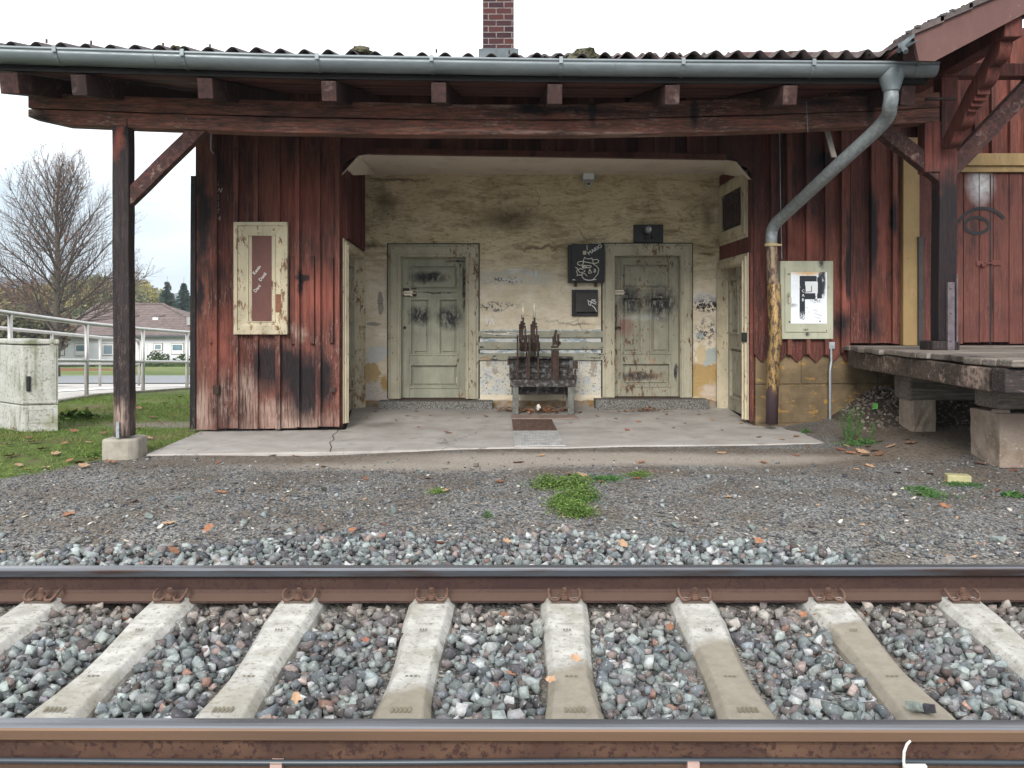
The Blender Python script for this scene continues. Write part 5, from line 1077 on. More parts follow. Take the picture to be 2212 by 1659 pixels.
def rotm(r, n, tilt=1.0):
    a = r.uniform(0, 2*np.pi, n); b = r.normal(0, tilt, n); c_ = r.normal(0, tilt, n)
    ca, sa, cb_, sb, cc, sc = np.cos(a), np.sin(a), np.cos(b), np.sin(b), np.cos(c_), np.sin(c_); Z0 = np.zeros(n); O1 = np.ones(n)
    Rz = np.stack([ca,-sa,Z0,sa,ca,Z0,Z0,Z0,O1], 1).reshape(-1,3,3); Rx_ = np.stack([O1,Z0,Z0,Z0,cb_,-sb,Z0,sb,cb_], 1).reshape(-1,3,3); Ry = np.stack([cc,Z0,sc,Z0,O1,Z0,-sc,Z0,cc], 1).reshape(-1,3,3)
    return Rx_@Ry@Rz
def scatter(name, pos, size, cols, variants, mat, seed, tilt=.5, parent=None, smooth=False):
    r = np.random.default_rng(seed); n = len(pos); R = rotm(r, n, tilt); vi = r.integers(0, len(variants), n); V, Fc, C = [], [], []; off = 0
    for k, (v, f) in enumerate(variants):
        id_ = np.where(vi == k)[0]
        if not len(id_): continue
        w = np.einsum('nij,vj->nvi', R[id_], v)*size[id_][:, None, None]+pos[id_][:, None, :]
        V.append(w.reshape(-1, 3)); Fc.append((f[None]+(np.arange(len(id_))*len(v))[:, None, None]+off).reshape(-1, f.shape[1])); C.append(np.repeat(cols[id_], len(v), 0)); off += len(id_)*len(v)
    V = np.concatenate(V); Fc = np.concatenate(Fc); C = np.concatenate(C); me = bpy.data.meshes.new(name); k = Fc.shape[1]
    me.vertices.add(len(V)); me.vertices.foreach_set('co', V.astype(np.float32).ravel()); me.loops.add(Fc.size); me.loops.foreach_set('vertex_index', Fc.astype(np.int32).ravel())
    me.polygons.add(len(Fc)); me.polygons.foreach_set('loop_start', np.arange(0, Fc.size, k, dtype=np.int32)); me.polygons.foreach_set('loop_total', np.full(len(Fc), k, dtype=np.int32))
    me.update(calc_edges=True); at = me.attributes.new('col', 'FLOAT_COLOR', 'POINT'); at.data.foreach_set('color', np.concatenate([C, np.ones((len(C),1))], 1).astype(np.float32).ravel())
    me.materials.append(mat); me.validate(); o = bpy.data.objects.new(name, me); link(o, parent); return o
sm3 = M('crushed_stone', .88, spec=.25); ca_ = sm3.attr('col', 'Color')
c3 = sm3.mix(sm3.mr(sm3.noise(45, 6), .38, .62, 0, .75), ca_, sm3.mix(.5, ca_, (.03,.03,.03))); c3 = sm3.mix(sm3.mr(sm3.noise(60, 5), .58, .66, 0, .55), c3, (.46,.46,.44)); sm3.col(c3); sm3.bump(sm3.noise(70, 6), .9, .006)
pal = np.array([[.115,.14,.14],[.15,.175,.17],[.085,.10,.115],[.13,.125,.13],[.17,.20,.185],[.11,.085,.08],[.15,.10,.085],[.20,.215,.21],[.075,.07,.075],[.24,.26,.25],[.17,.12,.10],[.095,.085,.10],[.42,.42,.40],[.26,.12,.08]])
wts = np.array([16,17,13,10,13,8,4,9,7,6,3.5,7,1.6,.9]); wts = wts/wts.sum()
def colors(n, r, brown=None):
    c_ = pal[r.choice(len(pal), n, p=wts)]*r.lognormal(0,.33, (n, 1))*1.35
    c_ = np.clip((c_*.66+c_.mean(1, keepdims=True)*.34)*np.array([[.99,1.0,1.0]]), .03, .5)
    if brown is not None:
        b = brown[:, None]*np.array([[1.0,1.0,1.0]]); g = c_.mean(1, keepdims=True); c_ = c_*(1-b*.85)+g*np.array([[1.15,.90,.74]])*b*.75
    return c_
r = np.random.default_rng(5); SV = stone_variants(22, 3)
def jgrid(x0, x1, y0, y1, st, r):
    xs = np.arange(x0, x1, st); ys = np.arange(y0, y1, st*.92); g = np.stack(np.meshgrid(xs, ys), -1).reshape(-1, 2); return g+r.uniform(-st*.48, st*.48, g.shape)
sleep_lines = []
for a, b in zip(cx, bxs):
    Xa = P(a,0,3.78).x; Xb = P(b,0,2.81).x; sleep_lines.append((Xa, (Xa-Xb)/.97))
def near_sleeper(g, m=.085):
    k = np.zeros(len(g), bool)
    for Xa, sl_ in sleep_lines: k |= np.abs(g[:,0]-(Xa+sl_*(g[:,1]-3.78))) < m
    return k
zgv = np.vectorize(zg)
P_, S_, C_ = [], [], []
for layer, (dz, st) in enumerate(((-.056,.038),(-.034,.040),(-.014,.050))):
    g = jgrid(-3.6, 3.6, 1.9, 3.85, st, r); s_ = r.lognormal(-3.02,.24, len(g)).clip(.03,.085)
    k = ~near_sleeper(g, .118); g, s_ = g[k], s_[k]
    if layer == 2: k = r.random(len(g)) < .6; g, s_ = g[k], s_[k]
    z = -.165+(g[:,1]-3.78)*.068+dz-.006+r.uniform(-.014,.008,len(g))
    ok = np.abs(g[:,1]-YF) > .085; ok &= ~((np.abs(g[:,1]-YN) < .07) & (z > -.30)); g, s_, z = g[ok], s_[ok], z[ok]
    P_.append(np.column_stack([g, z])); S_.append(s_); C_.append(colors(len(g), r, np.clip((g[:,1]-3.45)/.3, 0, 1)*.8))
tr_ = np.concatenate(P_)
bal = scatter('ballast', tr_, np.concatenate(S_), np.concatenate(C_), SV, sm3.m, 1, .42); tag(bal, 'grey and brown crushed stone ballast between the rails', 'ballast', kind='stuff')
# strip beyond the far rail with a ragged edge
P_, S_, C_ = [], [], []
for dz, st in ((-.0,.044),(.022,.042),(.036,.06)):
    g = jgrid(-4.2, 4.2, 3.95, 5.3, st, r)
    lim_ = 4.72-.33*np.clip((-g[:,0]-1.1)/1.2, 0, 1)-.62*np.clip((g[:,0]-.9)/1.3, 0, 1)+.06*np.sin(g[:,0]*5)+r.normal(0,.05,len(g))-dz*3
    k = g[:,1] < lim_; g = g[k]; s_ = r.lognormal(-3.08,.25, len(g)).clip(.028,.08); z = zgv(g[:,0], g[:,1])+dz+.002
    P_.append(np.column_stack([g, z])); S_.append(s_); C_.append(colors(len(g), r))
b2 = scatter('ballast', np.concatenate(P_), np.concatenate(S_), np.concatenate(C_), SV, sm3.m, 2, .42); tag(b2, 'strip of loose ballast stones behind the far rail', 'ballast', kind='stuff')
# fine gravel, denser near the track
FV = stone_variants(8, 9, 8, (1,1,.5))
N = 34000; g = np.column_stack([r.uniform(-5, 5.5, N), 4.35+2.85*r.random(N)**1.15]); 
soilm = np.exp(-((g[:,0]-.5)/2.3)**2-((g[:,1]-6.9)/.35)**2)+.9*np.exp(-((g[:,0]+1.2)/2.2)**2-((g[:,1]-6.9)/.3)**2)+np.exp(-((g[:,0]-3.0)/1.6)**2-((g[:,1]-6.95)/.4)**2)
grs = (-g[:,0]+.75*g[:,1] > 8.45)
pn = .5+.5*np.sin(g[:,0]*2.3+np.sin(g[:,1]*3)*1.5)*np.sin(g[:,1]*2.7+g[:,0])
k = (r.random(N) > np.clip(soilm*1.25, 0, .95)) & ~(grs & (r.random(N) > .06)) & (r.random(N) < .55+.45*pn); g = g[k]; n_ = len(g)
s_ = np.clip(r.lognormal(-4.22, .45, n_), .006, .04)*np.clip(1.25-.16*(g[:,1]-4.4), .75, 1.25); pal2 = np.array([[.06,.065,.07],[.09,.095,.10],[.12,.125,.125],[.10,.085,.075],[.16,.15,.14],[.045,.045,.05],[.36,.33,.28],[.22,.15,.10]]); w2 = np.array([20,20,14,14,9,16,1.6,2]); w2 /= w2.sum()
co = pal2[r.choice(8, n_, p=w2)]*r.uniform(.8,1.25,(n_,1))*1.75; gv = scatter('gravel', np.column_stack([g, zgv(g[:,0], g[:,1])+s_*.14]), s_, co, FV, sm3.m, 3, .3); tag(gv, 'fine dark gravel between the ballast and the porch slab', 'gravel', kind='stuff')
# medium loose stones
N = 800; g = np.column_stack([r.uniform(-4, 4.6, N), 4.4+2.5*r.random(N)**2.0]); s_ = r.lognormal(-3.8,.35,N).clip(.012,.05); k = ~((-g[:,0]+.75*g[:,1] > 8.45)); g, s_ = g[k], s_[k]
md = scatter('loose_stones', np.column_stack([g, zgv(g[:,0], g[:,1])+s_*.2]), s_, colors(len(g), r), SV, sm3.m, 4, .4); tag(md, 'scattered pebbles lying on the fine gravel', 'pebbles', kind='stuff')
# rubble under the dock
N = 2600; g = np.column_stack([r.uniform(3.35, 6.5, N), r.uniform(7.85, 9.0, N)]); s_ = r.lognormal(-3.5,.35,N).clip(.014,.06); mz = zgv(g[:,0], g[:,1])+.17*np.clip((g[:,0]-3.4)/.5,0,1)*np.clip((g[:,1]-7.95)/.7,0,1)+r.uniform(-.02,.01,N)
rb_ = scatter('rubble', np.column_stack([g, mz]), s_, pal[r.choice(len(pal), N, p=wts)].mean(1,keepdims=True)*np.array([[1.5,1.25,1.0]]), SV, sm3.m, 6, .7); tag(rb_, 'heap of pale rubble stones under the loading dock', 'rubble', kind='stuff')
vsq = []; mb = MB(); nx, ny = 14, 8
for j in range(ny+1):
    for i in range(nx+1):
        X = 3.3+3.3*i/nx; Y = 7.88+1.1*j/ny; vsq.append((X, Y, zg(X, Y)+.165*max(0,min(1,(X-3.4)/.5))*max(0,min(1,(Y-7.95)/.7))-.004))
mb.add(vsq, [(j*(nx+1)+i, j*(nx+1)+i+1, (j+1)*(nx+1)+i+1, (j+1)*(nx+1)+i) for j in range(ny) for i in range(nx)]); tag(mb.build('soil_mound', plain('mound_soil', (.07,.055,.042), .95, 0, .4, 20, .8), smooth=True), kind='structure')
# big single stones: on the sleeper and along the verge
def bigstone(p, s_, col_, seed, label):
    mb = MB(); v, f = SV[seed % len(SV)]; R = rotm(np.random.default_rng(seed), 1, .2)[0]; w = (v*np.array(s_))@R.T+np.array(p); mb.add([tuple(q) for q in w], [tuple(int(a) for a in q) for q in f]); return tag(mb.build('stone', plain('stone_'+str(seed), col_, .85, 0, .3, 50, .5)), label, 'stone')
q = P(1975, 1527, 2.87); bigstone((q.x, 2.86, zs(2.86)+.017), (.078,.05,.06), 3, (.17,.19,.18), 3) if 0 else None
bigstone((P(1977,0,2.86).x, 2.86, zs(2.86)+.020), (.085,.055,.06), (.20,.23,.21), 3, 'grey-green stone lying on the stained sleeper')
bigstone((P(2005,0,2.85).x, 2.845, zs(2.85)+.019), (.055,.05,.055), (.05,.05,.06), 8, 'small near-black stone lying on the stained sleeper')
def gp(x, y): # ground point under a pixel
    Y = 5.0
    for _ in range(25): Y = (CH-zg((x-X0)/F0*Y, Y))*F0/(y-YH)
    return Vector(((x-X0)/F0*Y, Y, zg((x-X0)/F0*Y, Y)))
for i, (x, y, s_, c_) in enumerate(((848,1108,.09,(.15,.18,.18)),(1624,1146,.085,(.17,.20,.19)),(1541,1138,.065,(.35,.35,.33)),(1905,1167,.065,(.22,.25,.23)),(2155,1170,.09,(.22,.25,.24)),(388,1080,.07,(.16,.19,.18)),(322,1120,.07,(.16,.19,.18)),(165,1175,.085,(.19,.19,.17)),(700,1060,.06,(.05,.05,.04)),(2050,1215,.08,(.26,.24,.22)),(90,1203,.08,(.40,.37,.30)),(175,1148,.06,(.2,.2,.2)),(572,1113,.055,(.17,.19,.19)),(1437,1092,.05,(.15,.17,.18)),(1460,1140,.06,(.17,.2,.19)))):
    q = gp(x, y); nm = ['grey-blue angular stone left of the middle on the gravel','large grey-green stone right of the middle on the gravel','white-grey stone beside the large grey-green stone','upright greenish stone on the right gravel','large pale green stone near the right edge','long grey-green stone on the left gravel','blue-grey stone lower left on the gravel','flat grey stone far left by the ballast','black mossy clod on the left gravel','beige stone in the gravel at lower right','cream stone at the far left of the ballast strip','small grey stone left of the long one','stone with pale face between gravel and ballast','bluish stone right of the weed clump','greenish stone at the edge of the right gravel'][i]
    bigstone((q.x, q.y, q.z+s_*.2), (s_, s_*.7, s_*.7), c_, 20+i, nm)
q = gp(2069, 1040); mb = MB(); mb.box((q.x, q.y, q.z+.025), (.16,.10,.055), Matrix.Rotation(-.25, 3, 'Z')); tag(mb.build('brick', plain('yellow_brick', (.38,.35,.19), .8, 0, .15, 20, .3), bevel=.008), 'pale yellow brick lying in weeds on the right', 'brick')
# ===================================================== cable cabinet
CA = empty('utility_cabinet', (-4.9, 8.7, -.05), 'pale grey concrete utility cabinet with green algae streaks on the grass', 'utility cabinet')
cam_ = M('cabinet_concrete', .85, spec=.2); c4 = cam_.mix(cam_.mr(cam_.noise(5, 6), .35, .65), (.36,.36,.33), (.45,.44,.41))
c4 = cam_.mix(cam_.ma('MULTIPLY', cam_.mr(cam_.noise(14, 6, None, (1,1,.12)), .42, .58), cam_.mr(cam_.noise(2.2, 4), .40, .58, 0, .95)), c4, (.15,.16,.095)); c4 = cam_.mix(cam_.mr(cam_.noise(38, 6), .54, .64, 0, .8), c4, (.16,.16,.13)); c4 = cam_.mix(cam_.blob((-4.62,8.4,.08), (.25,.5,.09), .8, .12, 8, .8), c4, (.19,.19,.10)); cam_.col(c4); cam_.bump(cam_.noise(60, 4), .4, .005)
cxr = P(120,0,8.45).x; cxl = P(50,0,8.45).x; cxfar = cxl-.42
yf = 8.45; zc = lambda y: CH-(y-YH)/F0*yf
# box turned slightly: right front face wide, left face narrow going out of frame
aA = Vector((cxr, yf+.05, 0)); aB = Vector((cxl, yf-.02, 0)); aC = Vector((cxl-.62, yf+.45, 0)); aD = aC+(aA-aB)
def cabprism(mb, z0, z1, grow=0):
    cen = (aA+aC)/2; q = [p+(p-cen).normalized()*grow for p in (aB, aA, aD, aC)]; mb.add([Vector((p.x,p.y,z0)) for p in q]+[Vector((p.x,p.y,z1)) for p in q], [(3,2,1,0),(4,5,6,7),(0,1,5,4),(1,2,6,5),(2,3,7,6),(3,0,4,7)], random.random())
mb = MB(); cabprism(mb, -.10, zc(875)-.004, .0); mb.build('base', cam_.m, CA, bevel=.012)
mb = MB(); cabprism(mb, zc(875)+.004, zc(746), .004); mb.build('body', cam_.m, CA, bevel=.010)
mb = MB(); cabprism(mb, zc(744), zc(733), .026); mb.build('lid', cam_.m, CA, bevel=.015)
dvec = (aA-aB).normalized(); nv = Vector((dvec.y, -dvec.x, 0)); Lc = (aA-aB).length
mb = MB(); mb.prism([(.012, zc(871)), (Lc-.012, zc(871)), (Lc-.012, zc(749)), (.012, zc(749))], aB, dvec, (0,0,1), nv, 0, .012); dr = mb.build('door', cam_.m, CA, bevel=.003)
mb = MB(); mb.prism([(.05, zc(845)), (.085, zc(845)), (.085, zc(812)), (.05, zc(812))], aB, dvec, (0,0,1), nv, .012, .04); mb.build('handle', m_blk, dr, bevel=.006)
mb = MB(); 
for a_1, b_1, c_1, d_1 in ((.05,Lc-.05,884,886),(.05,Lc-.05,912,914),(.05,.058,884,914),(Lc-.058,Lc-.05,884,914)): mb.prism([(a_1, zc(d_1)), (b_1, zc(d_1)), (b_1, zc(c_1)), (a_1, zc(c_1))], aB, dvec, (0,0,1), nv, 0, .005)
mb.build('base_moulding', cam_.m, CA)
# ===================================================== railings
galv = plain('galvanised_steel', (.44,.43,.41), .38, .55, .12, 6)
NR = empty('metal_railing', P(187,855,12.2), 'nearer galvanised tubular handrail along the ramp behind the cabinet', 'railing')
rl = [(-130, 655, 9.5), (22, 677, 10.6), (187, 699, 12.2), (309, 711, 13.9), (404, 718, 15.75), (470, 723, 17.2)]
mb = MB(); mb.tube([P(*q) for q in rl], .032, 10); mb.build('top_rail', galv, NR, smooth=True)
ml = [(-130, 776, 9.5), (22, 778, 10.6), (187, 778.5, 12.2), (309, 781, 13.9), (404, 782, 15.75), (470, 783, 17.2)]
mb = MB(); mb.tube([P(*q) for q in ml], .026, 10); mb.build('middle_rail', galv, NR, smooth=True)
for (x, y, Y), yb in zip(rl[1:5], (884, 857, 849, 839)):
    t_ = P(x, y, Y); mb = MB(); mb.tube([Vector((t_.x, Y, zg(t_.x, Y)-.03)), t_], .030, 10); mb.build('post', galv, NR, smooth=True)
FR = empty('metal_railing', P(216,838,17.7), 'farther thinner handrail with rounded end on the far side of the ramp', 'railing')
fl_ = [(-60, 703, 13.5), (112, 719, 15.4), (216, 729, 17.7), (285, 733, 19.0), (297, 735, 19.2), (300, 743, 19.3)]
mb = MB(); mb.tube([P(*q) for q in fl_], .032, 8); mb.build('top_rail', galv, FR, smooth=True)
mb = MB(); mb.tube([P(-60,786,13.5), P(112,786,15.4), P(216,786,17.7), P(300,787,19.3)], .024, 8); mb.build('middle_rail', galv, FR, smooth=True)
for x, y, Y in ((112,720,15.4),(216,730,17.7),(300,741,19.3)):
    t_ = P(x, y, Y); mb = MB(); mb.tube([Vector((t_.x, Y, zg(t_.x, Y)-.03)), t_], .028, 8); mb.build('post', galv, FR, smooth=True)
# ramp paving and road
def strip(name, ptsA, ptsB, m, lift):
    mb = MB(); n_ = 60; vs = []
    def at_(pts, Y):
        for (a, p), (b, q) in zip(pts, pts[1:]):
            if Y <= b: return p+(q-p)*(Y-a)/(b-a)
        return pts[-1][1]
    y0, y1 = ptsA[0][0], ptsA[-1][0]
    for i in range(n_+1):
        Y = y0+(y1-y0)*i/n_
        for p_1 in (ptsA, ptsB): x = at_(p_1, Y); vs.append((x, Y, zg(x, Y)+lift))
    mb.add(vs, [(2*i, 2*i+1, 2*i+3, 2*i+2) for i in range(n_)]); return tag(mb.build(name, m), kind='structure')
lx = lambda x, Y: P(x, 0, Y).x
near_l = [(8.8, lx(-130, 8.8)), (10.6, lx(22,10.6)+.1), (12.2, lx(187,12.2)+.1), (13.9, lx(309,13.9)+.1), (15.75, lx(404,15.75)+.12), (19, lx(404,15.75)+.9), (26, lx(404,15.75)+1.5)]
far_l = [(8.8, -18), (12.2, -16), (15.4, lx(112,15.4)-.2-1.5), (17.7, lx(216,17.7)-.5), (19.3, lx(300,19.3)-2.4), (26, lx(300,19.3)-7)]
pvm = M('ramp_paving', .85, spec=.2); pvm.col(pvm.mix(pvm.mr(pvm.noise(4, 5), .35, .65), (.33,.31,.29), (.45,.43,.40)))
strip('path', near_l, far_l, pvm.m, .02)
mb = MB(); kn_ = [Vector((p, Y, zg(p, Y))) for Y, p in near_l[:6]]
for a, b in zip(kn_, kn_[1:]): mb.beam(a+Vector((.06,0,-.03)), b+Vector((.06,0,-.03)), .10, .13)
tag(mb.build('kerb', plain('kerb_dark', (.14,.13,.10), .9), bevel=.01), kind='structure')
wl_ = [(Y, p-.55-(.2 if Y > 12 else 0)) for Y, p in near_l[:6]]; wl2 = [(Y, p-.22) for Y, p in wl_]
strip('path_marking', [(Y, p-.35) for Y, p in wl_], [(Y, p-.75) for Y, p in wl_], plain('white_line', (.75,.74,.72), .8, 0, .1), .03)
rd = plain('road_asphalt', (.20,.21,.22), .85, 0, .15, 3)
mb = MB(); vs = []; 
for i in range(31):
    X = -60+i*2; 
    for Y in (30, 37, 45-.2): vs.append((X, Y, zg(X, Y)+.03))
mb.add(vs, [(3*i+j, 3*i+3+j, 3*i+4+j, 3*i+1+j) for i in range(30) for j in range(2)]); tag(mb.build('road', rd), kind='structure')
# ===================================================== white bungalow
HZ = 78.0
HS = empty('bungalow', P(290,790,HZ), 'white single-storey bungalow with brown hipped tile roof beyond the lawn', 'house')
def hp(x, y, Y=HZ): return P(x, y, Y)
hw = plain('white_render', (.68,.69,.71), .85, 0, .06, 1)
xl, xr = hp(122,0).x, hp(462,0).x; zb_, ze = hp(0,792).z, hp(0,723).z
mb = MB(); mb.bb((xl, HZ, zb_-.3), (xr, HZ+11, ze)); mb.build('wall', hw, HS)
hr = M('house_roof_tiles', .85, spec=.15); hz2 = hr.sep(); rowf = hr.ma('FRACT', hr.ma('MULTIPLY', hz2[2], 4.3)); colf = hr.ma('FRACT', hr.ma('MULTIPLY', hz2[0], 3.4))
hc = hr.mix(hr.mr(hr.noise(2, 5), .35, .65), (.115,.088,.082), (.175,.138,.128)); hc = hr.mix(hr.mr(rowf, .78, .95, 0, .7), hc, (.05,.035,.03)); hc = hr.mix(hr.mr(colf, .8, 1, 0, .3), hc, (.06,.04,.035)); hr.col(hc); hr.bump(rowf, .6, .06)
e0, e1, zr = hp(111,0,HZ-.6).x, hp(470,0,HZ-.6).x, hp(0,657,HZ+5.5).z
r0, r1 = hp(214,0,HZ+5.5).x, hp(352,0,HZ+5.5).x
mb = MB(); A_ = [(e0,HZ-.6,ze-.05),(e1,HZ-.6,ze-.05),(e1,HZ+11.6,ze-.05),(e0,HZ+11.6,ze-.05),(r0,HZ+5.5,zr),(r1,HZ+5.5,zr)]
mb.add(A_, [(0,1,5,4),(1,2,5),(2,3,4,5),(3,0,4),(3,2,1,0)]); hro = mb.build('roof', hr.m, HS)
mb = MB(); mb.tube([A_[4], A_[5]], .14, 8); mb.tube([A_[5], A_[1]], .14, 8); mb.tube([A_[4], A_[0]], .14, 8); mb.build('ridge_tiles', hr.m, hro)
mb = MB(); mb.bb((e0, HZ-.75, ze-.2), (e1, HZ-.6, ze-.04)); mb.build('gutter', plain('house_gutter', (.06,.07,.08), .5), HS)
q = hp(408, 700, HZ+1.2); mb = MB(); mb.disc((q.x, q.y, q.z-.1), (0,0,1), .22, .75, 10); mb.build('vent_pipe', galv, hro)
def hrp(x, y):    # a point on the front roof slope seen at pixel x, y
    t0 = (zr-(ze-.05))/6.1; d_ = Vector(((x-X0)/F0, 1, -(y-YH)/F0)); Y_ = (ze-.05-t0*(HZ-.6)-CH)/(d_.z-t0); return Vector((d_.x*Y_, Y_, CH+d_.z*Y_))
for x, y in ((295,682),(350,682)): q = hrp(x, y); mb = MB(); lump(mb, q, (.35,.25,.18), 10, x, rough=.02); mb.build('tile_vent', hr.m, hro)
q = hrp(336, 690); mb = MB(); mb.box((q.x, q.y-.03, q.z+.05), (.5,.12,.28)); mb.build('skylight', plain('pale_glass', (.7,.72,.74), .3), hro)
wfr = plain('brown_window_surround', (.16,.09,.06), .6); wwh = plain('white_window_bar', (.72,.72,.70), .5, 0, .05); wgl = plain('window_glass', (.14,.22,.26), .08, 0, .3, 2, 0, .6); shut = plain('grey_blue_shutter', (.22,.28,.32), .6, 0, .1, 3)
for x0, x1, y0, y1, k_ in ((162,187,742,769,0),(221,247,742,768,1),(332,352,741,758,1),(370,398,741,766,0),(128,140,742,768,0)):
    mb = MB(); mb.bb((hp(x0,0).x, HZ-.06, hp(0,y1).z), (hp(x1,0).x, HZ+.02, hp(0,y0).z)); w_1 = mb.build('window', wfr, HS)
    mb = MB(); mb.bb((hp(x0+1,0).x, HZ-.09, hp(0,y1-1).z), (hp(x1-1,0).x, HZ-.055, hp(0,y0+1).z)); mb.build('frame', wwh, w_1)
    mb = MB(); mb.bb((hp(x0+3.8,0).x, HZ-.11, hp(0,y1-3.8).z), (hp(x1-3.8,0).x, HZ-.085, hp(0,y0+3.8).z)); mb.build('pane', wgl if not k_ else shut, w_1)
    if not k_:
        mb = MB(); mb.bb((hp(x0+4,0).x, HZ-.118, hp(0,y1-4).z), (hp(x1-4,0).x, HZ-.112, hp(0,(y0+y1)/2+3).z)); mb.build('curtain', wwh, w_1)
mb = MB(); mb.bb((hp(280,0).x, HZ-.06, hp(0,789).z), (hp(318,0).x, HZ+.02, hp(0,741).z)); hd = mb.build('door', wwh, HS)
mb = MB(); mb.bb((hp(282,0).x, HZ-.1, hp(0,786).z), (hp(292,0).x, HZ-.055, hp(0,744).z)); mb.build('glass', shut, hd)
# hedge
def foliage_mat(name, a, b, c_=None):
    m = M(name, .9, spec=.1); t = m.attr(); cc = m.mix(t, a, b)
    if c_: cc = m.mix(m.mr(m.noise(.8, 4), .5, .65), cc, c_)
    m.col(cc); return m.m
def leafcloud(name, centers, radii, n, size, m, parent=None, seed=0, shell=.35, zsq=1, tri=False):
    rg = np.random.default_rng(seed); ci = rg.integers(0, len(centers), n); d = rg.normal(size=(n,3)); d /= np.linalg.norm(d, axis=1)[:,None]; rr = (rg.random(n)**shell)
    c_ = np.array(centers)[ci]+d*rr[:,None]*np.array(radii)[ci]*np.array([1,1,zsq])
    a = rg.normal(size=(n,3)); a /= np.linalg.norm(a, axis=1)[:,None]; b = np.cross(a, rg.normal(size=(n,3))); b /= np.linalg.norm(b, axis=1)[:,None]; s_ = (size*rg.uniform(.5,1.3,n))[:,None]
    V = np.stack([c_-a*s_-b*s_*.5, c_+a*s_*.2-b*s_*.8, c_+a*s_+b*s_*.4, c_-a*s_*.1+b*s_*.8], 1).reshape(-1,3)
    mb = MB(); me = bpy.data.meshes.new(name); me.from_pydata(V.tolist(), [], np.arange(4*n).reshape(-1,4).tolist()); at = me.attributes.new('tone','FLOAT','POINT'); at.data.foreach_set('value', np.repeat(rg.random(n), 4).astype(np.float32)); me.materials.append(m); o = bpy.data.objects.new(name, me); link(o, parent); return o
hm_ = foliage_mat('hedge_leaves', (.025,.045,.012), (.07,.11,.03))
cs = [(hp(x,0).x, HZ-3+random.uniform(-.4,.4), zg(0,HZ-3)+.05) for x in range(120, 440, 5)]
HG = leafcloud('hedge', cs, [(.8,.8,.32)]*len(cs), 9000, .12, hm_, None, 3); tag(HG, 'low clipped green hedge at the foot of the white bungalow', 'hedge')
bc_ = [(hp(x,0).x, HZ-1.5, hp(0,y).z) for x, y in ((346,777),(352,770),(362,775),(372,779),(400,783),(412,778))]
BS = leafcloud('bush', bc_, [(.7,.6,.7)]*6, 900, .11, hm_, None, 4); tag(BS, 'loose small shrub against the white wall right of the bungalow door', 'shrub')
# ===================================================== trees
bark = plain('bark', (.085,.07,.055), .95, 0, .4, 5, .6); bark2 = plain('twig_bark', (.085,.066,.058), .95, 0, .3, 6)
class Tree: pass
def bare_tree(loc, H, Wd, label, seed=1):
    rg = random.Random(seed); T = empty('bare_tree', loc, label, 'tree'); base = Vector(loc)
    tr = MB(); tw = MB(); tips = []
    def wob(a, b, n, k): return [a.lerp(b, i/n)+Vector((rg.uniform(-k,k), rg.uniform(-k,k), rg.uniform(-k,k)*.4))*(1 if 0 < i < n else 0) for i in range(n+1)]
    tp = wob(base, base+Vector((.12, 0, H)), 12, .07); tr.tube(tp, [.21*(1-i/13)**.9+.012 for i in range(13)], 8)
    def grow(p, d, L_, r_, lev):
        n = 5 if lev < 2 else 3; pts = [p]; dd = d.copy()
        for i in range(n):
            dd = (dd+Vector((rg.uniform(-.12,.12), rg.uniform(-.12,.12), .10 if lev < 3 else .04))).normalized(); pts.append(pts[-1]+dd*L_/n)
        (tr if lev == 1 else tw).tube(pts, [r_*(1-.85*i/n) for i in range(n+1)], 5 if lev == 1 else 3, cap=False)
        if lev >= 3: tips.append(pts); return
        k = int((11 if lev == 1 else 7)*(1 if lev > 1 else .6+L_/3))
        for j in range(k):
            t_ = .18+.8*j/k+rg.uniform(0,.06); t_ = min(t_, .98); i = min(int(t_*n), n-1); q = pts[i].lerp(pts[i+1], t_*n-i)
            ax = (pts[i+1]-pts[i]).normalized(); a = rg.uniform(0, 6.28); s1 = ax.orthogonal().normalized(); s2 = ax.cross(s1)
            nd = (ax*.75+(s1*math.cos(a)+s2*math.sin(a))*.62+Vector((0,0,.12))).normalized(); grow(q, nd, L_*(.46 if lev == 1 else .5)*(1.15-t_*.7)*rg.uniform(.7,1.2), max(r_*.42*(1-.5*t_), .0065), lev+1)
    for j in range(54):
        t_ = .20+.76*j/54; i = min(int(t_*12), 11); q = tp[i].lerp(tp[i+1], t_*12-i); az = j*2.4+rg.uniform(-.4,.4)
        up = .22+.95*((t_-.2)/.76); env = (1-(t_-.2)/.86)**.62; Lb = Wd*env*rg.uniform(.8,1.12)*(1.0+.15*up)
        grow(q, Vector((math.cos(az), math.sin(az), up*1.5)).normalized(), Lb, .055*env+.016, 1)
    tr.build('trunk', bark, T, smooth=True); tw.build('crown', bark2, T)
    lm = foliage_mat('dry_leaves', (.20,.08,.045), (.32,.16,.09)); lv = MB()
    for pts in tips:
        low = 1-min(1, (pts[0].z-base.z)/H*1.25)
        for _ in range(1+int(low*2.2)):
            if rg.random() > .45+low*.7: continue
            p = pts[rg.randint(1, len(pts)-1)]+Vector([rg.uniform(-.05,.05) for _ in range(3)]); a = Vector([rg.uniform(-1,1) for _ in range(3)]).normalized(); b = a.orthogonal().normalized(); s_ = rg.uniform(.022,.042)
            lv.add([p-a*s_, p+b*s_*.6, p+a*s_, p-b*s_*.6], [(0,1,2,3)], rg.random())
    lv.build('leaves', lm, T); return T
YT = 42.0; tb = P(121, 800, YT); bare_tree((tb.x, YT, zg(tb.x, YT)-.1), P(0,372,YT).z-zg(tb.x, YT)+.1, 5.2, 'tall bare autumn tree with upswept branches and few dry leaves behind the railing')
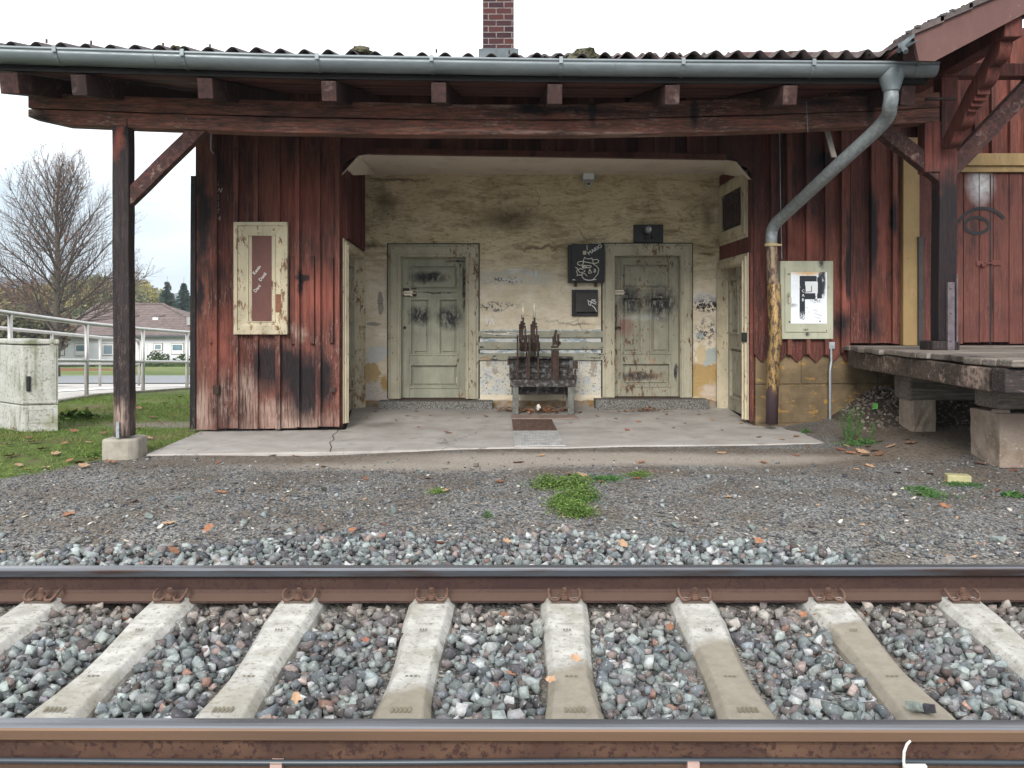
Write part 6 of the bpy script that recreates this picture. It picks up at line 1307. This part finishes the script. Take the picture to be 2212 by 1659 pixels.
def spruce(loc, H, R_, seed, label):
    rg = random.Random(seed); T = empty('spruce_tree', loc, label, 'tree'); base = Vector(loc); mb = MB(); mb.tube([base, base+Vector((0,0,H))], [.2,.015], 7); mb.build('trunk', bark, T); mb = MB()
    n = 60
    for j in range(n):
        t_ = j/n; z = H*(.06+.93*t_); Rr = R_*(1-t_)**1.05*rg.uniform(.72,1.12)+.06; k = int(11-5*t_)
        for i in range(k):
            az = rg.uniform(0,6.28); d = Vector((math.cos(az), math.sin(az), 0)); s1 = Vector((-d.y, d.x, 0)); p = base+Vector((0,0,z)); m_ = max(3, int(Rr/.16))
            for q in range(m_):
                f = (q+.5)/m_; c_ = p+d*Rr*f+Vector((0,0,-Rr*.42*f+.18*f*f*Rr)); w_ = .30*(1.1-f)+.07
                for sd in (-1, 1): mb.add([c_, c_+s1*sd*w_+d*.10+Vector((0,0,-.16-rg.uniform(0,.1))), c_+d*.22+Vector((0,0,-.02)), ], [(0,1,2)], rg.random())
                mb.add([c_-d*.05, c_+s1*.05+Vector((0,0,-.22)), c_+d*.12], [(0,1,2)], rg.random())
    mb.add([base+Vector((0,0,H-.1)), base+Vector((.05,0,H+.3)), base+Vector((0,0,H+.45))], [(0,1,2)])
    mb.build('crown', foliage_mat('spruce_needles'+str(seed), (.018,.038,.030), (.05,.085,.065), (.10,.075,.045) if seed == 1 else None), T)
for x, yt, Rr, sd, lab in ((361,604,4.6,1,'dark spruce with brownish tip behind the bungalow roof, left of the two'), (397,607,4.6,2,'blue-green spruce behind the bungalow roof nearest the station')):
    Y = 98; q = P(x, 0, Y); spruce((q.x, Y, zg(0,Y)), P(0,yt,Y).z-zg(0,Y), Rr, sd, lab)
def broad(loc, H, R_, seed, cols, label, n=5200, sz=.2):
    rg = random.Random(seed); T = empty('autumn_tree', loc, label, 'tree', 'mixed autumn trees beyond the bungalow'); base = Vector(loc); mb = MB(); mb.tube([base, base+Vector((0,0,H*.75))], [.22,.05], 7)
    cs = []; rs_ = []
    for i in range(16):
        a = rg.uniform(0,6.28); f = rg.uniform(.1,.85); c_ = base+Vector((math.cos(a)*R_*f*.8, math.sin(a)*R_*f*.8, H*rg.uniform(.5,1.0-.28*f))); mb.tube([base+Vector((0,0,H*.25)), c_], [.08,.02], 4); cs.append(tuple(c_)); rs_.append((R_*rg.uniform(.25,.45),)*3)
    mb.build('trunk', bark, T); leafcloud('crown', cs, rs_, n, sz, foliage_mat('leaves_'+str(seed), *cols), T, seed, .5)
trees = [(-60,616,105,5.5,((.14,.12,.05),(.24,.20,.09)),'olive autumn tree farthest left behind the bare tree'), (20,610,112,5,((.16,.10,.06),(.26,.17,.10)),'russet tree behind the left of the bare tree crown'), (75,604,118,5,((.13,.125,.06),(.22,.21,.10)),'olive-yellow tree directly behind the bare tree trunk'),
         (140,602,108,4.5,((.17,.15,.06),(.28,.25,.11)),'yellowish tree right of the bare tree trunk'), (200,600,115,5,((.11,.12,.065),(.19,.19,.10)),'greenish tree behind the station post'), (255,600,110,4.6,((.12,.13,.07),(.21,.21,.12)),'pale green tree just right of the station post'),
         (290,598,140,6,((.17,.15,.13),(.26,.22,.17)),'hazy brownish tree between the post and the willow'), (325,602,118,4.8,((.20,.18,.06),(.31,.28,.11)),'yellow-green willow-like tree left of the spruces'), (425,640,120,4.5,((.10,.11,.06),(.2,.17,.1)),'tree behind the spruces at the station corner'), (385,655,150,4,((.22,.15,.07),(.3,.2,.1)),'ochre tree low between the two spruces'),
         (10,665,70,4,((.07,.08,.04),(.14,.13,.07)),'dense dark shrubby tree low behind the handrail'), (75,668,72,3.6,((.09,.075,.05),(.17,.12,.08)),'brown thicket tree under the bare tree'), (165,668,90,3.2,((.08,.10,.05),(.15,.16,.08)),'green shrubby tree at the left end of the bungalow roof'), (-50,660,68,4,((.09,.08,.05),(.16,.13,.08)),'brown thicket tree at the left picture edge')]
for i, (x, yt, Y, Rr, cl_, lab) in enumerate(trees):
    q = P(x, 0, Y); broad((q.x, Y, zg(0,Y)), P(0,yt,Y).z-zg(0,Y), Rr, 40+i, cl_, lab)
# hills
hlm = M('forested_hills', .95, spec=.05); hlm.col(hlm.mix(hlm.mr(hlm.noise(.03, 6), .4, .62), (.02,.045,.05), (.09,.07,.07))); hlm.bump(hlm.noise(.08, 5), 1, 6)
mb = MB(); rg = random.Random(3); vs = []; nH = 150; YHl = 900
for i in range(nH+1):
    x = -700+1350*i/nH; hx = 598+.0*x if x < 200 else 598+(x-200)*.17; 
    ytop = hx+5*math.sin(x*.02)+rg.uniform(-1.2,1.2)+(3*math.sin(x*.9)); q = P(x, ytop, YHl); vs += [(q.x*.85, 420, -8), (q.x, YHl, q.z), (q.x*1.3, 1300, -10)]
mb.add(vs, [(3*i+j, 3*i+3+j, 3*i+4+j, 3*i+1+j) for i in range(nH) for j in range(2)]); tag(mb.build('hills', hlm.m), kind='structure')
# power lines
pw = plain('power_line_grey', (.38,.40,.43), .6)
for i, (yl, yr, lab) in enumerate(((826-0,0,0),)): pass
for (y0, y1, lab) in ((437,430,'uppermost thin power line crossing the sky left of the station'),(440,432,'second thin power line from the top'),(478,472,'upper line of the lower pair of power lines'),(484,478,'lower line of the lower pair of power lines')):
    pass
for (y0, y1, lab) in ((436,431,'uppermost pale power line crossing the sky'),(446,437,'darker power line just under the uppermost one'),(471,464,'faint middle power line above the lowest two'),(483,473,'second lowest power line behind the bare tree'),(490,479,'lowest power line in the sky')):
    mb = MB(); pts = [P(-60+i*60, y0+(y1-y0)*(i/8)-1.5*math.sin(math.pi*i/9)*-1, 190) for i in range(10)]; mb.tube(pts, .018 if 'darker' not in lab else .028, 4, cap=False); tag(mb.build('power_line', pw), lab, 'power line')
# ===================================================== grass, weeds, leaves
def blades(name, pts, h0, h1, w_, m, seed, lean=.5):
    rg = np.random.default_rng(seed); n = len(pts); h = rg.uniform(h0, h1, n); a = rg.uniform(0, 2*np.pi, n); d = np.column_stack([np.cos(a), np.sin(a), np.zeros(n)]); l = rg.normal(0, lean, (n,2)); tip = pts+np.column_stack([l[:,0]*h, l[:,1]*h, h]); mid_ = pts*.5+tip*.5+np.column_stack([np.zeros((n,2)), h*.12]); ww_ = (w_*rg.uniform(.6,1.3,n))[:,None]
    V = np.stack([pts-d*ww_, pts+d*ww_, mid_+d*ww_*.8, tip, mid_-d*ww_*.8], 1).reshape(-1,3); me = bpy.data.meshes.new(name); me.from_pydata(V.tolist(), [], np.arange(5*n).reshape(-1,5).tolist()); at = me.attributes.new('tone','FLOAT','POINT'); at.data.foreach_set('value', np.repeat(rg.random(n),5).astype(np.float32)); me.materials.append(m); o = bpy.data.objects.new(name, me); link(o); return o
grm = foliage_mat('grass_blades', (.075,.125,.028), (.18,.25,.065), (.20,.19,.075)); rg = np.random.default_rng(21)
N = 60000; Yg = 6.2+6.2*rg.random(N)**1.0; Xg = rg.uniform(-8.5, -2.9, N); k = (-Xg+.75*Yg+.18*np.sin(Xg*6)+.12*np.sin(Yg*9) > 8.40) & (Xg > -(X0+60)/F0*Yg) & ~((np.hypot((Xg+3.75)/.8, (Yg-9.0)/.4) < 1) & (rg.random(N) > .12)) & (Xg < -3.05+.0*Yg)
k &= (.5+.5*np.sin(Xg*3+np.sin(Yg*4))*np.sin(Yg*5+Xg) > rg.random(N)*.75)
k &= ~((Yg > 10.4) & (Xg < np.interp(Yg, [10.6,12.2,13.9], [lx(22,10.6), lx(187,12.2), lx(309,13.9)])))
k &= ~((Xg > -3.3) & (Yg > 8.3)) | (Xg < -3.2)
Xg, Yg = Xg[k], Yg[k]; gb = blades('grass', np.column_stack([Xg, Yg, zgv(Xg, Yg)-.003]), .012, .045, .0028, grm, 5, .8); tag(gb, 'short green autumn grass around the cabinet and left post', 'grass', kind='stuff')
def weed(name, cpts, n, h0, h1, lw, m, label, cat, seed, stem=False, spread=None):
    rg = np.random.default_rng(seed); V = []; 
    c_ = np.array([cpts[i][:3] for i in rg.integers(0, len(cpts), n)]); rad = np.array([cpts[i][3] for i in rg.integers(0, len(cpts), n)]) if 0 else None
    ii = rg.integers(0, len(cpts), n); c_ = np.array([cpts[i][:3] for i in ii]); rad = np.array([cpts[i][3] for i in ii]); a = rg.uniform(0,2*np.pi,n); r_ = np.abs(rg.normal(0,.62,n)).clip(0,1.5)*rad; hh = rg.uniform(h0,h1,n)*(1-.35*(r_/rad)**2).clip(.15,1)
    p = c_+np.column_stack([np.cos(a)*r_, np.sin(a)*r_*.8, hh*rg.random(n)**.5]); u1 = rg.normal(size=(n,3))*np.array([1,1,.45]); u1 /= np.linalg.norm(u1,axis=1)[:,None]; u2 = np.cross(u1, rg.normal(size=(n,3))*np.array([.4,.4,1])); u2 /= np.linalg.norm(u2,axis=1)[:,None]; s_ = (lw*rg.uniform(.6,1.4,n))[:,None]
    Q = np.stack([p-u1*s_, p-u2*s_*.45, p+u1*s_, p+u2*s_*.45],1).reshape(-1,3); me = bpy.data.meshes.new(name); me.from_pydata(Q.tolist(), [], np.arange(4*n).reshape(-1,4).tolist()); at = me.attributes.new('tone','FLOAT','POINT'); at.data.foreach_set('value', np.repeat(rg.random(n),4).astype(np.float32)); me.materials.append(m); o = bpy.data.objects.new(name, me); link(o); return tag(o, label, cat)
wm = foliage_mat('weed_leaves', (.06,.11,.025), (.17,.25,.07)); wm2 = foliage_mat('weed_leaves_dark', (.04,.10,.03), (.10,.19,.06))
def G(x, y, r_): q = gp(x, y); return (q.x, q.y, q.z, r_)
weed('weed', [G(1215,1055,.16),G(1180,1050,.13),G(1245,1050,.14),G(1230,1085,.13),G(1235,1108,.13),G(1210,1095,.08),G(1262,1075,.10),G(1250,1115,.09)], 11000, .01,.10,.0085, wm, 'large bright green clump of creeping weed in the gravel', 'weed', 1)
weed('weed', [G(1295,1037,.14),G(1320,1036,.10)], 1500, .01,.035,.007, wm2, 'flat olive weed patch behind the large green clump', 'weed', 2)
weed('weed', [G(1372,1029,.10),G(1385,1027,.08)], 1100, .01,.04,.007, wm, 'small bright weed tuft right of the flat olive patch', 'weed', 3)
weed('weed', [G(1262,1080,.10)], 500, .01,.03,.009, wm2, 'small leafy rosette at the right side of the large clump', 'weed', 4)
weed('weed', [G(945,1066,.06)], 400, .01,.05,.008, wm, 'small grass tuft alone in the gravel left of the middle', 'weed', 5)
weed('weed', [G(1052,1118,.03)], 120, .01,.05,.008, wm2, 'tiny sprig at the edge of the ballast', 'weed', 6)
weed('weed', [G(2010,1072,.16),G(1990,1060,.12)], 1200, .01,.035,.008, wm2, 'green weeds in front of the yellow brick', 'weed', 7)
weed('weed', [G(2065,1048,.14),G(2100,1050,.10)], 700, .01,.03,.008, wm2, 'scrappy weeds round the yellow brick', 'weed', 8)
weed('weed', [G(2190,1072,.07)], 220, .01,.03,.022, wm2, 'broad-leaved rosette at the right picture edge', 'weed', 9)
weed('weed', [G(150,905,.12),G(185,905,.12)], 260, .02,.10,.045, wm, 'big-leaved dock weed beside the utility cabinet', 'weed', 10)
weed('weed', [G(270,968,.10),G(205,985,.16)], 1200, .01,.04,.009, wm, 'fringe of grass at the left footing', 'weed', 11)
weed('weed', [G(1740,935,.05)], 200, .01,.06,.010, wm2, 'short grass tuft at the slab corner', 'weed', 12)
# tall feathery weed at the dock
TW = empty('tall_weed', gp(1850,950), 'tall feathery green weed growing before the stone plinth by the dock', 'weed'); rg2 = random.Random(4); ms = MB(); ml_ = MB(); q0 = gp(1848, 952)
for i in range(16):
    b = q0+Vector((rg2.uniform(-.11,.13), rg2.uniform(-.08,.08), 0)); h = rg2.uniform(.14,.36); lean = Vector((rg2.uniform(-.07,.07), rg2.uniform(-.05,.05), h)); ms.tube([b, b+lean*.5+Vector((.004,0,0)), b+lean], [.003,.0022,.001], 4)
    for j in range(34):
        t_ = .12+.88*j/34; p = b+lean*t_; a = rg2.uniform(0,6.28); d = Vector((math.cos(a), math.sin(a), .55)).normalized(); L_ = rg2.uniform(.03,.06)*(1.15-.5*t_); s1 = d.cross(Vector((0,0,1))).normalized()*.0035; ml_.add([p-s1*.4, p+d*L_*.5+s1, p+d*L_+Vector((0,0,-.006)), p+d*L_*.5-s1], [(0,1,2,3)], rg2.random())
ms.build('stem', wm2, TW); ml_.build('leaves', foliage_mat('feathery_leaves', (.07,.15,.04), (.15,.25,.09)), TW)
weed('weed', [G(1845,962,.14),G(1870,958,.12)], 900, .01,.05,.010, wm2, 'low weeds round the foot of the tall feathery weed', 'weed', 13)
# leaves: one lobed leaf mesh per variant
lmats = []
for i, (a, b) in enumerate((((.22,.095,.05),(.32,.16,.09)), ((.32,.19,.11),(.42,.28,.18)), ((.14,.07,.04),(.22,.11,.065)), ((.19,.075,.05),(.27,.115,.075)))):
    m = M('dry_leaf_%d' % i, .75, spec=.25); m.col(m.mix(m.mr(m.noise(70, 4), .35, .65), a, b)); lmats.append(m.m)
def leafproto(seed, m):
    rg = random.Random(seed); mb = MB(); k = 22; vs = [(0,0,.006)]
    for i in range(k):
        a = 2*math.pi*i/k; r_ = .5*(1+.30*math.cos(5*a+.5)*(.6+.4*math.cos(a))+rg.uniform(-.07,.07)); x, y = r_*math.cos(a)*1.15, r_*math.sin(a)*.8; vs.append((x, y, .16*abs(y)+.14*x*x+rg.uniform(-.03,.05)+.02))
    mb.add(vs, [(0, i+1, (i+1) % k+1) for i in range(k)], .5); mb.add([(-.5,-.012,.03),(-.5,.012,.03),(-.95,.008,.06)], [(0,1,2)])
    o = mb.build('fallen_leaf', m); return o
protos = [leafproto(i, lmats[i % 4]) for i in range(8)]
used = set()
def place_leaf(pos, s_, i, lab, grp, rz=None, tilt=.25):
    rg = random.Random(i*7+3); pr = protos[i % 8]
    if pr.name in used: o = pr.copy(); COL.objects.link(o)
    else: o = pr; used.add(pr.name)
    o.matrix_basis = Matrix.Translation(Vector(pos)+Vector((0,0,.004))) @ Matrix.Rotation(rg.uniform(0,6.28) if rz is None else rz, 4, 'Z') @ Matrix.Rotation(rg.uniform(-tilt,tilt), 4, 'X') @ Matrix.Rotation(rg.uniform(-tilt,tilt), 4, 'Y') @ Matrix.Diagonal((s_, s_, s_, 1))
    tag(o, lab, 'leaf', grp)
li = 0
gl = [(148,1113),(365,1132),(290,1085),(170,1000),(1120,1000),(1170,985),(790,1035),(925,1035),(943,1060),(958,1062),(1080,1042),(1232,1026),(1215,1032),(1257,1028),(1270,1036),(1300,1042),(1228,1098),(1222,1110),(1240,1060),(1376,1035),(1385,1000),(1574,1075),(1940,1022),(1925,1060),(2040,1095),(1880,1008),(1745,968),(1720,985),(1840,980),(1870,985),(1900,983),(2010,1025),(1990,1070),(700,1010),(590,985),(470,1000),(480,1065),(1850,1015),(640,985),(2190,1018),(1650,1000),(1560,980),(2150,1062)]
for x, y in gl: q = gp(x, y); place_leaf(q, random.uniform(.045,.085), li, 'dry curled autumn leaf lying on the gravel and soil', 'fallen leaves on the gravel'); li += 1
def sp2(x, y): 
    Y = 8.0
    for _ in range(20): Y = (CH-hz(Y))*F0/(y-YH)
    return Vector(((x-X0)/F0*Y, Y, hz(Y)))
for x, y in [(810,890),(880,900),(930,898),(968,936),(972,908),(905,924),(1010,905),(1000,893),(1050,900),(860,910),(1232,915),(1290,900),(1330,905),(1380,912),(1420,905),(1455,925),(1480,915),(1510,896),(1540,907),(1390,886),(1440,895),(1560,930),(1600,915),(1640,945),(1355,930),(1115,900),(1170,902),(1215,901),(790,905),(900,889),(1690,950),(1720,944)]:
    place_leaf(sp2(x, y), random.uniform(.035,.07), li, 'small dry leaf lying on the concrete porch slab', 'fallen leaves on the porch slab'); li += 1
for x, y in [(1855,950),(1875,965),(1830,965),(1900,955),(1815,972),(1888,975),(1925,965),(1960,950),(1990,940),(1968,958),(2100,930),(2060,945),(2120,1005),(2115,960),(1865,978)]:
    q = gp(x, y); place_leaf(q, random.uniform(.05,.10), li, 'reddish leaf in the damp soil near the dock pillars', 'fallen leaves by the dock'); li += 1
for x, y in [(35,930),(75,958),(140,962),(190,960),(225,940),(160,935),(300,930),(320,950),(355,875),(390,860),(60,1020),(100,1015),(20,990),(90,975),(150,1000),(40,1010),(60,950),(200,1000),(240,1003),(180,1012),(330,905),(345,915),(300,885),(120,985),(15,965)]:
    q = gp(x, y); place_leaf(q+Vector((0,0,.015)), random.uniform(.06,.10), li, 'brown leaf lying in the grass at the left', 'fallen leaves in the grass'); li += 1
def tp_(x, y): Y = 3.3; 
def onb(x, y, up=.0):
    Y = 3.0
    for _ in range(30): Y = (CH-(zs(Y)-.0+up))*F0/(y-YH)
    return Vector(((x-X0)/F0*Y, Y, zs(Y)+up))
for x, y in [(1142,1412),(1103,1458),(1190,1470),(1447,1357),(1440,1410),(1735,1330),(1745,1375),(1090,1330),(790,1385),(270,1340),(640,1510),(360,1520),(1760,1330),(1870,1330),(1243,1424)]:
    place_leaf(onb(x, y, .018), random.uniform(.026,.04), li, 'small orange-brown leaf caught between the ballast stones', 'fallen leaves in the ballast', tilt=.6); li += 1
for x, y in [(700,1160),(830,1158),(450,1165),(1345,1200),(575,1170),(1070,1175),(760,1170),(1095,1195),(1175,1160),(1500,1190),(1880,1180),(60,1212),(375,1215),(950,1200),(1640,1195),(1730,1215)]:
    q = gp(x, y); place_leaf(q+Vector((0,0,.06)), random.uniform(.04,.065), li, 'orange leaf among the ballast stones behind the far rail', 'fallen leaves behind the rail', tilt=.7); li += 1
# leaf litter under the lever frame and by the right doorstep
N = 260; rg = np.random.default_rng(8); lp = np.column_stack([rg.normal(.36,.17,N), rg.normal(9.70,.09,N)]); lp2 = np.column_stack([rg.normal(1.55,.16,70), rg.normal(9.74,.04,70)]); lp3 = np.column_stack([rg.normal(-.05,.06,40), rg.normal(9.75,.05,40)])
mb = MB(); rg2 = random.Random(5)
for x, y in np.concatenate([lp, lp2, lp3]):
    z = hz(y)+rg2.uniform(.004,.035); a = rg2.uniform(0,6.28); s_ = rg2.uniform(.015,.032); d = Vector((math.cos(a), math.sin(a), rg2.uniform(-.4,.4))); e_ = Vector((-math.sin(a), math.cos(a), rg2.uniform(-.4,.4))); p = Vector((x, y, z)); mb.add([p-d*s_, p-e_*s_*.6, p+d*s_, p+e_*s_*.6], [(0,1,2,3)], rg2.random())
tag(mb.build('leaf_litter', foliage_mat('litter', (.12,.055,.03), (.34,.17,.09))), 'drift of dry brown leaves under the lever frame and at the right doorstep', 'leaf litter', kind='stuff')
mb = MB(); lump(mb, (LX(1163), 9.62, hz(9.6)+.06), (.025,.02,.03), 8, 2, rough=.5); tag(mb.build('crumpled_paper', tg), 'crumpled white paper in the leaves under the lever frame', 'litter')
mb = MB(); q = P(1957,880,8.3); 
mb = MB(); q = P(1891,878,8.28); mb.add([q+Vector((-.03,0,-.03)), q+Vector((.025,0,-.02)), q+Vector((.035,.02,.03)), q+Vector((-.01,.02,.035))], [(0,1,2,3)]); mb.add([q+Vector((-.03,.004,-.03)), q+Vector((.025,.004,-.02)), q+Vector((.035,.024,.03)), q+Vector((-.01,.024,.035))], [(3,2,1,0)]); tag(mb.build('wrapper', plain('lime_wrapper', (.12,.36,.08), .5, 0, .3, 30)), 'bright green sweet wrapper on the rubble heap', 'wrapper')
mb = MB(); a = onb(1128,1308,.03); b = onb(1165,1330,.03); mb.tube([a, a.lerp(b,.5)+Vector((.005,0,.006)), b], [.007,.006,.004], 6); tag(mb.build('twig', bark2), 'short twig lying on the ballast just in front of the far rail', 'twig')
for o in list(protos):
    if o.name not in used: bpy.data.objects.remove(o)
# ===================================================== world, light, camera
HAZE = True
if HAZE:
    hm3 = bpy.data.materials.new('haze_air'); hm3.use_nodes = True; nt = hm3.node_tree; nt.nodes.clear(); out_ = nt.nodes.new('ShaderNodeOutputMaterial'); pv = nt.nodes.new('ShaderNodeVolumePrincipled'); pv.inputs['Color'].default_value = (.86,.92,1,1); pv.inputs['Density'].default_value = .0005; nt.links.new(pv.outputs[0], out_.inputs['Volume'])
    mb = MB(); mb.bb((-3300,-40,-12), (1900,2600,75)); hz_ = mb.build('haze', hm3); tag(hz_, kind='stuff'); hz_['label'] = 'thin pale autumn haze in the air'; hz_['category'] = 'haze'
w = bpy.data.worlds.new('World'); S_scene = bpy.context.scene; S_scene.world = w; w.use_nodes = True; nt = w.node_tree; bg = nt.nodes['Background']
EL, AZ = math.radians(30), math.radians(195)
sky = nt.nodes.new('ShaderNodeTexSky'); sky.sky_type = 'NISHITA'; sky.sun_disc = False; sky.sun_elevation = EL; sky.sun_rotation = AZ
tc = nt.nodes.new('ShaderNodeTexCoord'); mp_ = nt.nodes.new('ShaderNodeMapping'); mp_.inputs['Scale'].default_value = (1, 1, 2.6); nt.links.new(tc.outputs['Generated'], mp_.inputs[0])
nz = nt.nodes.new('ShaderNodeTexNoise'); nz.inputs['Scale'].default_value = 2.4; nz.inputs['Detail'].default_value = 6; nt.links.new(mp_.outputs[0], nz.inputs['Vector'])
sx2 = nt.nodes.new('ShaderNodeSeparateXYZ'); nt.links.new(tc.outputs['Generated'], sx2.inputs[0])
def mrn(v, a, b, c_, d): n_ = nt.nodes.new('ShaderNodeMapRange'); nt.links.new(v, n_.inputs[0]); [n_.inputs.__getitem__(i).__setattr__('default_value', q) for i, q in zip((1,2,3,4), (a,b,c_,d))]; return n_.outputs[0]
def mxn(f, a, b):
    n_ = nt.nodes.new('ShaderNodeMix'); n_.data_type = 'RGBA'
    for s_, v in zip((n_.inputs[0], n_.inputs[6], n_.inputs[7]), (f, a, b)):
        if isinstance(v, tuple): s_.default_value = v
        elif isinstance(v, float): s_.default_value = v
        else: nt.links.new(v, s_)
    return n_.outputs[2]
K = 9.0
add = nt.nodes.new('ShaderNodeMath'); add.operation = 'ADD'; nt.links.new(sx2.outputs[2], add.inputs[0]); nt.links.new(mrn(nz.outputs[0], .3, .7, -.09, .09), add.inputs[1])
low_c = (.33*K, .40*K, .45*K, 1); hi_c = (.98*K, 1.0*K, 1.02*K, 1)
cl_ = mxn(mrn(add.outputs[0], .09, .27, 0, 1), low_c, hi_c)
fin = mxn(.93, sky.outputs[0], cl_)
nt.links.new(fin, bg.inputs['Color']); bg.inputs['Strength'].default_value = .105
sd = bpy.data.lights.new('sun', 'SUN'); sd.energy = 1.5; sd.angle = math.radians(25); sd.color = (1, .97, .93); so = bpy.data.objects.new('sun', sd); COL.objects.link(so)
so.rotation_euler = (math.pi/2-EL, 0, math.radians(-12))
cd = bpy.data.cameras.new('camera'); cam = bpy.data.objects.new('camera', cd); COL.objects.link(cam); cam.location = (0, 0, CH); cam.rotation_euler = (math.pi/2, 0, 0)
cd.sensor_width = 36; cd.lens = 36*F0/2212; cd.shift_x = 0; cd.shift_y = (YH-829.5)/2212; cd.clip_end = 6000; cd.clip_start = .05
S_scene.camera = cam
S_scene.view_settings.view_transform = 'Standard'; S_scene.view_settings.look = 'None'; S_scene.view_settings.exposure = 1.15; S_scene.view_settings.gamma = 1
